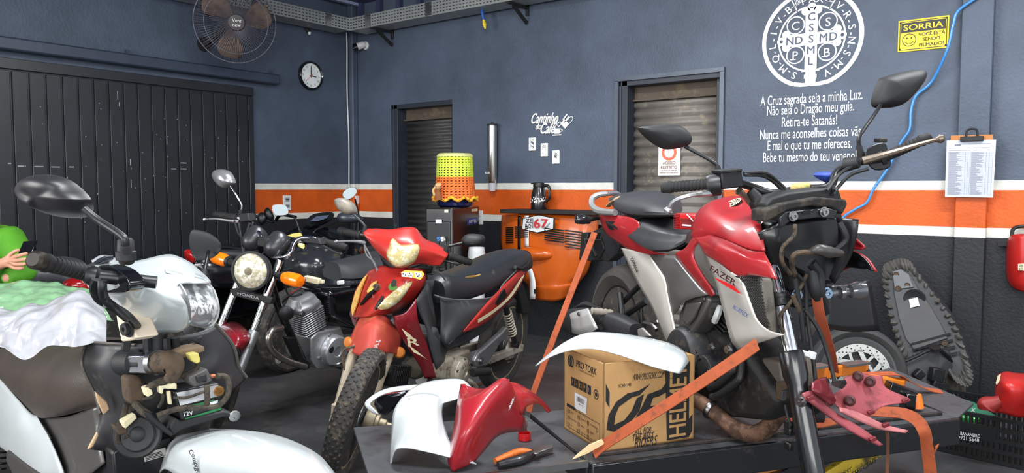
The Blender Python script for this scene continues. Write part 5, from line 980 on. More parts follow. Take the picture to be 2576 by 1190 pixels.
m = MB(); m.box((TL/2, .012, ZT-.05), (TL, .05, .098)); m.box((TL/2, .52, ZT-.05), (TL, .05, .098)); m.box((.02, .27, ZT-.05), (.05, .5, .09)); m.box((TL-.02, .27, ZT-.05), (.05, .5, .09)); m.build('table_frame', M_TBK, lt, bevel=.006)
m = MB(); m.box((TL/2, .045, ZT+.006), (TL-.06, .014, .012)); m.build('welded_lip', mat('lip_brown', (48, 38, 36), .6, dirt=(26, 24, 24), damt=.3), lt, bevel=.003)
L2 = lambda *p: [TM.I @ at(x, y, z=ZT) for x, y in p]
m = MB(); m.prism(L2((889, 1075), (1326, 1046), (1478, 1166), (940, 1238)), (0, 0, -.012)); m.build('side_plate', M_TOP, lt, bevel=.002)
m = MB(); m.bar(*L2((945, 1236), (1478, 1166)), .012, .02); m.build('side_plate_edge', STL, lt)
m = MB(); m.prism(L2((2409, 1050), (2449, 1014), (2240, 925), (2150, 945)), (0, 0, -.01)); m.build('side_plate', M_TOP, lt, bevel=.002)
M_YLW = mat('worn_yellow_paint', (176, 150, 40), .5, dirt=(60, 52, 30), damt=.25, dscale=8)
def sc(a, b, nm, mt): m = MB(); m.bar(TM.I @ a, TM.I @ b, .03, .065, (0, 0, 1)); return m.build(nm, mt, lt, bevel=.004)
a, b = at(2015, 1245, z=.10), at(2205, 1125, z=.25); ya = sc(a, b, 'scissor_leg', M_YLW); sc(at(1880, 1160, z=.25), at(2060, 1240, z=.13), 'scissor_leg', mat('rust_orange_paint', (150, 96, 40), .6))
sc(at(1560, 1180, z=.26), at(1700, 1260, z=.13), 'scissor_leg', M_YLW)
p0, p1 = TM.I @ at(2090, 1196, z=.16), TM.I @ at(2190, 1132, z=.235); up_ = V((0, 0, 1)); n_ = V((0, -1, 0)); m = MB(); m.text('BEST', p0+n_*.045+(p1-p0)*.05+up_*.006, p1-p0, up_, .016, bold=.02, align='L'); m.text('ESPECIAIS', p0+n_*.045+(p1-p0)*.3-up_*.02, p1-p0, up_, .02, bold=.03, align='L'); m.build('leg_lettering', BLK, ya, smooth=0, fix=False)
m = MB(); [m.box((TL*f, .27, .018), (.06, .4, .036)) for f in (.12, .88)]; m.box((TL/2, .1, .018), (TL*.8, .06, .036)); m.box((TL/2, .44, .018), (TL*.8, .06, .036)); m.build('base_frame', M_TBK, lt)
m = MB(); [m.bar((TL*f, .1+.3*(f > .5), .03), (TL*(1-f), .1+.3*(f > .5), ZT-.03), .03, .05) for f in (.12, .88)]; m.build('scissor_brace', M_TBK, lt)
rw = TM.I @ FZ.M.translation; m = MB(); m.box((rw.x, (rw.y+.35+.545)/2, ZD-.02), (.34, rw.y+.35-.545, .036)); m.box((rw.x-.14, rw.y, ZD/2-.02), (.04, .3, ZD-.04)); m.box((rw.x+.14, rw.y, ZD/2-.02), (.04, .3, ZD-.04)); m.build('wheel_deck', M_TBK, lt, bevel=.004)
# ---- motorcycle jack of orange channel on the table
JF = Fr(at(2150, 975, z=ZT)); M_JO = mat('jack_orange', (206, 112, 22), .5, dirt=(120, 66, 24), damt=.12, dscale=10); jk = thing('chassis_jack', 'worn orange steel jack beam across the lift table', 'jack', JF)
J = lambda *p: [JF.I @ at(x, y, d=d*K) for x, y, d in p]
m = MB(); m.prism(J((2019, 928, 3.2), (2117, 922, 3.3), (2117, 948, 3.3), (2024, 965, 3.2)), (0, .05, 0)); m.prism(J((2116, 920, 3.31), (2178, 912, 3.38), (2178, 936, 3.38), (2116, 950, 3.31)), (0, .05, 0)); m.prism(J((2178, 946, 3.4), (2275, 958, 3.5), (2272, 974, 3.5), (2240, 984, 3.45), (2180, 968, 3.4)), (0, .05, 0)); m.build('beam', M_JO, jk, bevel=.004)
m = MB(); m.bar(*J((2022, 926, 3.21), (2076, 918, 3.26)), .05, .008); m.bar(*J((2118, 919, 3.32), (2178, 911, 3.39)), .05, .008); m.build('worn_plate', STL, jk)
m = MB(); m.bar(*J((2230, 974, 3.33), (2297, 998, 3.33)), .05, .05); m.bar(*J((2270, 1010, 3.3), (2296, 1012, 3.3)), .05, .07); m.build('rubber_foot', BLKG, jk, bevel=.004)
m = MB(); m.tube(J((2305, 992, 3.31), (2307, 1026, 3.31)), [.018, .024], 12, 2); m.build('end_cap', mat('orange_cap', (240, 116, 20), .45), jk)
m = MB(); m.lathe(JF.I @ at(2045, 1040, d=3.0*K), (-.4, -1, 0), [(.001, 0), (.05, 0), (.06, .02), (.05, .05), (.001, .05)], 20); m.build('roller', DKM, jk)
# ---- ratchet straps
M_STP = mat('orange_webbing', (158, 74, 38), .8, dirt=(120, 64, 40), damt=.15, dscale=20, bump=.5, bscale=400)
def strap(lab, pts, w=.034, name='tie_down_strap', mt=None, up=(0, -1, .2), grp='orange tie-down straps'):
    m = MB(); m.tube(pts, .01, 4, 6, flat=(w, .0035, up)); o = m.build(name, mt or M_STP, smooth=30); return tag(o, lab, 'strap', grp)
strap('orange strap running down from the tail of the red and silver motorcycle', D((1496, 585, 3.2), (1455, 690, 3.19), (1412, 800, 3.18), (1372, 905, 3.18), (1343, 985, 3.18), (1330, 1036, 3.17)), .024)
o = strap('orange strap pulled tight from the radiator shroud across the cardboard box', D((1905, 866, 2.28), (1860, 898, 2.33), (1700, 1004, 2.5), (1560, 1093, 2.63), (1512, 1125, 2.68), (1493, 1142, 2.695)), up=(-.2, -1, .5))
q = D((1512, 1108, 2.66), (1518, 1118, 2.66), (1480, 1140, 2.69), (1440, 1156, 2.71), (1450, 1146, 2.715), (1480, 1122, 2.69)); m = MB(); m.prism(q, (0, .004, .004)); m.build('frayed_end', mat('frayed_webbing', (206, 178, 136), .9), o)
strap('brown orange strap hanging from the steering head above the jack', D((2055, 748, 2.6), (2062, 790, 2.62), (2076, 840, 2.66), (2090, 890, 2.72), (2098, 935, 2.8)), .03, mt=mat('rust_webbing', (148, 66, 38), .8))
o = strap('loose orange strap drooping over the end of the lift table to the floor', D((2160, 1036, 3.02), (2215, 1036, 3.03), (2270, 1040, 3.01), (2305, 1056, 2.98), (2325, 1085, 2.92), (2333, 1130, 2.92), (2342, 1200, 2.92)), .04, up=(-.3, -.8, .6))
m = MB(); m.add([at(x, y, d=2.93*K) for x, y in ((2352, 1122), (2362, 1116), (2352, 1140), (2345, 1150))], [(0, 1, 2, 3)]); m.build('folded_corner', M_STP, o, solid=.002)
strap('thin brown strap hanging over the table edge beside the pink fairing', D((2228, 1078, 2.75), (2233, 1100, 2.8), (2233, 1150, 2.85), (2231, 1200, 2.85)), .009, mt=mat('brown_webbing', (112, 70, 48), .85))
strap('flat orange strap lying on the table towards the spare wheel', D((2160, 941, 3.5), (2230, 940, 3.5), (2258, 942, 3.5), (2285, 958, 3.55), (2330, 978, 3.6), (2370, 986, 3.6)), .03, up=(0, -.3, 1))
strap('folded orange strap lying under the front of the red and silver motorcycle', D((1925, 1066, 2.95), (2010, 1052, 2.95), (2060, 1058, 2.95), (2100, 1060, 2.97), (2060, 1070, 2.9), (2000, 1066, 2.9)), .03, up=(0, -.3, 1))
# ---- helmet carton
b0_, b1_, b2_ = at(1419, 1077, z=ZT), at(1517.5, 1139.6, z=ZT), at(1751, 1107, z=ZT); bh = .331*K
ux, uy = (b1_-b0_), (b2_-b1_); w1_, w2_ = ux.length, uy.length; ux.normalize(); uy = (uy-ux*uy.dot(ux)).normalized(); BF = Fr(b1_, math.degrees(math.atan2(uy.y, uy.x)))
bxo = thing('cardboard_box', 'brown printed helmet carton standing open on the lift table', 'box', BF)
KR = mat('kraft_card', (178, 138, 88), .75, vary=.06, dirt=(150, 112, 70), damt=.05); INK = mat('carton_ink', (30, 28, 28), .7)
# local: x along the right face, y along the left face
m = MB(); t_ = .005; S = lambda x0, x1, y0, y1, z0, z1: m.box(((x0+x1)/2, (y0+y1)/2, (z0+z1)/2), (x1-x0, y1-y0, z1-z0))
S(0, w2_, 0, t_, .001, bh); S(0, w2_, w1_-t_, w1_, .001, bh); S(0, t_, 0, w1_, .001, bh); S(w2_-t_, w2_, 0, w1_, .001, bh); S(0, w2_, 0, w1_, .001, .006); m.build('carton_body', KR, bxo, smooth=0)
m = MB(); m.prism([V((.004, w1_-.004, bh)), V((w2_-.004, w1_-.004, bh)), V((w2_-.02, w1_-.1, bh-.14)), V((.02, w1_-.1, bh-.14))], (0, .004, 0)); fl = m.build('inner_flap', KR, bxo)
m = MB(); m.prism([V((w2_-.004, .004, bh)), V((w2_-.004, w1_-.004, bh)), V((w2_-.1, w1_-.03, bh-.12)), V((w2_-.1, .03, bh-.12))], (.004, 0, 0)); m.build('inner_flap', KR, bxo)
fx, fz_ = V((1, 0, 0)), V((0, 0, 1)); o_ = -.0012                       # right face print
rf = lambda u, v: V((u*w2_, o_, v*bh))
m = MB(); P_ = lambda *p: m.add([rf(*q) for q in p], [tuple(range(len(p)))])
P_((.69, .03), (.94, .03), (.94, .93), (.66, .93)); P_((.94, .03), (.98, .1), (.98, .3), (.94, .25)); P_((.02, .58), (.06, .5), (.06, .68), (.02, .78)); m.build('black_band', INK, bxo, smooth=0)
m = MB(); ln = bh*.84; m.text('HELMET', V((w2_*.90, -.0026, bh*.06)), fz_, -fx, w2_*.2, w=ln, align='L', bold=.03); m.build('band_lettering', KR, bxo, smooth=0, fix=False)
m = MB(); sp = [(.03, .30), (.05, .42), (.12, .55), (.24, .64), (.36, .66), (.46, .68), (.36, .72), (.55, .74)]
P_((.03, .26), (.05, .42), (.13, .56), (.25, .64), (.37, .655), (.5, .72), (.38, .60), (.30, .59), (.16, .5), (.12, .4), (.11, .3), (.22, .34), (.3, .44), (.35, .57), (.43, .61), (.38, .42), (.28, .3), (.12, .22))
P_((.30, .28), (.40, .45), (.47, .60), (.62, .64), (.68, .72), (.68, .60), (.60, .56), (.53, .55), (.50, .46), (.62, .46), (.62, .38), (.46, .36), (.38, .3)); m.build('logo_swoosh', INK, bxo, smooth=0)
m = MB()
for s_, u, v, h, w__ in (('WWW.PROTORK.COM', .47, .775, .022, .35), ('ALL FOR', .42, .155, .02, .18), ('THE BEST', .42, .085, .022, .24), ('RIDERS', .45, .005, .032, .24)): m.text(s_, rf(u, v), fx, fz_, h, w=w__*w2_, bold=.01, shear=.2)
m.build('slogan', INK, bxo, smooth=0, fix=False)
m = MB(); m.text('SCAN ME', rf(.22, .72), fx, fz_, .01, w=.14*w2_, bold=.02); m.build('scan_caption', INK, bxo, smooth=0, fix=False)
lf = lambda u, v: V((o_, w1_*(1-u), v*bh)); lx = V((0, -1, 0))
m = MB(); m.text('PRO TORK', lf(.58, .835), lx, fz_, .024, w=w1_*.5, bold=.02, shear=.1)
for dx in (0, .05): m.tube([lf(.16+dx, .87)+V((0, .012*math.cos(k*PI/5), .018*math.sin(k*PI/5))) for k in range(10)], .0025, 4, 1, True)
m.text('RIDING DEVELOPMENT', lf(.6, .80), lx, fz_, .006, w=w1_*.36); m.build('brand_lettering', INK, bxo, smooth=0, fix=False)
m = MB()
for i in range(5): u0 = .20+i*.105; m.add([lf(u0, .58), lf(u0+.085, .58), lf(u0+.085, .685), lf(u0, .685)], [(0, 1, 2, 3)])
m.lathe(lf(.83, .62), (-1, 0, 0), [(.013, 0), (.016, 0), (.016, .0005), (.013, .0005)], 20, True); m.lathe(lf(.83, .62), (-1, 0, 0), [(.001, 0), (.008, 0), (.001, .0005)], 12)
ic_ = m.build('handling_icons', INK, bxo, smooth=0)
m = MB()
for i, g_ in enumerate('↑-12*!'.replace('12', 'N').replace('↑', 'I')): m.text({'N': '12', 'I': '!', '*': '*', '-': '-', '!': '!'}[g_], lf(.2425+i*.105, .61)+V((-.001, 0, 0)), lx, fz_, .014, bold=.02)
m.build('icon_figures', KR, ic_, smooth=0, fix=False)
m = MB(); m.add([lf(.30, .33)+V((-.001, 0, 0)), lf(.60, .33)+V((-.001, 0, 0)), lf(.62, .52)+V((-.001, 0, 0)), lf(.30, .52)+V((-.001, 0, 0))], [(0, 1, 2, 3)]); lb = m.build('shipping_label', WHT, bxo, smooth=0)
m = MB()
for i in range(16): u0 = .36+i*.0125; m.add([lf(u0, .43)+V((-.002, 0, 0)), lf(u0+.004+.004*(i % 3 == 0), .43)+V((-.002, 0, 0)), lf(u0+.004+.004*(i % 3 == 0), .49)+V((-.002, 0, 0)), lf(u0, .49)+V((-.002, 0, 0))], [(0, 1, 2, 3)])
m.text('ABS 1160', lf(.46, .40)+V((-.002, 0, 0)), lx, fz_, .005); m.build('bar_code', INK, lb, smooth=0, fix=False)
m = MB()
for u0, u1, v0, v1 in ((.08, .92, .30, .306), (.08, .92, .05, .056), (.08, .085, .05, .3), (.915, .92, .05, .3), (.08, .32, .3, .335)): m.add([lf(u0, v0), lf(u1, v0), lf(u1, v1), lf(u0, v1)], [(0, 1, 2, 3)])
for i, (u, v) in enumerate(((.14, .25), (.4, .24), (.64, .24), (.14, .17), (.4, .16), (.64, .15), (.14, .09), (.4, .08), (.64, .075), (.86, .22))):
    m.tube([lf(u+a, v+b) for a, b in ((-.02, -.02), (.02, -.02), (.02, .02), (-.02, .02))], .0008, 4, 1, True)
    if i < 9: m.text(('SIXTY', 'COMPACT', 'THUNDER', 'NEW TEEN', 'SAMBA', 'LIBERTY', 'G4', 'STEALTH', 'EVOLUTION')[i], lf(u+.05, v-.01), lx, fz_, .006, align='L')
m.build('model_checklist', INK, bxo, smooth=0, fix=False)
# ---- white front mudguard lying across the carton
WP = mat('white_bike_paint', (196, 203, 204), .28, coat=.5, dirt=(188, 180, 166), damt=-.02, dscale=8, vary=.04); 
m = MB(); m.sheet([D((1346, 920, 2.95), (1352, 914, 2.96), (1362, 905, 2.97)), D((1384, 896, 2.9), (1396, 882, 2.95), (1416, 863, 3.0)), D((1433, 880, 2.86), (1450, 858, 2.93), (1472, 838, 3.02)), D((1490, 876, 2.82), (1510, 852, 2.9), (1530, 836, 3.0)), D((1560, 893, 2.78), (1590, 862, 2.84), (1605, 845, 2.98)), D((1640, 921, 2.74), (1665, 885, 2.8), (1682, 862, 2.95)), D((1700, 937, 2.72), (1715, 905, 2.77), (1722, 884, 2.9)), D((1712, 940, 2.73), (1728, 918, 2.78), (1734, 910, 2.84))], 5, 5)
tag(m.build('mudguard', WP, solid=.004, smooth=60), 'white plastic mudguard lying on top of the open carton', 'mudguard')
# ---- white front cowl and small cowl piece at the left end of the table
fc = thing('front_cowl', 'pointed white motorcycle front cowl standing left of the red mudguard', 'fairing', Fr(at(1060, 1130, z=ZT))); FI_ = Fr(at(1060, 1130, z=ZT)).I; DD = lambda *p: [FI_ @ q for q in D(*p)]
m = MB(); m.sheet([DD((1011, 999, 2.86), (1060, 988, 2.86), (1100, 994, 2.86), (1117, 1011, 2.88)), DD((991, 1032, 2.78), (1040, 1022, 2.74), (1090, 1024, 2.74), (1113, 1040, 2.78)), DD((984, 1080, 2.74), (1028, 1070, 2.66), (1085, 1074, 2.66), (1121, 1078, 2.72)), DD((981, 1130, 2.7), (1005, 1120, 2.64), (1078, 1116, 2.62), (1140, 1122, 2.66)), DD((980, 1173, 2.68), (1000, 1127, 2.63), (1080, 1138, 2.60), (1199, 1167, 2.61))], 6, 6); m.build('cowl_front', WP, fc, solid=.004, smooth=40)
m = MB(); m.sheet([DD((1013, 1000, 2.86), (1040, 974, 2.98), (1091, 957, 3.05), (1158, 954, 3.08), (1188, 975, 3.05)), DD((1026, 1000, 2.85), (1058, 985, 2.9), (1098, 978, 2.95), (1135, 985, 2.96), (1160, 997, 2.94)), DD((1030, 1004, 2.83), (1066, 1014, 2.83), (1092, 1027, 2.82), (1112, 1014, 2.85), (1146, 1004, 2.9))], 5, 5); m.build('cowl_top', WP, fc, solid=.004, smooth=50)
m = MB(); m.tube(DD((1028, 1001, 2.82), (1060, 1011, 2.81), (1090, 1026, 2.8)), .003, 6); m.build('top_seam', mat('seam_grey', (168, 172, 176), .5), fc)
hs = thing('headlight_cowl', 'white rimmed black headlight cowl lying behind the pointed white front cowl', 'fairing', Fr(at(980, 1040, z=ZT))); FI_ = Fr(at(980, 1040, z=ZT)).I
m = MB(); m.sheet([DD((1050, 967, 3.05), (1000, 972, 3.02), (965, 980, 2.98), (935, 996, 2.95), (917, 1016, 2.93), (932, 1036, 2.92), (948, 1044, 2.92)), DD((1050, 977, 3.0), (1000, 982, 2.98), (968, 989, 2.95), (944, 1002, 2.93), (930, 1016, 2.92), (940, 1030, 2.91), (950, 1042, 2.91))], 5, 3); m.build('white_rim', WP, hs, solid=.004)
m = MB(); m.prism(DD((942, 1004, 2.96), (970, 994, 2.96), (1022, 986, 2.96), (1012, 1002, 2.96), (996, 1024, 2.96), (970, 1049, 2.96), (950, 1040, 2.96), (938, 1018, 2.96)), (-.03, .06, 0)); m.build('inner_shell', BLKG, hs, bevel=.008)
# ---- red front mudguard
rm = thing('mudguard', 'glossy red front mudguard with an anti-lock badge standing on the lift table', 'mudguard', Fr(at(1230, 1130, z=ZT))); FI_ = Fr(at(1230, 1130, z=ZT)).I
RG = mat('red_gloss_paint', (154, 28, 38), .34, coat=.5, vary=.07)
m = MB(); m.sheet([DD((1134, 1183, 2.6), (1138, 1186, 2.59), (1143, 1187, 2.59), (1150, 1183, 2.6)), DD((1126, 1159, 2.63), (1138, 1150, 2.58), (1162, 1152, 2.57), (1189, 1165, 2.62)), DD((1131, 1125, 2.66), (1148, 1102, 2.58), (1184, 1095, 2.56), (1218, 1135, 2.68)), DD((1141, 1070, 2.7), (1162, 1050, 2.61), (1212, 1048, 2.59), (1247, 1102, 2.75)), DD((1148, 1025, 2.75), (1170, 1010, 2.66), (1240, 1008, 2.63), (1275, 1089, 2.8)), DD((1154, 990, 2.8), (1190, 992, 2.7), (1262, 980, 2.66), (1318, 1086, 2.84)), DD((1159, 966, 2.84), (1216, 978, 2.76), (1279, 955, 2.68), (1327, 1085, 2.86))], 6, 6); m.build('mudguard_front', RG, rm, solid=.004, smooth=50)
m = MB(); m.sheet([DD((1159, 966, 2.84), (1170, 966, 2.82), (1177, 974, 2.8)), DD((1162, 975, 2.82), (1180, 1000, 2.75), (1190, 1010, 2.72))], 4, 3); m.sheet([DD((1258, 954, 2.76), (1268, 952, 2.73), (1279, 954, 2.69)), DD((1240, 975, 2.78), (1255, 970, 2.74), (1272, 985, 2.69))], 4, 3); m.build('mount_ear', RG, rm, solid=.004)
m = MB(); m.sheet([DD((1278, 960, 2.8), (1308, 967, 2.88), (1345, 990, 2.95), (1372, 1014, 3.0), (1387, 1034, 3.03)), DD((1294, 990, 2.76), (1320, 992, 2.8), (1348, 1003, 2.88), (1368, 1020, 2.95), (1384, 1036, 3.0)), DD((1313, 1045, 2.78), (1324, 1024, 2.8), (1344, 1016, 2.86), (1362, 1021, 2.93), (1380, 1038, 2.98))], 6, 5); m.build('mudguard_rear', RG, rm, solid=.004, smooth=50)
m = MB(); m.prism(DD((1279, 1032, 2.655), (1292, 1002, 2.655), (1294, 996, 2.655), (1293, 1008, 2.655), (1281, 1033, 2.655)), (0, .002, 0)); bg_ = m.build('badge', mat('badge_silver', (120, 110, 112), .4, metal=.5), rm); m = MB(); m.qtext('ABS', DD((1283, 1028, 2.645), (1293, 1003, 2.645), (1289.5, 1001, 2.645), (1279.5, 1026, 2.645)), .03); m.build('badge_lettering', WHT, bg_, smooth=0, fix=False)
q = DD((1317, 1064, 2.83))[0]; m = MB(); m.lathe(q, (-.3, -1, .1), [(.001, 0), (.022, 0), (.022, .006), (.008, .008), (.007, .002), (.001, .002)], 18); m.lathe(q+V((0, 0, .04)), (-.3, -1, .1), [(.001, 0), (.014, 0), (.001, .006)], 14); m.build('mount_bush', mat('bush_grey', (92, 60, 60), .5), rm)
# ---- red ring cap, pliers
p = at(1319, 1106, z=ZT); t = thing('bottle_cap', 'small red plastic ring cap lying before the red mudguard', 'cap', Fr(p)); m = MB(); m.lathe((0, 0, .001), (0, 0, 1), [(.019, 0), (.0215, 0), (.0215, .022), (.019, .022)], 28, True); m.build('cap_ring', mat('clear_red_plastic', (196, 20, 26), .25, coat=.3), t); m = MB(); m.box((0, 0, .008), (.04, .004, .006)); m.box((0, 0, .008), (.004, .04, .006)); m.build('cap_web', RG, t)
PF = Fr(at(1318, 1150, z=ZT)); pl_ = thing('pliers', 'pair of pliers with orange and black handles on the lift table', 'pliers', PF); zz = lambda *p: [PF.I @ at(x, y, z=ZT+z+.003) for x, y, z in p]
m = MB(); m.tube(zz((1253, 1170, .012), (1280, 1163, .014), (1312, 1155, .014), (1337, 1143, .014), (1346, 1140, .014)), [.011, .014, .015, .012, .008], 12); m.build('handle', mat('black_grip', (30, 30, 33), .35, coat=.3), pl_)
m = MB(); m.tube(zz((1246, 1160, .016), (1275, 1148, .02), (1305, 1137, .02), (1325, 1136, .018), (1338, 1138, .016)), [.009, .011, .012, .01, .007], 12); m.build('handle', mat('orange_grip', (206, 104, 40), .4, dirt=(60, 46, 40), damt=.1), pl_)
m = MB(); m.prism(zz((1335, 1140, .008), (1348, 1150, .008), (1391, 1136, .008), (1391, 1129, .008), (1362, 1131, .008)), (0, 0, .014)); m.lathe(zz((1348, 1141, .02))[0], (0, 0, 1), [(.001, 0), (.012, 0), (.012, .005), (.001, .006)], 14); m.build('jaw', STL, pl_, bevel=.002)
# ---- pink-red fairing hanging inside out at the table end
pf = thing('tail_fairing', 'dull pink-red motorcycle fairing shown from its inside at the table end', 'fairing', Fr(at(2150, 1060, d=2.7*K))); FI_ = Fr(at(2150, 1060, d=2.7*K)).I
PK = mat('raw_pink_plastic', (150, 70, 76), .5, dirt=(112, 50, 56), damt=.15, dscale=7, vary=.15); DR = mat('deep_red_plastic', (108, 22, 32), .35, coat=.3)
m = MB(); m.sheet([DD((2124, 949, 2.75), (2162, 938, 2.8), (2190, 943, 2.82), (2220, 946, 2.84)), DD((2120, 972, 2.7), (2160, 965, 2.76), (2205, 972, 2.8), (2230, 976, 2.82)), DD((2098, 995, 2.62), (2150, 995, 2.72), (2225, 1000, 2.78), (2292, 1007, 2.82)), DD((2100, 1012, 2.62), (2140, 1022, 2.68), (2190, 1020, 2.74), (2225, 1021, 2.76)), DD((2114, 1028, 2.62), (2140, 1038, 2.66), (2172, 1046, 2.7), (2191, 1045, 2.72))], 5, 4); m.build('side_shell', PK, pf, solid=.004, smooth=40)
m = MB(); m.sheet([DD((2112, 1024, 2.6), (2145, 1032, 2.64), (2180, 1046, 2.68), (2227, 1068, 2.72), (2286, 1083, 2.74)), DD((2116, 1034, 2.58), (2140, 1048, 2.62), (2178, 1066, 2.66), (2215, 1080, 2.7), (2280, 1089, 2.73))], 5, 3); m.build('lower_arm', mat('pale_pink_plastic', (186, 112, 114), .45), pf, solid=.005)
m = MB(); m.sheet([DD((2020, 988, 2.45), (2040, 984, 2.5), (2064, 1000, 2.55), (2100, 1035, 2.6), (2140, 1060, 2.62), (2180, 1085, 2.64), (2222, 1119, 2.66)), DD((2030, 1004, 2.44), (2055, 1022, 2.48), (2085, 1045, 2.54), (2118, 1068, 2.56), (2150, 1088, 2.58), (2185, 1106, 2.6), (2214, 1121, 2.64))], 5, 3); m.build('lower_arm', PK, pf, solid=.006)
m = MB(); m.sheet([DD((2043, 962, 2.5), (2062, 951, 2.54), (2080, 948, 2.6)), DD((2046, 985, 2.48), (2066, 985, 2.5), (2086, 968, 2.58)), DD((2066, 1002, 2.52), (2080, 1000, 2.53), (2096, 990, 2.6)), DD((2092, 1022, 2.58), (2098, 1016, 2.6), (2104, 1008, 2.62))], 5, 4); m.build('nose_piece', DR, pf, solid=.005, smooth=40)
m = MB(); m.prism(DD((2090, 960, 2.6), (2125, 957, 2.66), (2128, 968, 2.66), (2118, 980, 2.63), (2092, 970, 2.58)), (0, .015, 0)); m.build('latch_pocket', BLK, pf, bevel=.004)
for x, y, d_ in ((2158, 947, 2.77), (2189, 960, 2.77), (2138, 1008, 2.65)): m = MB(); m.lathe(DD((x, y, d_))[0], FI_.to_3x3() @ (CAM-at(x, y, d=d_*K)), [(.001, -.01), (.017, -.01), (.015, .012), (.01, .02), (.009, .01), (.001, .01)], 16); m.build('mount_post', mat('post_brown', (84, 46, 46), .6), pf)
for x, y, d_ in ((2191, 1036, 2.7), (2228, 1068, 2.7), (2038, 1000, 2.42), (2195, 1104, 2.59), (2277, 1007, 2.8)): m = MB(); m.bar(*DD((x-8, y+4, d_), (x+8, y-2, d_)), .012, .012); m.build('clip_tab', DR, pf, bevel=.002)
K = 1.0
# ---- spare wheel, seat base, plastic case by the wall
wc = at(2155, 938, d=3.95); wl_ = bpy.data.objects.new('spare_wheel', None); COL.objects.link(wl_); wax = (CAM-wc); wax.z = 0; wax.normalize(); wax = (wax+V((.25, .0, .18))).normalized(); wl_.location = (wc.x, wc.y, 0); tag(wl_, 'black motorcycle wheel with a shiny drilled brake disc leaning by the wall', 'wheel')
wheel(wl_, (0, 0, wc.z), wax, .245, .1, .19, 'alloy', mat('spare_tyre', (52, 52, 52), .75, vary=.2), mat('wheel_grey', (46, 48, 52), .4), 6, .045, twist=.2); brake_disc(wl_, V((0, 0, wc.z))+wax*.055, wax, .152, mat('clean_disc', (150, 152, 150), .4, metal=.6)); m = MB(); m.lathe(V((0, 0, wc.z))+wax*.03, wax, [(.001, 0), (.06, 0), (.06, .025), (.045, .03), (.001, .03)], 24); m.build('hub_ring', DKM, wl_)
sp_ = lambda x, y: W0.at(x, y, y=4.53+.27*max(0, (960-y)/300))
sb_o = Fr(sp_(2440, 970)); sF = lambda *p: [sb_o.I @ sp_(x, y) for x, y in p]; st_ = thing('saddle', 'black motorcycle saddle stood on end showing its stapled underside', 'seat', sb_o)
out = sF((2223, 677), (2233, 662), (2258, 653), (2282, 655), (2300, 675), (2346, 735), (2389, 792), (2418, 850), (2440, 922), (2446, 955), (2436, 972), (2412, 965), (2385, 935), (2340, 925), (2273, 900), (2255, 850), (2237, 792), (2224, 720))
m = MB(); so = smooth_out(out, 3); cs = sum(so, V())/len(so); m.prism(so, (0, .08, 0)); m.dome([p+V((0, .08, 0)) for p in so], (0, .03, 0), 4, False); m.build('seat_cover', mat('seat_leather', (44, 45, 47), .55, bump=.3, bscale=300), st_, smooth=50)
m = MB(); rnd = random.Random(2)
for i in range(0, len(so)):
    a, b = so[i], so[(i+1) % len(so)]; k_ = rnd.uniform(.12, .2); m.tube([a+V((0, -.004, 0)), a.lerp(cs, k_*.5)+V((0, -.014*rnd.random()-.004, 0)), a.lerp(cs, k_)+V((0, -.002, 0))], [.011, .012, .005], 6, 3)
m.build('gathered_hem', mat('wrinkled_vinyl', (66, 64, 60), .6, dirt=(96, 90, 80), damt=.1), st_, fix=False)
m = MB(); m.prism(sF((2246, 682), (2268, 676), (2290, 690), (2310, 725), (2345, 775), (2368, 815), (2385, 850), (2300, 880), (2278, 850), (2262, 800), (2250, 740)), (0, -.012, 0)); bp_ = m.build('base_plate', mat('base_plastic', (58, 58, 60), .5, dirt=(84, 80, 74), damt=.1), st_, bevel=.004)
m = MB(); m.prism(sF((2246, 682), (2268, 676), (2288, 690), (2300, 722), (2252, 728)), (0, -.02, 0)); m.build('front_bracket', mat('bracket_grey', (88, 90, 94), .45), bp_, bevel=.003)
m = MB(); q = sF((2301, 752))[0]; m.lathe(q, (0, -1, 0), [(.001, .006), (.03, .012), (.052, .018), (.056, .012), (.056, 0)], 28); m.build('round_dish', BLKM, bp_)
m = MB(); m.prism([p+V((0, -.02, 0)) for p in sF((2288, 752), (2310, 747), (2315, 768), (2292, 773))], (0, -.001, 0)); m.build('sticker', WHT, bp_)
for x, y in ((2261, 725), (2284, 717), (2256, 690), (2378, 862)): m = MB(); m.lathe(sF((x, y))[0]+V((0, -.02, 0)), (0, -1, 0), [(.001, .001), (.012, .001), (.014, .004), (.016, 0)], 14); m.build('rubber_stop', BRN, bp_)
for k in range(4): m = MB(); m.bar(*[p+V((0, -.015, 0)) for p in sF((2290+k*6, 866+k*14), (2392+k*6, 838+k*16))], .006, .01); m.build('base_rib', BLKM, bp_)
cF = Fr(at(2330, 985, d=4.05)); FI_ = cF.I; cs_ = thing('tool_tray', 'dusty black plastic under-seat tray standing before the upturned seat', 'tray', cF)
m = MB(); m.prism(DD((2252, 918, 4.0), (2338, 884, 4.0), (2364, 886, 4.0), (2364, 930, 3.95), (2345, 965, 3.95), (2345, 1000, 3.95), (2258, 990, 3.95)), (.05, .12, 0)); m.build('tray_side', mat('tray_plastic', (54, 55, 57), .5, dirt=(80, 76, 70), damt=.1), cs_, bevel=.01)
m = MB(); m.prism(DD((2362, 886, 4.0), (2388, 908, 4.05), (2409, 950, 4.1), (2409, 1004, 4.1), (2360, 1000, 3.97), (2364, 930, 3.97)), (.03, .1, 0)); m.build('tray_end', mat('muddy_plastic', (88, 80, 70), .75, dirt=(58, 56, 54), damt=.3, dscale=14), cs_, bevel=.008)
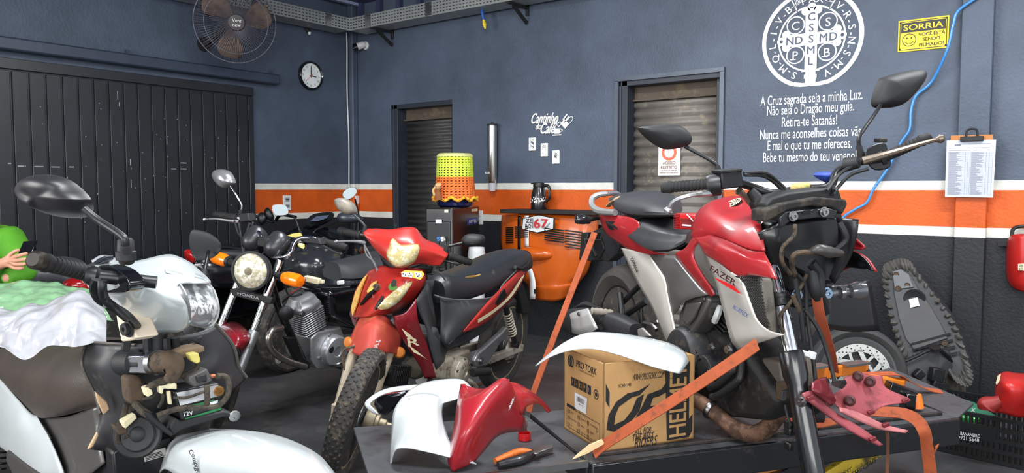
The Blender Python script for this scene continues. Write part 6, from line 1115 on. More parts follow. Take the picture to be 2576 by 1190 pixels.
m = MB(); m.tube(DD((2245, 922, 3.97), (2300, 898, 3.97), (2340, 880, 3.97), (2366, 882, 3.98), (2390, 905, 4.02), (2410, 945, 4.08)), .01, 8); m.lathe(DD((2352, 880, 3.97))[0], (0, -.3, 1), [(.001, 0), (.03, 0), (.028, .015), (.001, .018)], 16); m.build('tray_rim', BLK, cs_)
m = MB(); m.bar(*DD((2303, 935, 3.94), (2318, 950, 3.94)), .04, .05); m.bar(*DD((2340, 940, 3.93), (2370, 945, 3.93)), .05, .07); m.bar(*DD((2345, 965, 3.92), (2382, 975, 3.93)), .03, .04); m.build('clip_block', BLK, cs_, bevel=.006)
# ---- black plastic crate and its contents
k0, k1 = at(2314, 1123, z=0), at(2576, 1183, z=0); kx = (k1-k0).normalized(); KF = Fr(k0, math.degrees(math.atan2(kx.y, kx.x))); kr = thing('plastic_crate', 'black plastic crate with white printed lettering on the floor at the right', 'crate', KF)
CB = mat('crate_black', (22, 23, 24), .38); kh = KF.at(2490, 1045, y=0).z; kw, kd = .62, .36
def kpanel(nm, fl):
    m = MB(); nz, nx = 4, 6
    for i in range(nx+1): m.box(fl(i/nx, .5)[0], fl(0, 0)[1](.014, kh))
    for j in range(nz+1): m.box(fl(.5, j/nz)[0], fl(0, 0)[2](.016))
    for i in range(nx):
        for k in range(1, 5):
            for j in range(nz):
                if nm == 'front_panel' and j in (2,) and i < 3: continue
                m.box(fl((i+k/5)/nx, (j+.5)/nz)[0], fl(0, 0)[1](.009, kh/nz))
    return m.build(nm, CB, kr)
kpanel('front_panel', lambda u, v: (V((u*kw, 0, .01+v*(kh-.02))), lambda a, h: (a, .012, h-.02), lambda h: (kw, .018, h)))
kpanel('back_panel', lambda u, v: (V((u*kw, kd, .01+v*(kh-.02))), lambda a, h: (a, .012, h-.02), lambda h: (kw, .018, h)))
kpanel('end_panel', lambda u, v: (V((0, u*kd, .01+v*(kh-.02))), lambda a, h: (.012, a, h-.02), lambda h: (.018, kd, h)))
kpanel('end_panel', lambda u, v: (V((kw, u*kd, .01+v*(kh-.02))), lambda a, h: (.012, a, h-.02), lambda h: (.018, kd, h)))
m = MB(); m.box((kw/2, kd/2, .008), (kw, kd, .01)); m.build('crate_floor', CB, kr)
m = MB(); z0 = kh*.45; m.box((kw*.26, -.006, kh*.62), (kw*.47, .008, kh*.24)); pb = m.build('print_field', BLK, kr)
q1 = [KF.at(x, y, y=-.012) for x, y in ((2416, 1094), (2466, 1102), (2466, 1093), (2416, 1085))]; q2 = [KF.at(x, y, y=-.012) for x, y in ((2404, 1103), (2463, 1113), (2463, 1103), (2404, 1094))]
m = MB(); m.qtext('BANANEIRO', q1, .02); m.qtext('99731 5548', q2, .02); m.build('lettering', WHT, pb, smooth=0, fix=False)
gF = Fr(KF.M @ V((.12, .1, .02)), math.degrees(math.atan2(kx.y, kx.x))); FI_ = gF.I
gb = thing('green_carton', 'flat green printed carton sticking out of the plastic crate', 'carton', gF); yk = lambda *p: [gF.I @ (KF.M @ KF.at(x, y, y=v)) for x, y, v in p]
m = MB(); m.prism(yk((2398, 990, .12), (2410, 1000, .12), (2450, 1012, .11), (2506, 1046, .08), (2440, 1040, .08), (2400, 1100, .08)), yk((2400, 1000, .14))[0]-yk((2400, 1000, .12))[0]); g0 = m.build('carton_panel', mat('green_print', (40, 110, 84), .5), gb); m = MB(); m.qtext('X', yk((2440, 1037, .07), (2453, 1037, .07), (2455, 1026, .07), (2444, 1026, .07)), .03); m.build('carton_mark', WHT, g0, smooth=0, fix=False)
bo = thing('oil_bottle', 'bright green oil bottle lying inside the plastic crate', 'bottle', KF); m = MB(); m.tube([KF.at(2418, 1056, y=.06), KF.at(2440, 1058, y=.06), KF.at(2462, 1064, y=.06)], [.03, .032, .026], 14); m.build('bottle_body', mat('bottle_green', (40, 150, 60), .25, coat=.3), bo); m = MB(); m.tube([KF.at(2462, 1064, y=.06), KF.at(2467, 1065, y=.06)], .012, 10, 1); m.build('bottle_cap', BLK, bo)
rF = Fr(KF.M @ V((.45, .15, .1))); FI_ = rF.I; rp = thing('red_fairing', 'glossy red motorcycle fairing piece lying in the plastic crate', 'fairing', rF)
rd = 3.28; m = MB(); m.sheet([DD((2510, 942, rd+.1), (2530, 934, rd+.12), (2560, 938, rd+.1), (2600, 940, rd+.1)), DD((2504, 970, rd), (2526, 958, rd-.08), (2565, 962, rd-.1), (2600, 965, rd-.05)), DD((2500, 1010, rd), (2530, 1000, rd-.1), (2565, 1005, rd-.12), (2600, 1005, rd-.06)), DD((2486, 1034, rd), (2520, 1040, rd-.06), (2560, 1050, rd-.06), (2600, 1050, rd))], 5, 5); m.build('fairing_shell', mat('worn_red_plastic', (150, 26, 24), .4), rp, solid=.005, smooth=40)
m = MB(); m.tube(DD((2482, 1032, rd-.02), (2484, 1020, rd-.02), (2502, 1014, rd-.04), (2520, 1006, rd-.06)), [.03, .04, .03, .02], 12); m.build('socket_end', mat('dull_red_plastic', (140, 36, 34), .5), rp); m = MB(); m.prism(DD((2505, 964, rd-.01), (2510, 945, rd+.05), (2518, 940, rd+.05), (2516, 955, rd-.02), (2508, 968, rd-.03)), (0, -.004, 0)); m.build('worn_edge', CRM, rp)
# ------------------------------------------------------------------ worn red moped in the middle of the floor
class Sub:
    """points taken in a steered sub-frame and handed over in the frame of the motorcycle"""
    def __init__(s, F, R): s.F = F; s.T = R.I @ F.M; s.N = s.T.to_3x3()
    def X(s, *pts, x=None): return [s.T @ p for p in s.F.X(*pts, x=x)]
    def at(s, px, py, **k): return s.T @ s.F.at(px, py, **k)
    def d(s, *v): return s.N @ V(v)
BZ = Fr(W0.at(1240, 983, z=0), -78, -7); Y = BZ.Y; A = BZ.at; X = BZ.X
bz = thing('moped', 'worn red step-through moped with a long black torn seat standing on the floor', 'moped', BZ)
S = Sub(Fr(BZ.M @ V((1.12, 0, 0)), -54, -8), BZ); SX = S.X
RW = mat('sunburnt_red_paint', (168, 40, 34), .36, coat=.35, dirt=(214, 150, 66), damt=-.03, dscale=3.2, vary=.1, dsharp=.06); MRN = mat('maroon_paint', (116, 20, 30), .25, coat=.5); RW2 = mat('faded_red_paint', (196, 74, 62), .5, dirt=(206, 134, 70), damt=.1, dscale=4, vary=.12, dsharp=.2)
YLN = mat('yellowed_lens', (216, 200, 138), .1, coat=.8, metal=.15, dirt=(238, 232, 200), damt=.25, dscale=34, vary=.25, dsharp=.05); DUS = mat('dusty_fork', (186, 172, 150), .5, dirt=(140, 112, 80), damt=.15, dscale=12, metal=.2); BGR = mat('sun_greyed_plastic', (52, 54, 57), .55, dirt=(80, 80, 80), damt=.05)
GOLD = mat('dirty_gold_rim', (188, 172, 136), .4, metal=.5, dirt=(120, 104, 80), damt=.15); DENG = mat('dirty_engine_alloy', (196, 188, 172), .45, metal=.4, dirt=(128, 108, 80), damt=.18, dscale=10)
# steered front: wheel, fork, mudguard, headlight cowl, bars
FB = Fr(W0.at(846, 1200, z=0), -56, -17); TW = BZ.I @ FB.M; ax = TW.to_3x3() @ V((0, 1, 0))
wheel(bz, TW @ V((0, 0, .28)), ax, .28, .085, .222, 'alloy', mat('tread_tyre', (50, 48, 46), .8, dirt=(92, 84, 72), damt=.2, dscale=16), GOLD, 3, .05, tread=52)
hb = TW @ V((0, .05, .28)); m = MB(); m.lathe(hb, ax, [(.001, 0), (.05, 0), (.052, .02), (.045, .04), (.03, .042), (.03, .055), (.018, .06), (.018, .085), (.01, .09), (.01, .11), (.001, .11)], 22); m.build('axle_hub', mat('dirty_hub', (150, 138, 116), .5, metal=.5), bz)
def fleg(pts, xs):
    m = MB(); P = SX(*pts); m.tube(P, [.017, .021, .021, .019], 16, 4); return m.build('fork_leg', DUS, bz)
lb = TW @ V((-.01, -.085, .26)); m = MB(); m.tube([SX((905, 860, .08))[0], SX((884, 905, .11))[0], SX((855, 1010, .17))[0], SX((838, 1062, .2))[0]], [.018, .024, .022, .02], 16, 4); fk = m.build('fork_leg', DUS, bz); m = MB(); m.box(SX((846, 1030, .2))[0], (.03, .04, .05)); m.build('axle_lug', DUS, fk, bevel=.006)
m = MB(); m.tube([SX((985, 880, .06))[0], SX((972, 905, .09))[0], SX((938, 1000, .16))[0], SX((915, 1075, .2))[0]], [.018, .026, .024, .02], 16, 4); m.build('fork_leg', DUS, bz)
cable(bz, SX((900, 870, .12), (866, 880, .12), (862, 905, .13), (868, 930, .14), (866, 960, .15)), .006, BRN); m = MB(); m.tube(SX((866, 920, .1), (858, 970, .12), (845, 1015, .14)), .012, 8); m.build('brake_rod', BLK, bz)
m = MB(); m.sheet([SX((904, 800, .02), (925, 792, .09), (945, 790, .13), (968, 795, .1), (982, 806, .02)), SX((890, 828, .02), (915, 822, .13), (942, 822, .18), (975, 826, .13), (1008, 842, .01)), SX((874, 870, .0), (905, 858, .15), (938, 858, .21), (978, 862, .15), (1010, 872, -.01)), SX((872, 880, .0), (890, 890, .15), (930, 903, .23), (972, 888, .16), (1009, 895, -.01))], 6, 6); mg = m.build('front_mudguard', RW2, bz, solid=.004, smooth=50)
m = MB(); m.qtext('sport', SX((930, 898, .235), (950, 850, .235), (962, 858, .22), (945, 900, .235)), .03, shear=.2); m.build('script_sticker', WHT, mg, smooth=0, fix=False)
for x, y, xx in ((1005, 887, .03), (875, 862, .03)): m = MB(); m.lathe(SX((x, y, xx))[0], S.d(1, .25 if x > 950 else -.6, 0), [(.001, -.012), (.024, -.012), (.026, 0), (.018, .008), (.001, .009)], 18); m.build('side_reflector', mat('dusty_amber', (206, 120, 48), .4), bz)
m = MB(); m.sheet([SX((926, 575, -.06), (952, 575, -.05), (980, 577, -.02), (1018, 572, 0), (1046, 574, -.02), (1068, 600, -.05), (1096, 612, -.06), (1129, 632, -.08)), SX((914, 586, 0), (940, 592, .02), (985, 600, .08), (1012, 605, .1), (1045, 606, .09), (1075, 622, .05), (1100, 634, .02), (1126, 644, -.01)), SX((925, 604, .01), (945, 618, .05), (975, 634, .11), (1012, 640, .13), (1050, 640, .12), (1072, 645, .07), (1096, 652, .02), (1118, 655, 0)), SX((938, 622, .0), (955, 640, .05), (985, 664, .1), (1014, 675, .12), (1034, 668, .1), (1060, 664, .06), (1086, 668, .02), (1108, 668, 0))], 5, 5); cw = m.build('headlight_cowl', RW, bz, solid=.004, smooth=60)
hl = smooth_out(SX((988, 601, .125), (1009, 618, .14), (1052, 616, .13), (1049, 644, .135), (1034, 664, .13), (998, 671, .13), (974, 645, .12), (980, 620, .12)), 3)
m = MB(); m.dome(hl, S.d(.05, 0, 0), 5, True, .3); m.build('headlight', YLN, bz); m = MB(); m.tube(hl, .0035, 5, 1, True); m.build('lens_rim', mat('lens_brown', (150, 116, 60), .4), cw)
m = MB(); m.sheet([SX((954, 640, -.02), (985, 672, 0), (1015, 684, .0), (1050, 674, 0), (1090, 672, -.03)), SX((965, 668, -.04), (990, 690, -.02), (1015, 698, -.02), (1050, 692, -.03), (1085, 688, -.06))], 4, 3); m.build('lower_cowl', BLKM, bz, solid=.006)
m = MB(); m.tube(SX((905, 590, -.06), (960, 590, -.05), (1010, 600, -.05), (1080, 625, -.06), (1125, 640, -.07)), .011, 10); m.build('handlebar', STL, bz)
grip(bz, SX((857, 580, -.1))[0], SX((910, 592, -.06))[0], .017); grip(bz, SX((1180, 659, -.1))[0], SX((1126, 643, -.06))[0], .017)
lever(bz, SX((846, 608, -.02), (875, 607, -.02), (900, 608, -.02), (920, 612, -.02)), .006, mat('grey_lever', (120, 122, 124), .4, metal=.6)); lever(bz, SX((1150, 664, -.03), (1135, 660, -.03), (1120, 656, -.03), (1112, 652, -.03)), .005, BLK)
m = MB(); m.prism(SX((922, 583, -.02), (950, 579, -.02), (953, 596, -.02), (940, 603, -.02), (924, 598, -.02)), S.d(-.06, 0, 0)); rv = m.build('switch_housing', BLKM, bz, bevel=.004); bolt(rv, SX((931, 596, -.02))[0], S.d(1, 0, 0), .012, CRM)
m = MB(); m.prism(SX((1102, 652, -.03), (1122, 650, -.03), (1120, 672, -.03), (1096, 676, -.03)), S.d(-.05, 0, 0)); m.build('switch_housing', BLKM, bz, bevel=.004)
for p in (((915, 612, -.02), (930, 640, 0), (945, 670, 0), (958, 690, 0)), ((916, 606, -.03), (922, 640, 0), (942, 660, 0), (950, 690, 0)), ((1095, 680, -.06), (1110, 690, -.1), (1120, 705, -.15))): cable(bz, SX(*p), .004, mat('grey_cable', (110, 112, 112), .5))
GSH = mat('grey_mirror_shell', (110, 106, 100), .4, dirt=(140, 128, 110), damt=.15)
mirror(bz, SX((842, 507, -.1), (847, 499, -.1), (868, 499, -.1), (889, 511, -.1), (898, 527, -.1), (897, 537, -.1), (883, 541, -.1), (866, 537, -.1), (850, 524, -.1)), S.d(.05, 0, 0), SX((888, 538, -.08), (907, 556, -.06), (919, 570, -.05), (917, 584, -.05)), GSH, power=.3)
mirror(bz, SX((1160, 604, -.1), (1176, 589, -.1), (1214, 591, -.1), (1220, 605, -.1), (1210, 618, -.1), (1180, 619, -.1), (1168, 616, -.1)), S.d(.06, 0, 0), SX((1163, 611, -.07), (1135, 618, -.06), (1124, 622, -.05), (1121, 632, -.05)), BLKM, power=.3)
# front cover between fork and leg shields (fixed to the frame)
m = MB(); m.sheet([X((928, 682, 1.06), (957, 668, 1.12), (985, 672, 1.14), (1018, 672, 1.12), (1069, 677, 1.02)), X((912, 702, 1.06), (942, 700, 1.16), (985, 706, 1.2), (1030, 706, 1.16), (1072, 704, 1.02)), X((893, 732, 1.07), (925, 738, 1.18), (975, 742, 1.25), (1020, 740, 1.18), (1057, 735, 1.03)), X((884, 772, 1.08), (910, 775, 1.18), (950, 778, 1.27), (1000, 770, 1.18), (1041, 758, 1.04)), X((890, 800, 1.1), (898, 798, 1.18), (925, 797, 1.26), (968, 794, 1.19), (985, 794, 1.08))], 6, 6); fcv = m.build('front_cover', RW, bz, solid=.004, smooth=50)
for p in (((908, 766, 1.185), (930, 742, 1.21), (950, 724, 1.232)), ((944, 778, 1.27), (956, 762, 1.262), (964, 745, 1.252))): m = MB(); m.tube(X(*p), [.006, .012, .006], 8); m.build('air_slot', BLK, fcv)
PEEL = mat('peeled_undercoat', (222, 178, 92), .6, dirt=(196, 96, 60), damt=.15, dscale=30)
for p in (((916, 700, 1.085), (926, 690, 1.095), (912, 722, 1.13), (902, 760, 1.15), (890, 795, 1.13), (886, 775, 1.1), (898, 735, 1.1)), ((938, 712, 1.165), (950, 706, 1.185), (946, 722, 1.215), (930, 742, 1.205), (926, 732, 1.19))): m = MB(); m.prism(X(*p), (.012, 0, 0)); m.build('peeled_patch', PEEL, fcv, bevel=.002)
sg = X((948, 775, 1.28), (996, 727, 1.245), (1037, 708, 1.165), (1028, 727, 1.185), (1008, 755, 1.21), (978, 777, 1.25)); m = MB(); m.dome(smooth_out(sg, 2), (.035, .01, 0), 4); m.build('turn_signal', YLN, bz)
bolt(fcv, X((948, 722, 1.268))[0], (1, 0, .2), .012, BRN)
def fst(pts, mt, nm, xx): m = MB(); m.add(X(*pts, x=xx), [tuple(range(len(pts)))]); return m.build(nm, mt, fcv, smooth=0)
d0 = fst([(1008, 686), (1018, 680), (1062, 682), (1068, 690), (1058, 704), (1036, 698), (1016, 697)], mat('flame_decal', (226, 190, 60), .5), 'flame_sticker', 1.205)
m = MB()
for q in (((1010, 685), (1026, 684), (1024, 697), (1010, 696)), ((1028, 683), (1040, 688), (1036, 699), (1024, 696)), ((1042, 684), (1060, 686), (1062, 696), (1046, 699))): m.add(X(*q, x=1.207), [(0, 1, 2, 3)])
m.build('dice', WHT, d0, smooth=0); m = MB()
for x, y in ((1014, 689), (1020, 692), (1030, 688), (1034, 693), (1029, 694), (1048, 689), (1054, 692), (1051, 695)): m.lathe(X((x, y, 1.208))[0], (1, 0, 0), [(.001, 0), (.0035, 0), (.001, .0005)], 8)
m.build('dice_spots', BLK, d0, smooth=0)
fst([(976, 722), (982, 712), (996, 714), (999, 724), (992, 731), (980, 730)], mat('green_sticker', (70, 130, 40), .5), 'round_sticker', 1.262); fst([(984, 712), (990, 702), (998, 706), (996, 720), (984, 722)], BLK, 'figure_sticker', 1.264)
m = MB(); m.sheet([X((883, 772, 1.06), (890, 800, 1.09), (898, 800, 1.16)), X((879, 790, 1.04), (888, 815, 1.06), (896, 826, 1.1))], 4, 3); m.build('cover_lip', MRN, bz, solid=.006)
# leg shields
for sd in (1, -1):
    m = MB(); m.sheet([Y((990, 796, .1), (1020, 785, .16), (1046, 752, .2)), Y((995, 820, .11), (1025, 808, .17), (1052, 808, .21)), Y((1018, 862, .13), (1045, 856, .18), (1073, 862, .21)), Y((1056, 922, .16), (1072, 915, .19), (1088, 915, .21)), Y((1068, 952, .17), (1082, 952, .19), (1098, 952, .21))], 5, 5)
    if sd < 0: m.v = [V((p.x-.08, -p.y*.4, p.z)) for p in m.v]
    ls = m.build('leg_shield', MRN, bz, solid=.005, smooth=60)
    if sd > 0:
        for q in (((1011, 827), (1030, 840), (1050, 862), (1022, 846)), ((1028, 868), (1045, 880), (1076, 906), (1068, 900), (1040, 886))): m = MB(); m.add(Y(*q, y=.222), [tuple(range(len(q)))]); m.build('stripe_sticker', CRM, ls, smooth=0)
        m = MB(); m.qtext('R', Y((1030, 872, .222), (1058, 868, .224), (1052, 850, .224), (1020, 848, .222)), .03, shear=.2); m.build('letter_sticker', CRM, ls, smooth=0, fix=False)
m = MB(); m.sheet([Y((1046, 755, .2), (1062, 730, .1), (1075, 712, .0)), Y((1056, 790, .2), (1078, 800, .1), (1095, 800, 0)), Y((1072, 828, .2), (1085, 836, .12), (1100, 838, 0)), Y((1080, 870, .2), (1104, 860, .12), (1120, 850, 0)), Y((1096, 930, .2), (1110, 915, .14), (1125, 900, 0))], 4, 4); m.mirror(.35); h_ = len(m.v)//2; m.v = [p if i < h_ else V((p.x-.14, p.y, p.z)) for i, p in enumerate(m.v)]; m.build('inner_shield', BGR, bz, solid=.005)
m = MB(); m.prism(Y((1078, 845), (1104, 822), (1112, 862), (1128, 872), (1128, 888), (1106, 920), (1086, 905), (1080, 870), y=.13), (0, -.26, 0)); m.build('centre_tunnel', BGR, bz, bevel=.02, seg=3)
m = MB(); m.sheet([Y((1108, 745, .12), (1170, 755, .14), (1238, 748, .14), (1262, 738, .14)), Y((1110, 800, .13), (1165, 790, .17), (1215, 780, .17), (1250, 770, .15)), Y((1108, 858, .13), (1130, 855, .17), (1190, 830, .17), (1240, 800, .14)), Y((1124, 884, .12), (1145, 875, .16), (1195, 850, .15), (1235, 820, .12))], 5, 5); m.mirror(); bc_ = m.build('body_cover', BGR, bz, solid=.005, smooth=50)
for k in range(5): m = MB(); m.tube(Y((1128+k*10, 868-k*3, .176), (1150+k*9, 848-k*4, .18), (1180+k*6, 830-k*5, .178)), .003, 5); m.build('cover_rib', BLK, bc_)
# seat with its tear, tail, rack
def srow(x, z, wd, h, k=0): return [V((x, wd*a, z+h*b)) for a, b in ((-1, -.45), (-.92, .1), (-.6, .5), (0, .6), (.6, .5), (.92, .1), (1, -.45), (.6, -.6), (-.6, -.6))]
sv = A(1095, 725, y=0).x; rv_ = A(1305, 655, y=0).x; m = MB(); L = sv-rv_
m.loft([srow(rv_-.01, .80, .06, .05), srow(rv_+.03, .795, .105, .085), srow(rv_+L*.2, .785, .125, .10), srow(rv_+L*.4, .765, .13, .105), srow(rv_+L*.62, .735, .125, .11), srow(rv_+L*.82, .72, .105, .115), srow(rv_+L*.95, .712, .085, .12), srow(rv_+L*1.0, .705, .06, .09)], 6, 4); st = m.build('seat', mat('old_seat_vinyl', (34, 36, 40), .38, bump=.2, bscale=400, dirt=(74, 70, 56), damt=.02, dscale=5), bz)
e_ = lambda p: BZ.I @ p
tr_ = [A(x, y, y=.06) for x, y in ((1162, 705), (1178, 704), (1206, 698), (1230, 699), (1214, 706), (1186, 712), (1168, 711))]; tp = [p+V((0, 0, .01)) for p in tr_]; m = MB(); m.dome(smooth_out(tp, 2), (0, .03, .022), 3, False, .3); m.build('torn_foam', mat('foam_yellow', (190, 152, 74), .9, dirt=(120, 92, 50), damt=.2, dscale=40), st)
m = MB(); m.tube(Y((1092, 742, .1), (1125, 752, .14), (1182, 754, .15), (1242, 746, .15), (1268, 712, .15), (1300, 680, .13)), .004, 6); m.build('seat_piping', mat('piping_grey', (86, 86, 86), .6), st)
m = MB(); m.prism(Y((1096, 748), (1122, 752), (1122, 764), (1116, 778), (1110, 764), (1098, 762), y=.02), (0, .06, 0)); m.build('seat_hinge', STL, bz)
for sd in (1, -1):
    m = MB(); m.sheet([Y((1332, 638, .06), (1338, 650, .07)), Y((1306, 680, .135), (1320, 698, .135)), Y((1266, 720, .165), (1292, 748, .16)), Y((1230, 758, .18), (1253, 788, .175)), Y((1198, 795, .188), (1214, 818, .186)), Y((1166, 834, .186), (1168, 836, .186))], 4, 5)
    if sd < 0: m.v = [V((p.x, -p.y, p.z)) for p in m.v]
    tl = m.build('tail_side', RW, bz, solid=.004)
    if sd > 0:
        for o1 in (0, 5): m = MB(); m.sheet([Y((1318-o1, 690+o1, .146), (1319-o1, 694+o1, .146)), Y((1286-o1, 738+o1, .172), (1289-o1, 744+o1, .172)), Y((1248-o1, 774+o1, .186), (1250-o1, 780+o1, .186)), Y((1202, 804+o1, .193), (1203, 808+o1, .193))], 2, 4); m.build('stripe_sticker', CRM, tl, smooth=0)
        m = MB(); m.prism(Y((1262, 735), (1270, 727), (1275, 745), (1252, 768), (1244, 766), y=.176), (0, -.01, 0)); gv = m.build('side_grille', BLK, tl); m = MB(); m.qtext('Phoenix', Y((1272, 752, .176), (1306, 706, .156), (1302, 700, .156), (1268, 744, .176)), .02, shear=.2); m.build('name_sticker', mat('dark_sticker', (40, 26, 30), .5), tl, smooth=0, fix=False)
m = MB(); m.tube(Y((1296, 672, .14), (1312, 676, .14), (1328, 664, .12), (1333, 645, .06), (1322, 634, .0)) + Y((1290, 634, -.06), (1262, 638, -.12), (1256, 644, -.13)), .0105, 10, 5); m.build('grab_rail', BLK, bz)
m = MB(); m.sheet([Y((1312, 645, .05), (1300, 632, -.05)), Y((1328, 660, .06), (1336, 640, -.03))], 3, 3); m.build('tail_top', RW2, bz, solid=.01)
m = MB(); m.prism(Y((1304, 720), (1318, 716), (1338, 786), (1316, 790), y=.07), (0, -.14, 0)); m.build('mud_flap', BLKM, bz, bevel=.006)
# rear wheel, suspension, engine, pegs
wheel(bz, (-.07, 0, .285), (0, 1, 0), .288, .085, .225, 'alloy', mat('grey_rear_tyre', (54, 52, 50), .8, dirt=(84, 78, 70), damt=.1), GOLD, 3, .06, twist=.5)
a, b = A(1272, 772, y=.12), A(1296, 866, y=.12); d_ = (b-a); Ls = d_.length; m = MB(); m.tube([a, b], .016, 12, 1); m.lathe(b, (0, 1, 0), [(.001, -.02), (.02, -.02), (.02, .02), (.001, .02)], 14); sh = m.build('rear_shock', DKM, bz); m = MB(); u, v, w_ = frame_of(d_); m.tube([a+d_*(.12+.6*i/72)+(u*math.cos(i*PI/4)+v*math.sin(i*PI/4))*.024 for i in range(72)], .005, 6, 1); m.build('shock_spring', DENG, sh)
m = MB(); m.bar(A(1228, 905, y=.1), A(1312, 874, y=.1), .03, .045); m.mirror(); m.build('swing_arm', DENG, bz, bevel=.006)
m = MB(); m.prism(Y((1276, 822), (1279, 834), (1276, 852), (1262, 860), (1226, 920), (1200, 924), (1196, 908), (1206, 888), (1262, 838), y=.17), (0, -.03, 0)); ph = m.build('peg_hanger', ALU, bz, bevel=.008); bolt(ph, A(1208, 908, y=.17), (0, 1, 0), .014)
m = MB(); m.tube(Y((1188, 938, .2), (1210, 936, .22), (1230, 934, .24)), .021, 12, 3); m.build('foot_peg', RUB, bz)
cables = ((1150, 940, .1), (1185, 960, .15), (1200, 975, .16)); cable(bz, Y(*cables), .01, DENG, 'gear_lever')
m = MB(); m.bar(A(1180, 920, y=.09), A(1290, 884, y=.09), .01, .012); m.bar(A(1185, 938, y=.09), A(1292, 902, y=.09), .01, .012); m.build('drive_chain', mat('chain_grease', (50, 44, 36), .6, metal=.5), bz); m = MB(); m.lathe(A(1282, 880, y=.08), (0, 1, 0), [(.001, 0), (.07, 0), (.075, .006), (.07, .01), (.001, .01)], 30); m.build('rear_sprocket', DENG, bz)
m = MB(); m.prism(Y((1115, 910), (1165, 885), (1185, 880), (1186, 930), (1150, 962), (1112, 955), y=.1), (0, -.2, 0)); m.build('crankcase', DENG, bz, bevel=.015, seg=3)
cvv = cover(bz, A(1150, 933, y=.1), (0, 1, 0), [(.001, 0), (.075, 0), (.075, .03), (.06, .045), (.02, .05), (.018, .044), (.001, .044)], DENG, 'generator_cover', 5, .066, .033)
for i, ch in enumerate('MUTANT'):
    a_ = 2.35-i*.5; c = A(1150, 933, y=.1)+V((-.04*math.cos(a_)*-1*-1, .0505, .04*math.sin(a_))); m = MB(); m.text(ch, c, V((-math.sin(a_), 0, -math.cos(a_))), V((-math.cos(a_), 0, math.sin(a_))), .014, bold=.02); m.build('cover_letter', DKM, cvv, smooth=0, fix=False)
cy = A(1030, 925, y=.06); fins(bz, cy-V((.02, .06, .05)), Matrix.Rotation(1.35, 3, 'Y'), .1, .11, .12, 8, 'cylinder_fins', DKM); m = MB(); m.lathe(A(1040, 925, y=.05), (1, .1, .2), [(.001, -.06), (.05, -.06), (.055, -.02), (.045, 0), (.001, .01)], 20); m.build('cylinder_head', mat('sooty_alloy', (84, 78, 68), .6, metal=.3), bz)
m = MB(); m.tube(Y((1060, 955, .0), (1110, 975, -.06), (1200, 975, -.14), (1330, 930, -.15)), .03, 12); m.build('exhaust_pipe', STL, bz)
m = MB(); m.tube(Y((1100, 965, .1), (1096, 990, .17), (1092, 1005, .24)), .011, 8); m.build('side_stand', BLKM, bz)
# ------------------------------------------------------------------ black motorcycle with bare engine
CG = Fr((-3.5, 3.30, 0), -83, -8); X = CG.X; Y = CG.Y; A = CG.at
cg = thing('motorcycle', 'black standard motorcycle with round headlight, chrome fork and bare silver engine', 'motorcycle', CG)
hc = A(632, 681, x=1.2); fa = (CG.I.to_3x3() @ (CAM-CG.M @ hc)).normalized(); fa = (fa*.55+V((1, -.1, -.1)).normalized()*.45).normalized()
m = MB(); m.lathe(hc, fa, [(.001, -.11), (.06, -.1), (.088, -.04), (.096, 0), (.096, .012), (.086, .014), (.084, 0)], 40); hd = m.build('headlight_shell', BLKM, cg)
m = MB(); m.lathe(hc, fa, [(.085, .008), (.07, .022), (.04, .032), (.001, .036)], 36); m.build('headlight_lens', mat('old_lamp_glass', (206, 198, 168), .08, coat=1, metal=.35, dirt=(240, 236, 220), damt=.25, dscale=26, vary=.35, dsharp=.05), hd); m = MB(); m.lathe(hc+fa*.033, fa, [(.001, 0), (.02, .0), (.018, .006), (.001, .007)], 16); m.build('bulb_cap', mat('bulb_grey', (120, 112, 92), .3, metal=.5), hd)
for p, q, st in (((575, 658), (536, 645), (600, 668)), ((713, 697), (758, 709), (690, 690))): blinker(cg, A(*p, x=1.1), A(*q, x=1.1), .032, AMB, stem_to=A(*st, x=1.12), fat=1.05)
# clocks
for (x, y, r) in ((637, 602, .052), (694, 618, .055)):
    c = A(x, y, x=1.0); d_ = V((.75, .0, -.65)).normalized(); m = MB(); m.lathe(c, d_, [(.001, -.06), (r*.9, -.06), (r*1.08, -.045), (r*1.05, -.01), (r*.85, .04), (r*.5, .06), (.001, .065)], 28); m.build('gauge_pod', mat('gauge_black', (42, 43, 46), .32), cg)
m = MB(); m.prism(X((648, 594), (674, 600), (670, 624), (645, 618), x=1.05), (-.1, 0, 0)); m.build('gauge_bridge', BLKM, cg, bevel=.006)
# fork
ft = [X((606, 690, 1.08), (598, 712, 1.1), (556, 818, 1.18)), X((705, 655, 1.06), (672, 740, 1.12), (638, 835, 1.18))]
for i, p in enumerate(ft): m = MB(); m.tube(p, .0185, 18, 2); m.build('fork_tube', CHR, cg)
for a, b in (((556, 818, 1.18), (510, 930, 1.26)), ((640, 832, 1.18), (597, 945, 1.27))): m = MB(); P = X(a, b); m.tube([P[0], P[0].lerp(P[1], .15), P[1]], [.024, .028, .024], 16, 3); m.build('fork_slider', ALU, cg)
q = X((576, 728), (589, 725), (682, 750), (680, 765), (655, 762), (584, 744), x=1.15); m = MB(); m.prism(q, (-.03, 0, 0)); br = m.build('fork_brace', BLKM, cg, bevel=.005); m = MB(); m.qtext('HONDA', X((597, 741), (652, 754), (653, 747), (598, 734), x=1.1535), .04); m.build('maker_lettering', mat('raised_silver', (206, 206, 210), .3, metal=.6), br, smooth=0, fix=False)
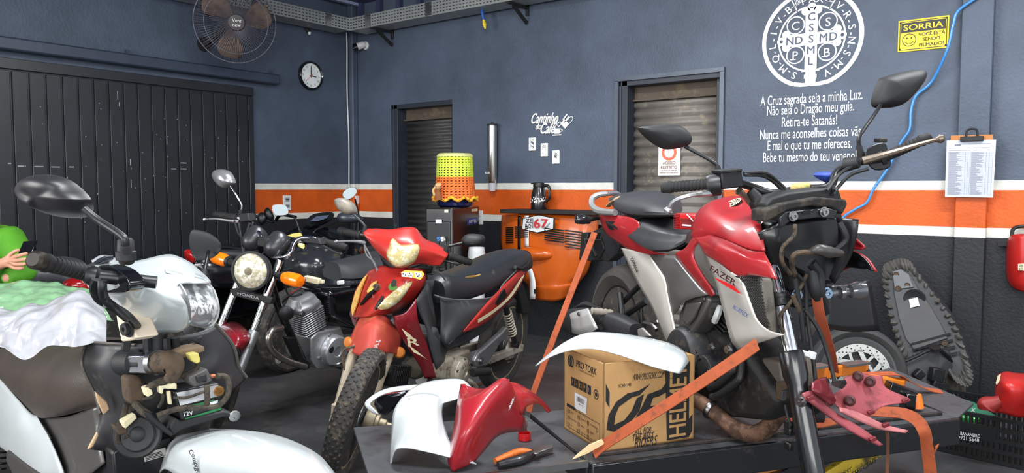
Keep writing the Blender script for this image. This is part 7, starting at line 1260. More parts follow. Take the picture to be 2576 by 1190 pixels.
m = MB(); m.sheet([X((545, 850, 1.25), (556, 822, 1.2), (575, 810, 1.14), (602, 814, 1.14), (624, 833, 1.2), (630, 850, 1.24)), X((545, 880, 1.3), (560, 850, 1.32), (578, 836, 1.32), (600, 840, 1.32), (620, 852, 1.3), (626, 864, 1.27)), X((560, 905, 1.3), (570, 880, 1.36), (582, 872, 1.38), (596, 874, 1.37), (606, 880, 1.33), (609, 888, 1.3))], 6, 5); m.build('front_mudguard', MRN, cg, solid=.004, smooth=60)
wheel(cg, A(548, 985, x=1.27), (-.55, .83, -.1), .29, .085, .235, 'wire', DRUB, CHR, hubr=.05)
# bars, levers, mirror
R1, R2 = A(543, 539, x=.98), A(598, 548, x=.96); L1, L2_ = A(868, 622, x=.86), A(812, 607, x=.88)
grip(cg, R1, R2, .018); grip(cg, L1, L2_, .018)
m = MB(); m.tube([R2, A(625, 552, x=.95), A(650, 585, x=1.0), A(680, 640, x=1.02), A(710, 648, x=1.02), A(730, 636, x=1.0), A(744, 606, x=.95), A(775, 598, x=.92), L2_], .0125, 12, 6); m.build('handlebar', CHR, cg)
lever(cg, X((515, 552, 1.02), (545, 551, 1.02), (575, 555, 1.0), (600, 558, .97)), .006); lever(cg, X((858, 640, .92), (838, 632, .92), (815, 620, .91), (798, 610, .9)), .006, BLKM)
m = MB(); m.prism(X((598, 538), (622, 536), (628, 556), (603, 560), x=.99), (-.05, 0, 0)); m.prism(X((752, 594), (800, 600), (808, 616), (772, 612), (750, 606), x=.93), (-.05, 0, 0)); m.build('control_pod', BLKM, cg, bevel=.006)
mirror(cg, X((543, 438, .95), (551, 426, .95), (572, 429, .95), (584, 440, .95), (591, 460, .95), (578, 469, .95), (568, 474, .95), (551, 457, .95)), (.055, 0, 0), X((580, 468, .97), (598, 497, .97), (608, 518, .96), (604, 540, .96)), mat('grey_mirror', (150, 150, 152), .25, metal=.6), power=.3, rs=.005, stem_mat=CHR)
for p in (((600, 560, 1), (605, 590, 1.03), (612, 640, 1.08), (620, 660, 1.08)), ((628, 560, 1), (620, 590, 1.02), (614, 640, 1.05)), ((745, 600, .95), (700, 596, .97), (660, 640, 1.0)), ((590, 556, 1.), (598, 585, 1.03), (610, 600, 1.05)), ((730, 700, 1.0), (720, 730, .98), (735, 745, .95), (760, 740, .9)), ((760, 700, .95), (790, 720, .9), (830, 725, .8), (880, 722, .7))): cable(cg, X(*p), .005)
cable(cg, X((770, 700, 1), (760, 720, .98), (730, 738, .97)), .0022, mat('red_wire', (190, 60, 70), .5), 'wire'); m = MB(); m.bar(*X((768, 700, .95), (805, 708, .93)), .03, .03); m.bar(*X((805, 708, .93), (814, 709, .93)), .02, .02); m.build('wire_connector', CRM, cg, bevel=.004); m = MB(); m.bar(*X((848, 712, .8), (866, 710, .78)), .024, .02); m.build('wire_connector', WHT, cg, bevel=.004)
# frame and engine
m = MB(); m.tube(Y((676, 690, -.02), (700, 770, 0), (735, 850, .03), (770, 925, .05)), .022, 10); m.tube(Y((690, 690, .0), (770, 720, .0), (880, 735, 0), (1000, 745, 0)), .02, 10); m.build('frame_tube', BLKG, cg)
m = MB(); m.prism(Y((722, 850), (746, 850), (765, 900), (785, 915), (768, 927), (752, 915), y=.1), (0, -.04, 0)); m.build('engine_mount', BLK, cg, bevel=.004)
m = MB(); m.tube(Y((708, 825, .16), (686, 832, .19), (675, 856, .2), (686, 884, .19), (722, 908, .16), (768, 923, .1)), .0165, 12); m.build('crash_bar', mat('scuffed_chrome', (150, 146, 138), .3, metal=.9), cg)
cyb = A(792, 838, y=.09); Rc = Matrix.Rotation(.3, 3, 'Y'); fins(cg, cyb+V((-.02, -.08, 0)), Rc, .15, .15, .13, 10, 'cylinder_fins', ALU); m = MB(); m.loft([[cyb+V((-.02, -.08, 0))+Rc @ V((a*w_, b*w_, z)) for a, b in ((-.06, -.055), (.06, -.055), (.06, .055), (-.06, .055))] for z, w_ in ((.13, 1.15), (.155, 1.15), (.175, .95), (.2, .8), (.205, .4))], 2, 2); hdm = m.build('cylinder_head', ALU, cg); bolt(hdm, A(760, 790, y=.1), (0, 1, 0), .012)
m = MB(); m.lathe(A(719, 786, y=.1), (.6, .8, 0), [(.001, 0), (.035, 0), (.037, .02), (.025, .03), (.001, .032)], 20); m.build('horn', DKM, cg)
m = MB(); m.prism(Y((783, 850), (800, 835), (858, 822), (868, 850), (905, 838), (935, 842), (930, 880), (862, 925), (800, 930), (783, 905), y=.08), (0, -.2, 0)); m.build('crankcase', ALU, cg, bevel=.012, seg=3)
cv2 = cover(cg, A(834, 880, y=.08), (0, 1, 0), [(.001, 0), (.088, 0), (.088, .03), (.08, .045), (.03, .05), (.028, .044), (.001, .044)], mat('satin_alloy', (190, 192, 195), .3, metal=.75), 'generator_cover', 4, .095, .0); m = MB(); m.lathe(A(834, 880, y=.125), (0, 1, 0), [(.001, 0), (.02, 0), (.018, .004), (.001, .004)], 16); m.build('cover_plug', DKM, cv2)
m = MB(); m.tube(Y((700, 905, -.12), (760, 900, -.13), (900, 930, -.14)), .022, 12); m.build('exhaust_pipe', STL, cg); m = MB(); m.tube(Y((833, 918, .16), (850, 916, .2), (870, 905, .2)), .008, 8); m.build('gear_pedal', STL, cg)
# tank stripped off: battery box, seat, rear wheel
m = MB(); m.prism(Y((830, 735), (900, 720), (985, 720), (990, 800), (900, 830), (840, 800), y=.11), (0, -.22, 0)); m.build('side_cover', BLKG, cg, bevel=.03, seg=3)
m = MB(); m.loft([[V((x, w_*a, z+.05*b)) for a, b in ((-1, -.8), (-1, .3), (-.5, 1), (.5, 1), (1, .3), (1, -.8))] for x, z, w_ in ((-.28, .82, .09), (-.1, .80, .12), (.2, .77, .13), (.5, .75, .1), (.6, .75, .06))], 4, 3); m.build('seat', SEAT, cg)
m = MB(); m.prism(Y((882, 700), (905, 690), (945, 696), (940, 712), (890, 716), y=.02), (0, -.08, 0)); m.build('foil_packet', mat('blue_white_foil', (200, 214, 226), .3, dirt=(90, 110, 140), damt=.3, dscale=40), cg, bevel=.004)
wheel(cg, (0, 0, .29), (0, 1, 0), .29, .09, .23, 'wire', DRUB, CHR, hubr=.06)
m = MB(); m.bar((.0, .1, .3), (.45, .1, .36), .03, .05); m.bar((0, -.1, .3), (.45, -.1, .36), .03, .05); m.build('swing_arm', BLK, cg); m = MB(); m.tube([(.1, .13, .02), (.45, .12, .3)], .011, 8, 1); m.build('side_stand', BLK, cg)
# ------------------------------------------------------------------ bikes behind
B2 = Fr((-4.33, 4.1, 0), -80, -4); X = B2.X; Y = B2.Y; A = B2.at
b2 = thing('moped', 'black step-through moped with a blue grey dial behind the silver engine', 'moped', B2); D2 = W0.D; DX = lambda *p: [B2.I @ q for q in D2(*[(x, y, d*1.13) for x, y, d in p])]
m = MB(); m.dome(smooth_out(DX((770, 556, 4.6), (790, 538, 4.75), (835, 534, 4.8), (838, 548, 4.7), (805, 562, 4.6), (778, 568, 4.55))), (0, -.03, -.05), 4); dh = m.build('dial_housing', BLK, b2); m = MB(); m.add(DX((780, 556, 4.55), (796, 544, 4.68), (828, 541, 4.74), (822, 549, 4.64), (800, 556, 4.55)), [(0, 1, 2, 3, 4)]); m.build('dial_face', mat('dial_blue_grey', (110, 122, 150), .15, coat=1, dirt=(36, 40, 50), damt=.2, dscale=30), dh)
m = MB(); m.sheet([DX((715, 640, 4.5), (755, 615, 4.5), (800, 605, 4.55), (845, 612, 4.6)), DX((708, 680, 4.45), (755, 660, 4.38), (810, 650, 4.4), (865, 650, 4.55)), DX((712, 720, 4.5), (760, 710, 4.4), (810, 715, 4.4), (850, 730, 4.5)), DX((720, 780, 4.5), (760, 775, 4.42), (800, 775, 4.45), (835, 775, 4.5))], 5, 5); fcb = m.build('front_cover', mat('gloss_charcoal', (40, 42, 46), .18, coat=.6), b2, solid=.006); bolt(fcb, DX((741, 655, 4.37))[0], (.3, -1, 0), .012)
m = MB(); m.sheet([DX((690, 610, 4.6), (740, 575, 4.6), (800, 570, 4.6), (860, 580, 4.7)), DX((700, 630, 4.55), (745, 612, 4.5), (800, 605, 4.5), (870, 612, 4.6))], 5, 3); m.build('handlebar_cowl', BLKG, b2, solid=.02)
for p in (((717, 598, 4.5), (735, 588, 4.45), (756, 586, 4.45), (760, 598, 4.45), (735, 600, 4.46)), ((752, 612, 4.42), (766, 614, 4.42), (764, 626, 4.42), (752, 620, 4.42))): m = MB(); m.dome(smooth_out(DX(*p), 2), (0, -.02, 0), 3); m.build('headlight_lens', mat('pale_yellow_lens', (226, 214, 120), .15, coat=.6), b2)
m = MB(); m.sheet([DX((835, 770, 4.5), (860, 740, 4.45), (882, 700, 4.45), (895, 645, 4.5)), DX((828, 690, 4.6), (838, 670, 4.6), (850, 655, 4.6), (870, 640, 4.6))], 5, 3); m.build('leg_shield', mat('satin_charcoal', (54, 55, 58), .35), b2, solid=.006)
m = MB(); m.sheet([DX((850, 640, 4.7), (890, 610, 4.7), (930, 640, 4.8)), DX((850, 720, 4.7), (895, 700, 4.6), (930, 740, 4.8)), DX((840, 790, 4.7), (890, 800, 4.7), (940, 800, 4.8))], 4, 4); m.build('body_cover', BLKG, b2, solid=.01)
mirror(b2, DX((684, 522, 4.5), (692, 515, 4.5), (716, 516, 4.5), (725, 530, 4.5), (720, 540, 4.5), (692, 540, 4.5)), (DX((700, 530, 4.5))[0]-B2.o).normalized()*.05, DX((722, 538, 4.52), (742, 550, 4.55), (752, 575, 4.55), (757, 588, 4.55)), mat('bright_mirror_shell', (206, 208, 208), .12, metal=.9), power=.3)
mirror(b2, DX((847, 548, 4.4), (855, 536, 4.4), (880, 533, 4.4), (905, 541, 4.4), (914, 553, 4.4), (890, 561, 4.4), (858, 560, 4.4)), (B2.o-DX((880, 550, 4.4))[0]).normalized()*.05, DX((850, 556, 4.42), (825, 566, 4.5), (796, 578, 4.55), (783, 596, 4.55)), mat('dark_mirror_shell', (40, 44, 52), .3), power=.3)
mirror(b2, DX((861, 492, 4.8), (865, 481, 4.8), (878, 472, 4.8), (893, 472, 4.8), (898, 483, 4.8), (888, 496, 4.8), (872, 502, 4.8)), (DX((880, 490, 4.8))[0]-B2.o).normalized()*.05, DX((893, 500, 4.85), (902, 540, 4.9), (900, 580, 4.9)), BLK, power=.3)
wheel(b2, (1.1, 0, .28), (0, 1, 0), .28, .08, .225, 'wire', DRUB, CHR); wheel(b2, (0, 0, .28), (0, 1, 0), .28, .08, .225, 'wire', DRUB, CHR)
m = MB(); m.loft([[V((x, .12*a, .72+.05*b)) for a, b in ((-1, -.8), (-1, .3), (-.5, 1), (.5, 1), (1, .3), (1, -.8))] for x in (-.15, 0, .3, .5)], 3, 3); m.build('seat', SEAT, b2); m = MB(); m.prism([V((x, .13, z)) for x, z in ((-.05, .3), (.85, .3), (.8, .7), (.5, .7), (-.1, .7))], (0, -.26, 0)); m.build('main_frame', BLKG, b2, bevel=.03)
# black motorcycle whose tail shows left of the round headlight
B3 = Fr((-4.65, 2.6, 0), 104, -3); DX = lambda *q: [B3.I @ k for k in D2(*[(x, y, d*1.09) for x, y, d in q])]; b3 = thing('motorcycle', 'black motorcycle with red tail lamp against the black gate', 'motorcycle', B3)
m = MB(); m.sheet([DX((470, 640, 4.5), (520, 622, 4.6), (580, 624, 4.7), (640, 632, 4.8)), DX((478, 668, 4.45), (520, 655, 4.5), (580, 655, 4.6), (640, 660, 4.7)), DX((490, 700, 4.5), (530, 720, 4.5), (590, 725, 4.6), (650, 720, 4.7))], 5, 5); m.build('tail_cover', BLKG, b3, solid=.02); m = MB(); m.sheet([DX((500, 626, 4.7), (560, 618, 4.8), (650, 628, 4.9)), DX((500, 640, 4.5), (560, 634, 4.55), (650, 640, 4.7))], 5, 3); m.build('seat', SEAT, b3, solid=.04)
m = MB(); m.dome(smooth_out(DX((462, 632, 4.45), (480, 627, 4.45), (492, 640, 4.45), (488, 662, 4.45), (470, 656, 4.45)), 2), (-.03, -.05, 0), 4); m.build('tail_lamp', mat('red_lens', (170, 22, 24), .15, coat=.6), b3)
for o_ in (((650, 560), (646, 545), (656, 534), (668, 538), (672, 552), (660, 566)), ((668, 545), (664, 532), (672, 522), (682, 530), (690, 548), (680, 556))): mirror(b3, DX(*[(x, y, 5.1) for x, y in o_]), (B3.o-DX((670, 545, 5.1))[0]).normalized()*.05, DX((o_[4][0]-4, o_[4][1]+4, 5.1), (o_[4][0]+14, o_[4][1]+24, 5.05), (o_[4][0]+26, o_[4][1]+44, 5.0)), BLK, power=.3)
m = MB(); m.prism([V((x, .1, z)) for x, z in ((-.2, .6), (.1, .3), (.95, .3), (1.0, .75), (.7, .86), (.2, .74))], (0, -.2, 0)); m.build('body', BLKG, b3, bevel=.05); m = MB(); m.tube([(.8, .3, .98), (.85, .12, 1.0), (.9, 0, .95), (.85, -.12, 1.0), (.8, -.3, .98)], .012, 8); m.build('handlebar', BLK, b3)
for x in (0, 1.15): wheel(b3, (x, 0, .3), (0, 1, 0), .3, .09, .235, 'wire', DRUB, CHR)
# grey seat with a round red lamp, left edge
p = W0.at(190, 720, d=4.6); B5 = Fr((p.x, p.y, 0), 100, 0); DX = lambda *q: [B5.I @ k for k in D2(*q)]; b5 = thing('motorcycle', 'dark motorcycle with a grey humped seat and round red lamp beside the person', 'motorcycle', B5)
m = MB(); m.dome(smooth_out(DX((92, 712, 4.6), (96, 672, 4.6), (120, 650, 4.6), (165, 645, 4.6), (205, 655, 4.6), (228, 680, 4.6), (232, 715, 4.6), (160, 722, 4.6))), B5.I.to_3x3() @ V((.02, -.12, 0)), 5); m.build('seat', mat('grey_seat', (66, 68, 74), .4), b5); m = MB(); m.dome(smooth_out(DX((166, 724, 4.42), (172, 704, 4.42), (196, 694, 4.42), (222, 700, 4.42), (230, 726, 4.42), (200, 736, 4.42))), B5.I.to_3x3() @ V((.02, -.07, 0)), 4); m.build('tail_lamp', mat('red_lens', (170, 22, 24), .15, coat=.6), b5)
m = MB(); m.prism(DX((92, 715, 4.6), (235, 715, 4.6), (240, 800, 4.6), (90, 800, 4.6)), B5.I.to_3x3() @ V((-.05, .2, 0))); m.build('body', BLKG, b5, bevel=.04)
for x in (0, 1.15): wheel(b5, (x, -.08, .3), (0, 1, 0), .3, .09, .235, 'wire', DRUB, CHR)
# ------------------------------------------------------------------ white moped in front, its covers off
WB = Fr((-2.82, 1.18, 0), -8, 0); X = WB.X; Y = WB.Y; A = WB.at
wb = thing('moped', 'white step-through moped with its front cover removed and battery wiring exposed', 'moped', WB)
HLG = mat('headlight_glass', (222, 226, 224), .1, coat=1, metal=.3, dirt=(120, 124, 124), damt=.3, dscale=13, vary=.45, dsharp=.04)
WR = lambda *p: [WB.I @ q for q in W0.D(*p)]
m = MB(); m.sheet([Y((229, 655, -.235), (262, 641, -.2), (330, 657, -.14), (415, 640, -.03), (449, 645, 0), (487, 665, .05)) + WR((482, 672, 2.14), (440, 664, 2.26), (380, 664, 2.24)), Y((240, 672, -.255), (300, 680, -.245), (345, 690, -.19), (412, 684, -.11), (468, 690, -.05), (527, 710, .03)) + WR((520, 714, 2.06), (480, 704, 2.2), (420, 700, 2.25)), Y((234, 700, -.26), (326, 705, -.255), (362, 712, -.2), (400, 712, -.165), (430, 713, -.13), (450, 718, -.1)) + WR((449, 720, 1.97), (440, 724, 2.1), (430, 730, 2.22)),
    Y((250, 738, -.26), (312, 738, -.25), (356, 745, -.2), (410, 752, -.165), (455, 757, -.12), (470, 766, -.09)) + WR((468, 768, 1.95), (458, 768, 2.08), (430, 765, 2.16)), Y((305, 775, -.2), (325, 790, -.185), (365, 790, -.17), (415, 790, -.14), (458, 794, -.1), (475, 800, -.08)) + WR((473, 800, 1.95), (462, 797, 2.04), (430, 795, 2.08)), Y((332, 828, -.16), (345, 851, -.135), (378, 842, -.115), (411, 836, -.095), (448, 836, -.07), (475, 822, -.05)) + WR((473, 821, 1.94), (458, 818, 2.0), (430, 820, 2.02))], 6, 6)
cw = m.build('headlight_cowl', WP, wb, solid=.004, smooth=50)
m = MB(); m.prism(smooth_out(Y((232, 690), (250, 668), (285, 672), (312, 690), (326, 712), (322, 730), (300, 737), (240, 736), y=-.262)), (0, .03, 0)); m.build('grip_opening', BLKG, cw, bevel=.004); m = MB(); m.prism(Y((222, 668), (245, 650), (262, 643), (262, 655), (244, 668), (232, 690), y=-.25), (0, .02, 0)); m.build('rear_cowl_edge', mat('blue_black_plastic', (34, 38, 48), .3), cw, bevel=.003); m = MB(); m.prism(Y((215, 690), (222, 680), (228, 735), (240, 738), (234, 742), (216, 716), y=-.265), (0, .05, 0)); m.build('cowl_back', WP, cw, bevel=.004)
o = smooth_out(Y((424, 685, -.09), (470, 700, -.045), (528, 718, .03), (548, 764, .035), (546, 798, .03), (530, 820, .01), (506, 821, -.02), (478, 805, -.06), (476, 780, -.085), (468, 744, -.1), (448, 712, -.1)), 3); m = MB(); m.dome(o, WB.I.to_3x3() @ V((.035, -.05, 0)), 6, True, .3); hl = m.build('headlight', HLG, wb); m = MB(); m.tube(o, .004, 6, 1, True); m.build('lens_rim', mat('rim_grey', (130, 132, 130), .4), hl)
m = MB(); m.sheet([Y((415, 676, -.1), (468, 690, -.05), (500, 697, 0), (528, 712, .035)), Y((420, 682, -.11), (470, 699, -.06), (502, 706, -.01), (527, 719, .035))], 5, 2); m.build('visor_edge', WP, cw, solid=.004); m = MB(); m.qtext('HONDA', Y((486, 697, -.03), (514, 707, .01), (509, 699, .01), (483, 690, -.03)), .02, off=.008); m.build('visor_lettering', mat('faded_print', (150, 152, 150), .5), cw, smooth=0, fix=False)
# right grip, lever, mirrors
grip(wb, A(98, 657, y=-.37), A(238, 692, y=-.25), .0185, ribs=True); m = MB(); a, b = A(92, 655, y=-.376), A(110, 660, y=-.36); m.lathe(a, b-a, [(.001, -.012), (.014, -.012), (.02, -.006), (.021, .01), (.017, .018), (.001, .018)], 20); m.build('bar_end', mat('scuffed_bar_end', (52, 47, 42), .45, metal=.4), wb)
m = MB(); a = A(234, 694, y=-.3); m.lathe(a, A(310, 702, y=-.25)-a, [(.001, -.012), (.016, -.012), (.02, -.004), (.02, .008), (.014, .014), (.013, .12), (.001, .12)], 18); m.build('brake_pivot', BLK, wb)
for p in (((242, 700, -.3), (236, 725, -.3), (248, 752, -.29), (275, 768, -.27), (310, 790, -.24)), ((258, 705, -.3), (258, 730, -.3), (266, 755, -.29), (290, 775, -.27), (318, 800, -.23)), ((268, 765, -.28), (300, 780, -.25), (325, 798, -.22), (345, 820, -.19))): cable(wb, Y(*p), .009, BLK, n=9)
m = MB(); m.prism(Y((287, 762), (300, 772), (322, 800), (343, 850), (325, 858), (305, 860), (295, 815), y=-.2), (0, .05, 0)); cb = m.build('cowl_bracket', mat('warm_white_plastic', (224, 208, 186), .45), wb, bevel=.004); bolt(cb, A(325, 827, y=-.205), (.2, -1, 0), .014, BLKM)
out = Y((66, 480, -.36), (70, 458, -.36), (90, 443, -.36), (122, 439, -.35), (165, 450, -.33), (200, 474, -.31), (224, 502, -.3), (230, 528, -.29), (218, 544, -.29), (190, 549, -.3), (150, 541, -.32), (110, 523, -.35), (80, 503, -.36))
mirror(wb, out, WB.I.to_3x3() @ V((.02, -.055, .0)), Y((212, 526, -.31), (250, 556, -.29), (305, 592, -.265), (316, 610, -.26), (318, 648, -.255)), mat('mirror_black', (34, 34, 36), .42), dm=7, power=.3, rs=.0075, glass_off=-.003)
m = MB(); m.lathe(A(317, 648, y=-.255), A(316, 612, y=-.255)-A(317, 648, y=-.255), [(.001, -.005), (.019, -.005), (.0195, .012), (.0165, .014), (.0155, .035), (.011, .04), (.001, .04)], 18); m.build('mirror_boot', BLKM, wb)
o = Y((479, 610, .3), (482, 586, .3), (492, 578, .31), (502, 595, .32), (507, 625, .33), (506, 648, .33), (498, 655, .32), (486, 640, .31)); mirror(wb, o, WB.I.to_3x3() @ V((.11, .03, -.0)), Y((524, 632, .33), (518, 662, .3), (511, 692, .27)), BLKM, power=.6, glass_off=.003)
# seat, side panel, step
m = MB(); m.sheet([Y((-60, 846, 0), (60, 846, 0), (150, 848, 0), (224, 856, 0)), Y((-60, 872, -.1), (60, 874, -.1), (150, 874, -.1), (222, 880, -.09)), Y((-60, 905, -.15), (40, 930, -.16), (150, 950, -.155), (236, 940, -.12)), Y((-40, 920, -.155), (40, 985, -.165), (150, 1020, -.155), (242, 1000, -.115)), Y((-20, 935, -.145), (76, 1036, -.15), (130, 1050, -.14), (246, 1024, -.1))], 6, 6); m.mirror(); m.v = [V((max(p.x, -.75), p.y, p.z)) for p in m.v]; m.build('seat', mat('grained_seat', (66, 58, 52), .45, bump=.6, bscale=240, vary=.15), wb, smooth=60)
m = MB(); m.sheet([Y((-40, 915, -.16), (0, 955, -.165), (40, 1000, -.165), (76, 1038, -.155), (92, 1046, -.15)), Y((-40, 1010, -.175), (0, 1040, -.185), (45, 1075, -.185), (90, 1100, -.175), (124, 1104, -.16)), Y((-40, 1085, -.17), (0, 1118, -.18), (50, 1150, -.185), (100, 1180, -.18), (150, 1165, -.165)), Y((-20, 1105, -.16), (10, 1128, -.17), (60, 1165, -.175), (110, 1200, -.17), (162, 1205, -.16))], 6, 5); m.mirror(); m.v = [V((max(p.x, -.75), p.y, p.z)) for p in m.v]; m.build('side_panel', WP, wb, solid=.004)
m = MB(); m.sheet([Y((90, 1042, -.13), (160, 1050, -.12), (246, 1020, -.1)), Y((128, 1100, -.14), (190, 1095, -.12), (250, 1075, -.1)), Y((155, 1165, -.15), (200, 1150, -.13), (255, 1130, -.11)), Y((170, 1210, -.15), (215, 1200, -.13), (262, 1165, -.11))], 5, 5); m.mirror(); m.build('step_cover', mat('grey_step_plastic', (74, 72, 70), .35, coat=.2), wb, solid=.004)
m = MB(); u, v, w_ = frame_of((0, .1, 1)); c0 = A(0, 1170, y=-.17); m.tube([c0+w_*(.08-.16*i/60)+(u*math.cos(i*PI/4)+v*math.sin(i*PI/4))*.02 for i in range(60)], .004, 6, 1); m.build('shock_spring', BLK, wb); m = MB(); m.prism(Y((16, 1132), (24, 1136), (95, 1195), (40, 1215), (14, 1160), y=-.19), (0, .04, 0)); m.build('exhaust_cover', GRY, wb, bevel=.008)
# inner leg shield with a ragged rim
SHB = mat('inner_shield_black', (40, 40, 42), .42, dirt=(62, 58, 54), damt=.12)
rows = [X((217, 860, .72), (270, 864, .84), (340, 868, .92), (420, 852, .96), (500, 836, .95), (542, 815, .93)), X((206, 912, .74), (255, 925, .84), (340, 950, .9), (430, 940, .93), (530, 890, .95), (586, 868, .93)), X((222, 955, .75), (270, 975, .84), (345, 990, .9), (430, 980, .93), (530, 930, .96), (600, 920, .92)), X((240, 992, .76), (285, 1010, .84), (350, 1030, .9), (430, 1030, .92), (530, 985, .95), (620, 950, .92)), X((253, 1040, .78), (295, 1060, .84), (350, 1080, .88), (425, 1080, .9), (510, 1040, .94), (580, 990, .93)), X((228, 1131, .78), (290, 1140, .8), (340, 1160, .86), (410, 1150, .88), (460, 1120, .9), (520, 1090, .92))]
m = MB(); m.sheet(rows, 6, 5); m.build('leg_shield', SHB, wb, solid=.004, smooth=60)
m = MB(); m.tube([r[0] for r in rows[:5]], .005, 6, 5); m.tube([rows[0][0], rows[0][1], rows[0][2]], .004, 6); m.tube([r[5] for r in rows[:4]], .005, 6, 5); m.build('shield_rim', mat('worn_rim', (70, 66, 62), .5), wb)
TAN = mat('tan_plastic', (190, 160, 126), .55)
for q in (((240, 985), (270, 1012), (277, 1030), (262, 1044), (246, 1010)), ((221, 1132), (246, 1086), (250, 1096), (236, 1124)), ((310, 862), (333, 860), (326, 886), (306, 884)), ((494, 850), (512, 846), (502, 868), (490, 860))): m = MB(); m.prism(X(*q, x=.99 if q[0][0] > 300 else .84), (-.012, 0, 0)); m.build('mounting_tab', TAN if q[0][0] < 300 else BLKM, wb, bevel=.003)
# exposed electrics
hx = 1.02
bp = X((437, 985), (552, 964), (561, 1036), (455, 1066), x=hx); m = MB(); m.prism(bp, (-.08, 0, 0)); bt = m.build('battery', BLK, wb, bevel=.004)
def bq(u, v, k=.003): return (bp[0]*(1-u)+bp[1]*u)*(1-v)+(bp[3]*(1-u)+bp[2]*u)*v+V((k, 0, 0))
m = MB(); m.add([bq(.04, .04), bq(.96, .04), bq(.97, .42), bq(.06, .45)], [(0, 1, 2, 3)]); m.build('battery_foil', mat('silver_label', (208, 208, 210), .2, metal=.6), bt, smooth=0); m = MB(); m.add([bq(.3, .5), bq(.8, .5), bq(.8, .58), bq(.3, .6)], [(0, 1, 2, 3)]); m.add([bq(.1, .86), bq(.96, .82), bq(.96, .9), bq(.1, .93)], [(0, 1, 2, 3)]); m.build('green_stripe', mat('battery_green', (30, 110, 60), .4), bt, smooth=0); m = MB(); m.add([bq(.72, .56, .004), bq(.9, .54, .004), bq(.9, .74, .004), bq(.72, .77, .004)], [(0, 1, 2, 3)]); m.text('12V', bq(.2, .8, .004), bp[1]-bp[0], bp[0]-bp[3], .012, bold=.02); m.build('battery_label', WHT, bt, smooth=0, fix=False)
m = MB(); m.prism(X((455, 1060), (562, 1034), (590, 1040), (592, 1052), (560, 1050), (458, 1082), (435, 1098), (425, 1080), (440, 1050), x=hx+.01), (-.1, 0, 0)); m.prism(X((362, 1034), (380, 1040), (440, 1092), (432, 1100), (400, 1080), (372, 1056), x=hx+.02), (-.02, 0, 0)); m.build('battery_tray', BLKM, wb, bevel=.004); bolt(bt, A(590, 1046, x=hx+.01), (1, -.3, 0), .011); bolt(bt, bq(.95, .25), (1, 0, 0), .01, mat('brass', (160, 120, 70), .3, metal=.9))
q = A(349, 1092, x=.97); m = MB(); hd_ = V((.72, -.62, .25)).normalized(); m.lathe(q, hd_, [(.001, -.02), (.03, -.02), (.058, 0), (.06, .006), (.056, .01), (.045, .006), (.04, .01), (.02, .008), (.012, .014), (.001, .014)], 30); m.build('horn', BLKM, wb)
m = MB(); a = A(303, 912, x=.9); b = A(432, 912, x=1.05); d_ = b-a; L = d_.length; m.lathe(a, d_, [(.001, 0), (.03, 0), (.034, .01), (.034, .05), (.026, .055), (.026, L*.5), (.001, L*.5)], 20); lk = m.build('ignition_lock', BLKM, wb); m = MB(); m.bar(a.lerp(b, .28), a.lerp(b, .66), .05, .046, (0, 0, 1)); m.build('lock_shutter', CHR, lk, bevel=.004); m = MB(); m.lathe(a.lerp(b, .64), d_, [(.001, 0), (.032, 0), (.032, .014), (.027, .016), (.03, .03), (.001, .03)], 20); m.build('lock_collar', STL, lk); m = MB(); m.tube(X((395, 912, 1.02), (425, 910, 1.05), (437, 920, 1.06), (436, 940, 1.06), (425, 955, 1.05)), [.026, .028, .026, .018, .014], 14); m.build('lock_boot', BRN, lk)
m = MB(); m.prism(X((318, 952), (330, 947), (352, 946), (366, 972), (366, 1012), (330, 1020), (322, 1000), x=.98), (-.05, 0, 0)); m.build('flasher_relay', BRN, wb, bevel=.008, seg=3)
m = MB(); m.prism(X((440, 892), (460, 880), (514, 870), (516, 884), (500, 890), (448, 906), x=1.03), (-.06, 0, 0)); m.build('fuse_cover', mat('dusty_tan', (128, 108, 84), .8), wb, bevel=.004)
def conn(q, mt, x=1.06, d=.03, nm='connector'): m = MB(); m.prism(X(*q, x=x), (-d, 0, 0)); return m.build(nm, mt, wb, bevel=.003)
conn(((476, 892), (500, 888), (506, 910), (496, 916), (482, 908)), mat('yellow_connector', (214, 202, 110), .5)); conn(((475, 950), (522, 928), (536, 958), (520, 966), (490, 974), (476, 962)), mat('grey_connector', (72, 70, 68), .6), 1.08, .05); c_ = conn(((492, 948), (520, 940), (522, 960), (498, 964)), BLKM, 1.085, .02); conn(((364, 978), (380, 972), (386, 992), (372, 1000)), CRM, 1.04); conn(((400, 968), (436, 962), (446, 966), (446, 980), (412, 978), (410, 992), (402, 990)), CRM, 1.05, .02); conn(((308, 1062), (340, 1040), (346, 1052), (316, 1080)), CRM, .98, .03); conn(((292, 1076), (318, 1066), (322, 1090), (300, 1096)), BRN, .96, .04); conn(((420, 985), (430, 983), (434, 1018), (424, 1018)), CRM, 1.04, .01); conn(((530, 944), (545, 942), (546, 950), (532, 952)), mat('copper_terminal', (170, 96, 64), .4, metal=.5), 1.08, .015)
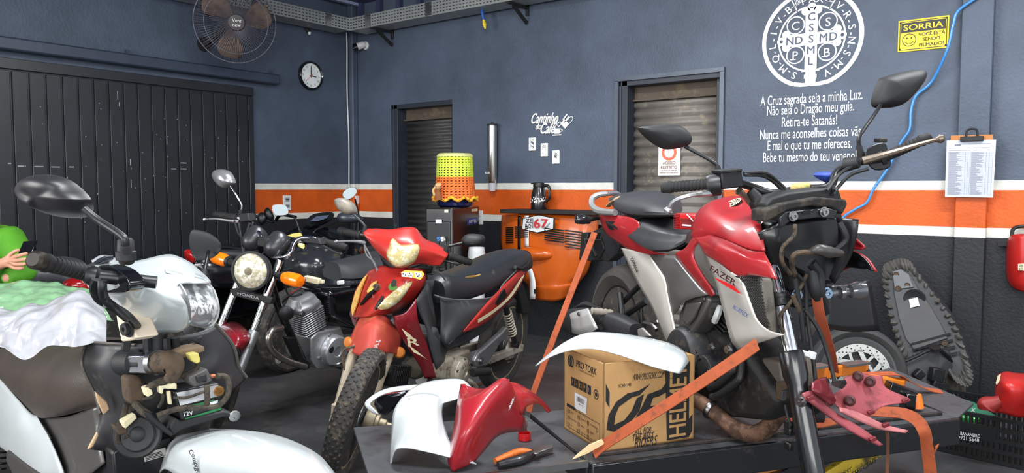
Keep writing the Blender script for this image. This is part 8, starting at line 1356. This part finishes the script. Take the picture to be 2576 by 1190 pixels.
for p, r in ((((430, 945, 1.05), (415, 960, 1.05), (390, 965, 1.04), (372, 978, 1.03)), .012), (((500, 910, 1.05), (490, 930, 1.05), (450, 948, 1.04), (410, 955, 1.03), (375, 970, 1.02)), .009), (((545, 946, 1.09), (568, 948, 1.09), (576, 970, 1.1), (570, 1000, 1.1), (545, 1022, 1.09), (500, 1026, 1.08), (450, 1028, 1.06), (395, 1046, 1.05)), .010), (((520, 970, 1.09), (522, 1000, 1.09), (520, 1020, 1.08)), .010), (((340, 1015, .99), (355, 1030, 1.01), (375, 1045, 1.03)), .014), (((318, 1015, .96), (310, 1045, .95), (300, 1075, .95), (295, 1105, .95), (305, 1112, .95), (325, 1095, .96)), .009), (((326, 1000, .96), (325, 1030, .95), (330, 1048, .96)), .009), (((395, 985, 1.03), (380, 1000, 1.03), (360, 1004, 1.01)), .005), (((410, 990, 1.03), (408, 1010, 1.03), (398, 1026, 1.03)), .006), (((436, 1000, 1.06), (470, 1000, 1.07), (515, 985, 1.09)), .005)): cable(wb, X(*p), r*.72, mat('dusty_loom', (66, 58, 46), .8, dirt=(44, 40, 36), damt=.35, dscale=30), 'wire_loom', 9)
for p in (((370, 850, .97), (372, 880, .97), (380, 905, .97)), ((440, 850, .98), (444, 880, .98), (450, 895, .98)), ((418, 850, .99), (420, 880, .99), (424, 895, .99))): cable(wb, X(*p), .011, BLK)
m = MB(); m.tube(X((398, 840, .97), (400, 900, .97)), .022, 14, 2); m.build('steering_stem', DKM, wb)
m = MB(); m.prism(X((282, 1140), (300, 1126), (430, 1098), (436, 1130), (418, 1215), (290, 1225), x=.93), (-.06, 0, 0)); bx_ = m.build('lower_box', BLK, wb, bevel=.006); q = X((364, 1162), (418, 1146), (416, 1126), (360, 1140), x=.934); m = MB(); m.add(q, [(0, 1, 2, 3)]); lb_ = m.build('warning_label', mat('label_grey', (190, 188, 184), .5), bx_, smooth=0); m = MB(); m.qtext('ATENÇÃO', [q[0].lerp(q[3], .7)+V((.001, 0, 0)), q[0].lerp(q[1], .4)+(q[3]-q[0])*.7+V((.001, 0, 0)), q[0].lerp(q[1], .4)+(q[3]-q[0])*.9+V((.001, 0, 0)), q[0].lerp(q[3], .9)+V((.001, 0, 0))], .01); [m.add([q[0].lerp(q[1], a_)+(q[3]-q[0])*v_+V((.001, 0, 0)) for a_, v_ in ((.05, v0), (.92-v0*.2, v0), (.92-v0*.2, v0+.08), (.05, v0+.08))], [(0, 1, 2, 3)]) for v0 in (.1, .26, .42, .56)]; m.build('label_print', BLK, lb_, smooth=0, fix=False)
# front mudguard and wheels
m = MB(); m.sheet([Y((395, 1195, -.06), (420, 1125, -.05), (445, 1092, 0), (470, 1082, .05)), Y((415, 1180, -.09), (450, 1130, -.085), (480, 1094, 0), (510, 1078, .08)), Y((470, 1210, -.11), (520, 1150, -.105), (545, 1096, -.01), (580, 1080, .08)), Y((560, 1230, -.115), (600, 1160, -.11), (625, 1104, -.02), (650, 1086, .08)), Y((650, 1240, -.115), (680, 1175, -.11), (705, 1122, -.03), (725, 1104, .08)), Y((740, 1250, -.11), (760, 1192, -.1), (785, 1150, -.03), (800, 1142, .07)), Y((800, 1260, -.1), (820, 1210, -.09), (838, 1190, -.03), (845, 1192, .05))], 6, 6); fm = m.build('front_mudguard', WP, wb, solid=.004, smooth=60)
m = MB(); m.qtext('CombiBrake', Y((484, 1130), (508, 1215), (497, 1216), (474, 1134), y=-.118), .03); m.build('side_lettering', mat('dark_grey_print', (40, 40, 42), .5), fm, smooth=0, fix=False)
wheel(wb, (1.27, 0, .29), (0, 1, 0), .285, .085, .225, 'alloy', DRUB, mat('wheel_black', (26, 26, 28), .4), 5); wheel(wb, (0, 0, .29), (0, 1, 0), .285, .09, .225, 'alloy', DRUB, mat('wheel_black', (26, 26, 28), .4), 5)
m = MB(); m.tube([(1.16, -.1, .46), (1.2, -.1, .4), (1.27, -.1, .29)], .02, 12); m.mirror(); m.build('fork_leg', DKM, wb); m = MB(); m.prism([V((x, .1, z)) for x, z in ((.4, .2), (.75, .22), (.85, .42), (.5, .5), (0.02, .34), (0.02, .27))], (0, -.2, 0)); m.build('engine_block', DKM, wb, bevel=.02)
m = MB(); m.tube([(.5, .1, .3), (.48, .22, .012)], .012, 8, 1); m.build('side_stand', BLK, wb)
# ------------------------------------------------------------------ plastic bags on the seat
def bag(name, lab, rows, mt, amp, seed):
    m = MB(); m.sheet([W0.D(*r) for r in rows], 16, 16); rr = random.Random(seed); ph = [(rr.uniform(8, 26), rr.uniform(8, 26), rr.uniform(8, 26), rr.uniform(0, 6)) for _ in range(9)]; ph += [(rr.uniform(-45, 45), rr.uniform(-45, 45), rr.uniform(-45, 45), rr.uniform(0, 6)) for _ in range(5)]
    for i, p in enumerate(m.v):
        a = sum(abs(math.sin(p.x*f[0]+p.y*f[1]+p.z*f[2]+f[3]))*(1 if i_ < 9 else .4) for i_, f in enumerate(ph))/11-.63; q = (CAM-p).normalized(); m.v[i] = p+(q*.75+V((0, 0, .3)))*(amp*a*5)
    return tag(m.build(name, mt, smooth=24, solid=.0015), lab, 'bag')
bag('plastic_bag', 'crumpled white plastic bag lying over the seat of the white moped', [[(-60, 775, 2.2), (20, 778, 2.25), (70, 768, 2.25), (115, 768, 2.25), (158, 738, 2.28), (200, 735, 2.28), (232, 752, 2.28), (262, 776, 2.26)], [(-60, 800, 2.1), (20, 800, 2.1), (70, 795, 2.08), (115, 792, 2.08), (160, 775, 2.1), (205, 770, 2.12), (240, 785, 2.14), (268, 805, 2.16)], [(-60, 830, 2.02), (15, 832, 2.02), (65, 835, 1.98), (118, 830, 2.0), (165, 822, 2.02), (208, 815, 2.05), (240, 825, 2.08), (268, 836, 2.1)], [(-60, 855, 1.98), (10, 864, 1.98), (56, 880, 1.94), (120, 862, 1.96), (165, 855, 1.98), (208, 850, 2.0), (240, 852, 2.02), (268, 860, 2.06)], [(-60, 860, 1.98), (8, 872, 1.96), (58, 902, 1.92), (125, 878, 1.94), (165, 870, 1.96), (208, 866, 1.98), (240, 860, 2.0), (267, 864, 2.04)]], mat('white_film', (176, 177, 182), .28, coat=.5, vary=.05, trans=.12), .03, 4)
bag('plastic_bag', 'green tinted plastic bag heaped behind the white bag on the moped', [[(-60, 712, 2.6), (0, 710, 2.6), (80, 707, 2.6), (140, 709, 2.6), (175, 722, 2.6), (222, 725, 2.55), (242, 742, 2.5)], [(-60, 735, 2.5), (0, 735, 2.5), (80, 732, 2.5), (140, 735, 2.5), (180, 742, 2.5), (230, 748, 2.45), (262, 775, 2.4)], [(-60, 765, 2.42), (0, 765, 2.42), (80, 762, 2.42), (140, 762, 2.4), (190, 765, 2.4), (245, 775, 2.38), (280, 800, 2.36)], [(-60, 790, 2.36), (0, 790, 2.36), (80, 790, 2.36), (140, 790, 2.36), (200, 790, 2.36), (250, 800, 2.34), (288, 808, 2.32)]], mat('green_film', (130, 172, 130), .25, coat=.6, vary=.12, trans=.15, dirt=(190, 208, 190), damt=-.05, dscale=12), .03, 9)
# ------------------------------------------------------------------ seated person at the left edge
PE = Fr(W0.at(-40, 640, d=3.9)); PE = Fr((PE.M.translation.x, PE.M.translation.y, 0), 45); P3 = lambda x, y, d=3.0: PE.I @ W0.at(x, y, d=d+.9)
pe = thing('person', 'person in a bright green sweatshirt sitting and holding a phone at the left edge', 'person', PE)
def skin(name, nodes, edges, mt, sub=2):
    me = bpy.data.meshes.new(name); me.from_pydata([tuple(n[0]) for n in nodes], edges, []); o = bpy.data.objects.new(name, me); COL.objects.link(o); o.parent = pe; o.modifiers.new('skin', 'SKIN').use_smooth_shade = True
    for i, n in enumerate(nodes): s_ = me.skin_vertices[0].data[i]; s_.radius = (n[1], n[2] if len(n) > 2 else n[1]); s_.use_root = i == 0
    s_ = o.modifiers.new('sub', 'SUBSURF'); s_.levels = sub; s_.render_levels = sub; me.materials.append(mt); return o
SKN = mat('skin', (196, 142, 116), .5, sss=.1, vary=.06); pv = P3(-75, 790); ch = P3(-65, 650); nk = P3(-62, 572); hdp = P3(-58, 512); sl, sr = P3(28, 605, 2.98), P3(-150, 605, 3.02); el = P3(72, 688, 2.9); wl2 = P3(10, 700, 2.75); er = P3(-130, 700, 2.85); wr = P3(-6, 668, 2.7); pm = P3(22, 655, 2.68)
kn = [pv+V((.42, s*.12, .0)) for s in (-1, 1)]; an = [V((k.x+.05, k.y, .08)) for k in kn]; toe = [V((k.x+.2, k.y, .03)) for k in kn]; hp_ = [pv+V((.02, s*.1, 0)) for s in (-1, 1)]
N = [(pv, .11, .09), (ch, .1, .08), (nk, .045), (hdp+V((.015, 0, 0)), .062, .072), (hdp+V((.005, 0, .09)), .078, .088), (sl, .045), (el, .042), (wl2, .03), (sr, .045), (er, .042), (wr, .028), (pm, .03, .02), (hp_[0], .085), (kn[0], .06), (an[0], .04), (toe[0], .03), (hp_[1], .085), (kn[1], .06), (an[1], .04), (toe[1], .03)]
E_ = [(0, 1), (1, 2), (2, 3), (3, 4), (1, 5), (5, 6), (6, 7), (1, 8), (8, 9), (9, 10), (10, 11), (0, 12), (12, 13), (13, 14), (14, 15), (0, 16), (16, 17), (17, 18), (18, 19)]
for pts in (((40, 645, 2.64), (58, 640, 2.62), (70, 637, 2.64)), ((44, 655, 2.63), (64, 652, 2.61), (78, 649, 2.63)), ((42, 665, 2.64), (62, 664, 2.62), (75, 661, 2.64)), ((36, 674, 2.66), (52, 675, 2.64), (62, 673, 2.65)), ((26, 640, 2.66), (38, 632, 2.66), (50, 628, 2.66))):
    b_ = 11
    for k, q in enumerate(pts): N.append((P3(*q), .0098-.0008*k)); E_.append((b_, len(N)-1)); b_ = len(N)-1
skin('body', N, E_, SKN)
GRN = mat('green_sweatshirt', (70, 138, 18), .8, bump=.3, bscale=90, vary=.1)
skin('sweatshirt', [(pv+V((0, 0, .02)), .17, .15), (ch, .21, .17), (nk+V((0, 0, -.04)), .085), (sl, .085), (el, .062), (wl2, .045), (sr, .085), (er, .065), (er.lerp(wr, .75), .042)], [(0, 1), (1, 2), (1, 3), (3, 4), (4, 5), (1, 6), (6, 7), (7, 8)], GRN)
skin('dark_cuff', [(er.lerp(wr, .72), .04), (wr, .036)], [(0, 1)], BLKM); skin('trousers', [(pv, .155, .13), (hp_[0], .1), (kn[0], .075), (an[0], .055), (hp_[1], .1), (kn[1], .075), (an[1], .055)], [(0, 1), (1, 2), (2, 3), (0, 4), (4, 5), (5, 6)], mat('dark_jeans', (40, 46, 60), .8))
skin('hair', [(hdp+V((-.04, 0, .03)), .07, .082), (hdp+V((-.02, 0, .11)), .085, .092), (hdp+V((-.01, 0, .165)), .05, .055)], [(0, 1), (1, 2)], BLK); m = MB(); f = V((1, -.1, 0)).normalized(); m.dome(circ(hdp+f*.08+V((0, 0, .0)), f, .014, 8), f*.02, 3); m.build('nose', SKN, pe); m = MB(); [m.lathe(hdp+f*.078+V((0, s*.032, .035)), f, [(.001, 0), (.012, 0), (.001, .006)], 10) for s in (-1, 1)]; m.build('eyes', BLK, pe)
m = MB(); m.tube([hdp+f*.082+V((0, -.025, -.045)), hdp+f*.09+V((0, 0, -.05)), hdp+f*.082+V((0, .025, -.045))], .006, 6); m.build('mouth', mat('lips', (160, 96, 88), .5), pe)
m = MB(); zs = pv.z-.13; m.lathe((pv.x, pv.y, 0), (0, 0, 1), [(.001, 0), (.17, 0), (.15, zs-.03), (.18, zs-.03), (.18, zs), (.001, zs)], 24); so_ = m.build('stool', BLKM, None); so_.matrix_world = PE.M; tag(so_, 'dark round stool under the seated person', 'stool')
m = MB(); m.prism(W0.D((42, 644, 3.555), (58, 607, 3.62), (90, 605, 3.62), (76, 641, 3.555)), (-.003, .012, -.002)); tag(m.build('mobile_phone', mat('phone_black', (16, 17, 20), .12, coat=.6), bevel=.003), 'black mobile phone held by the seated person', 'phone')
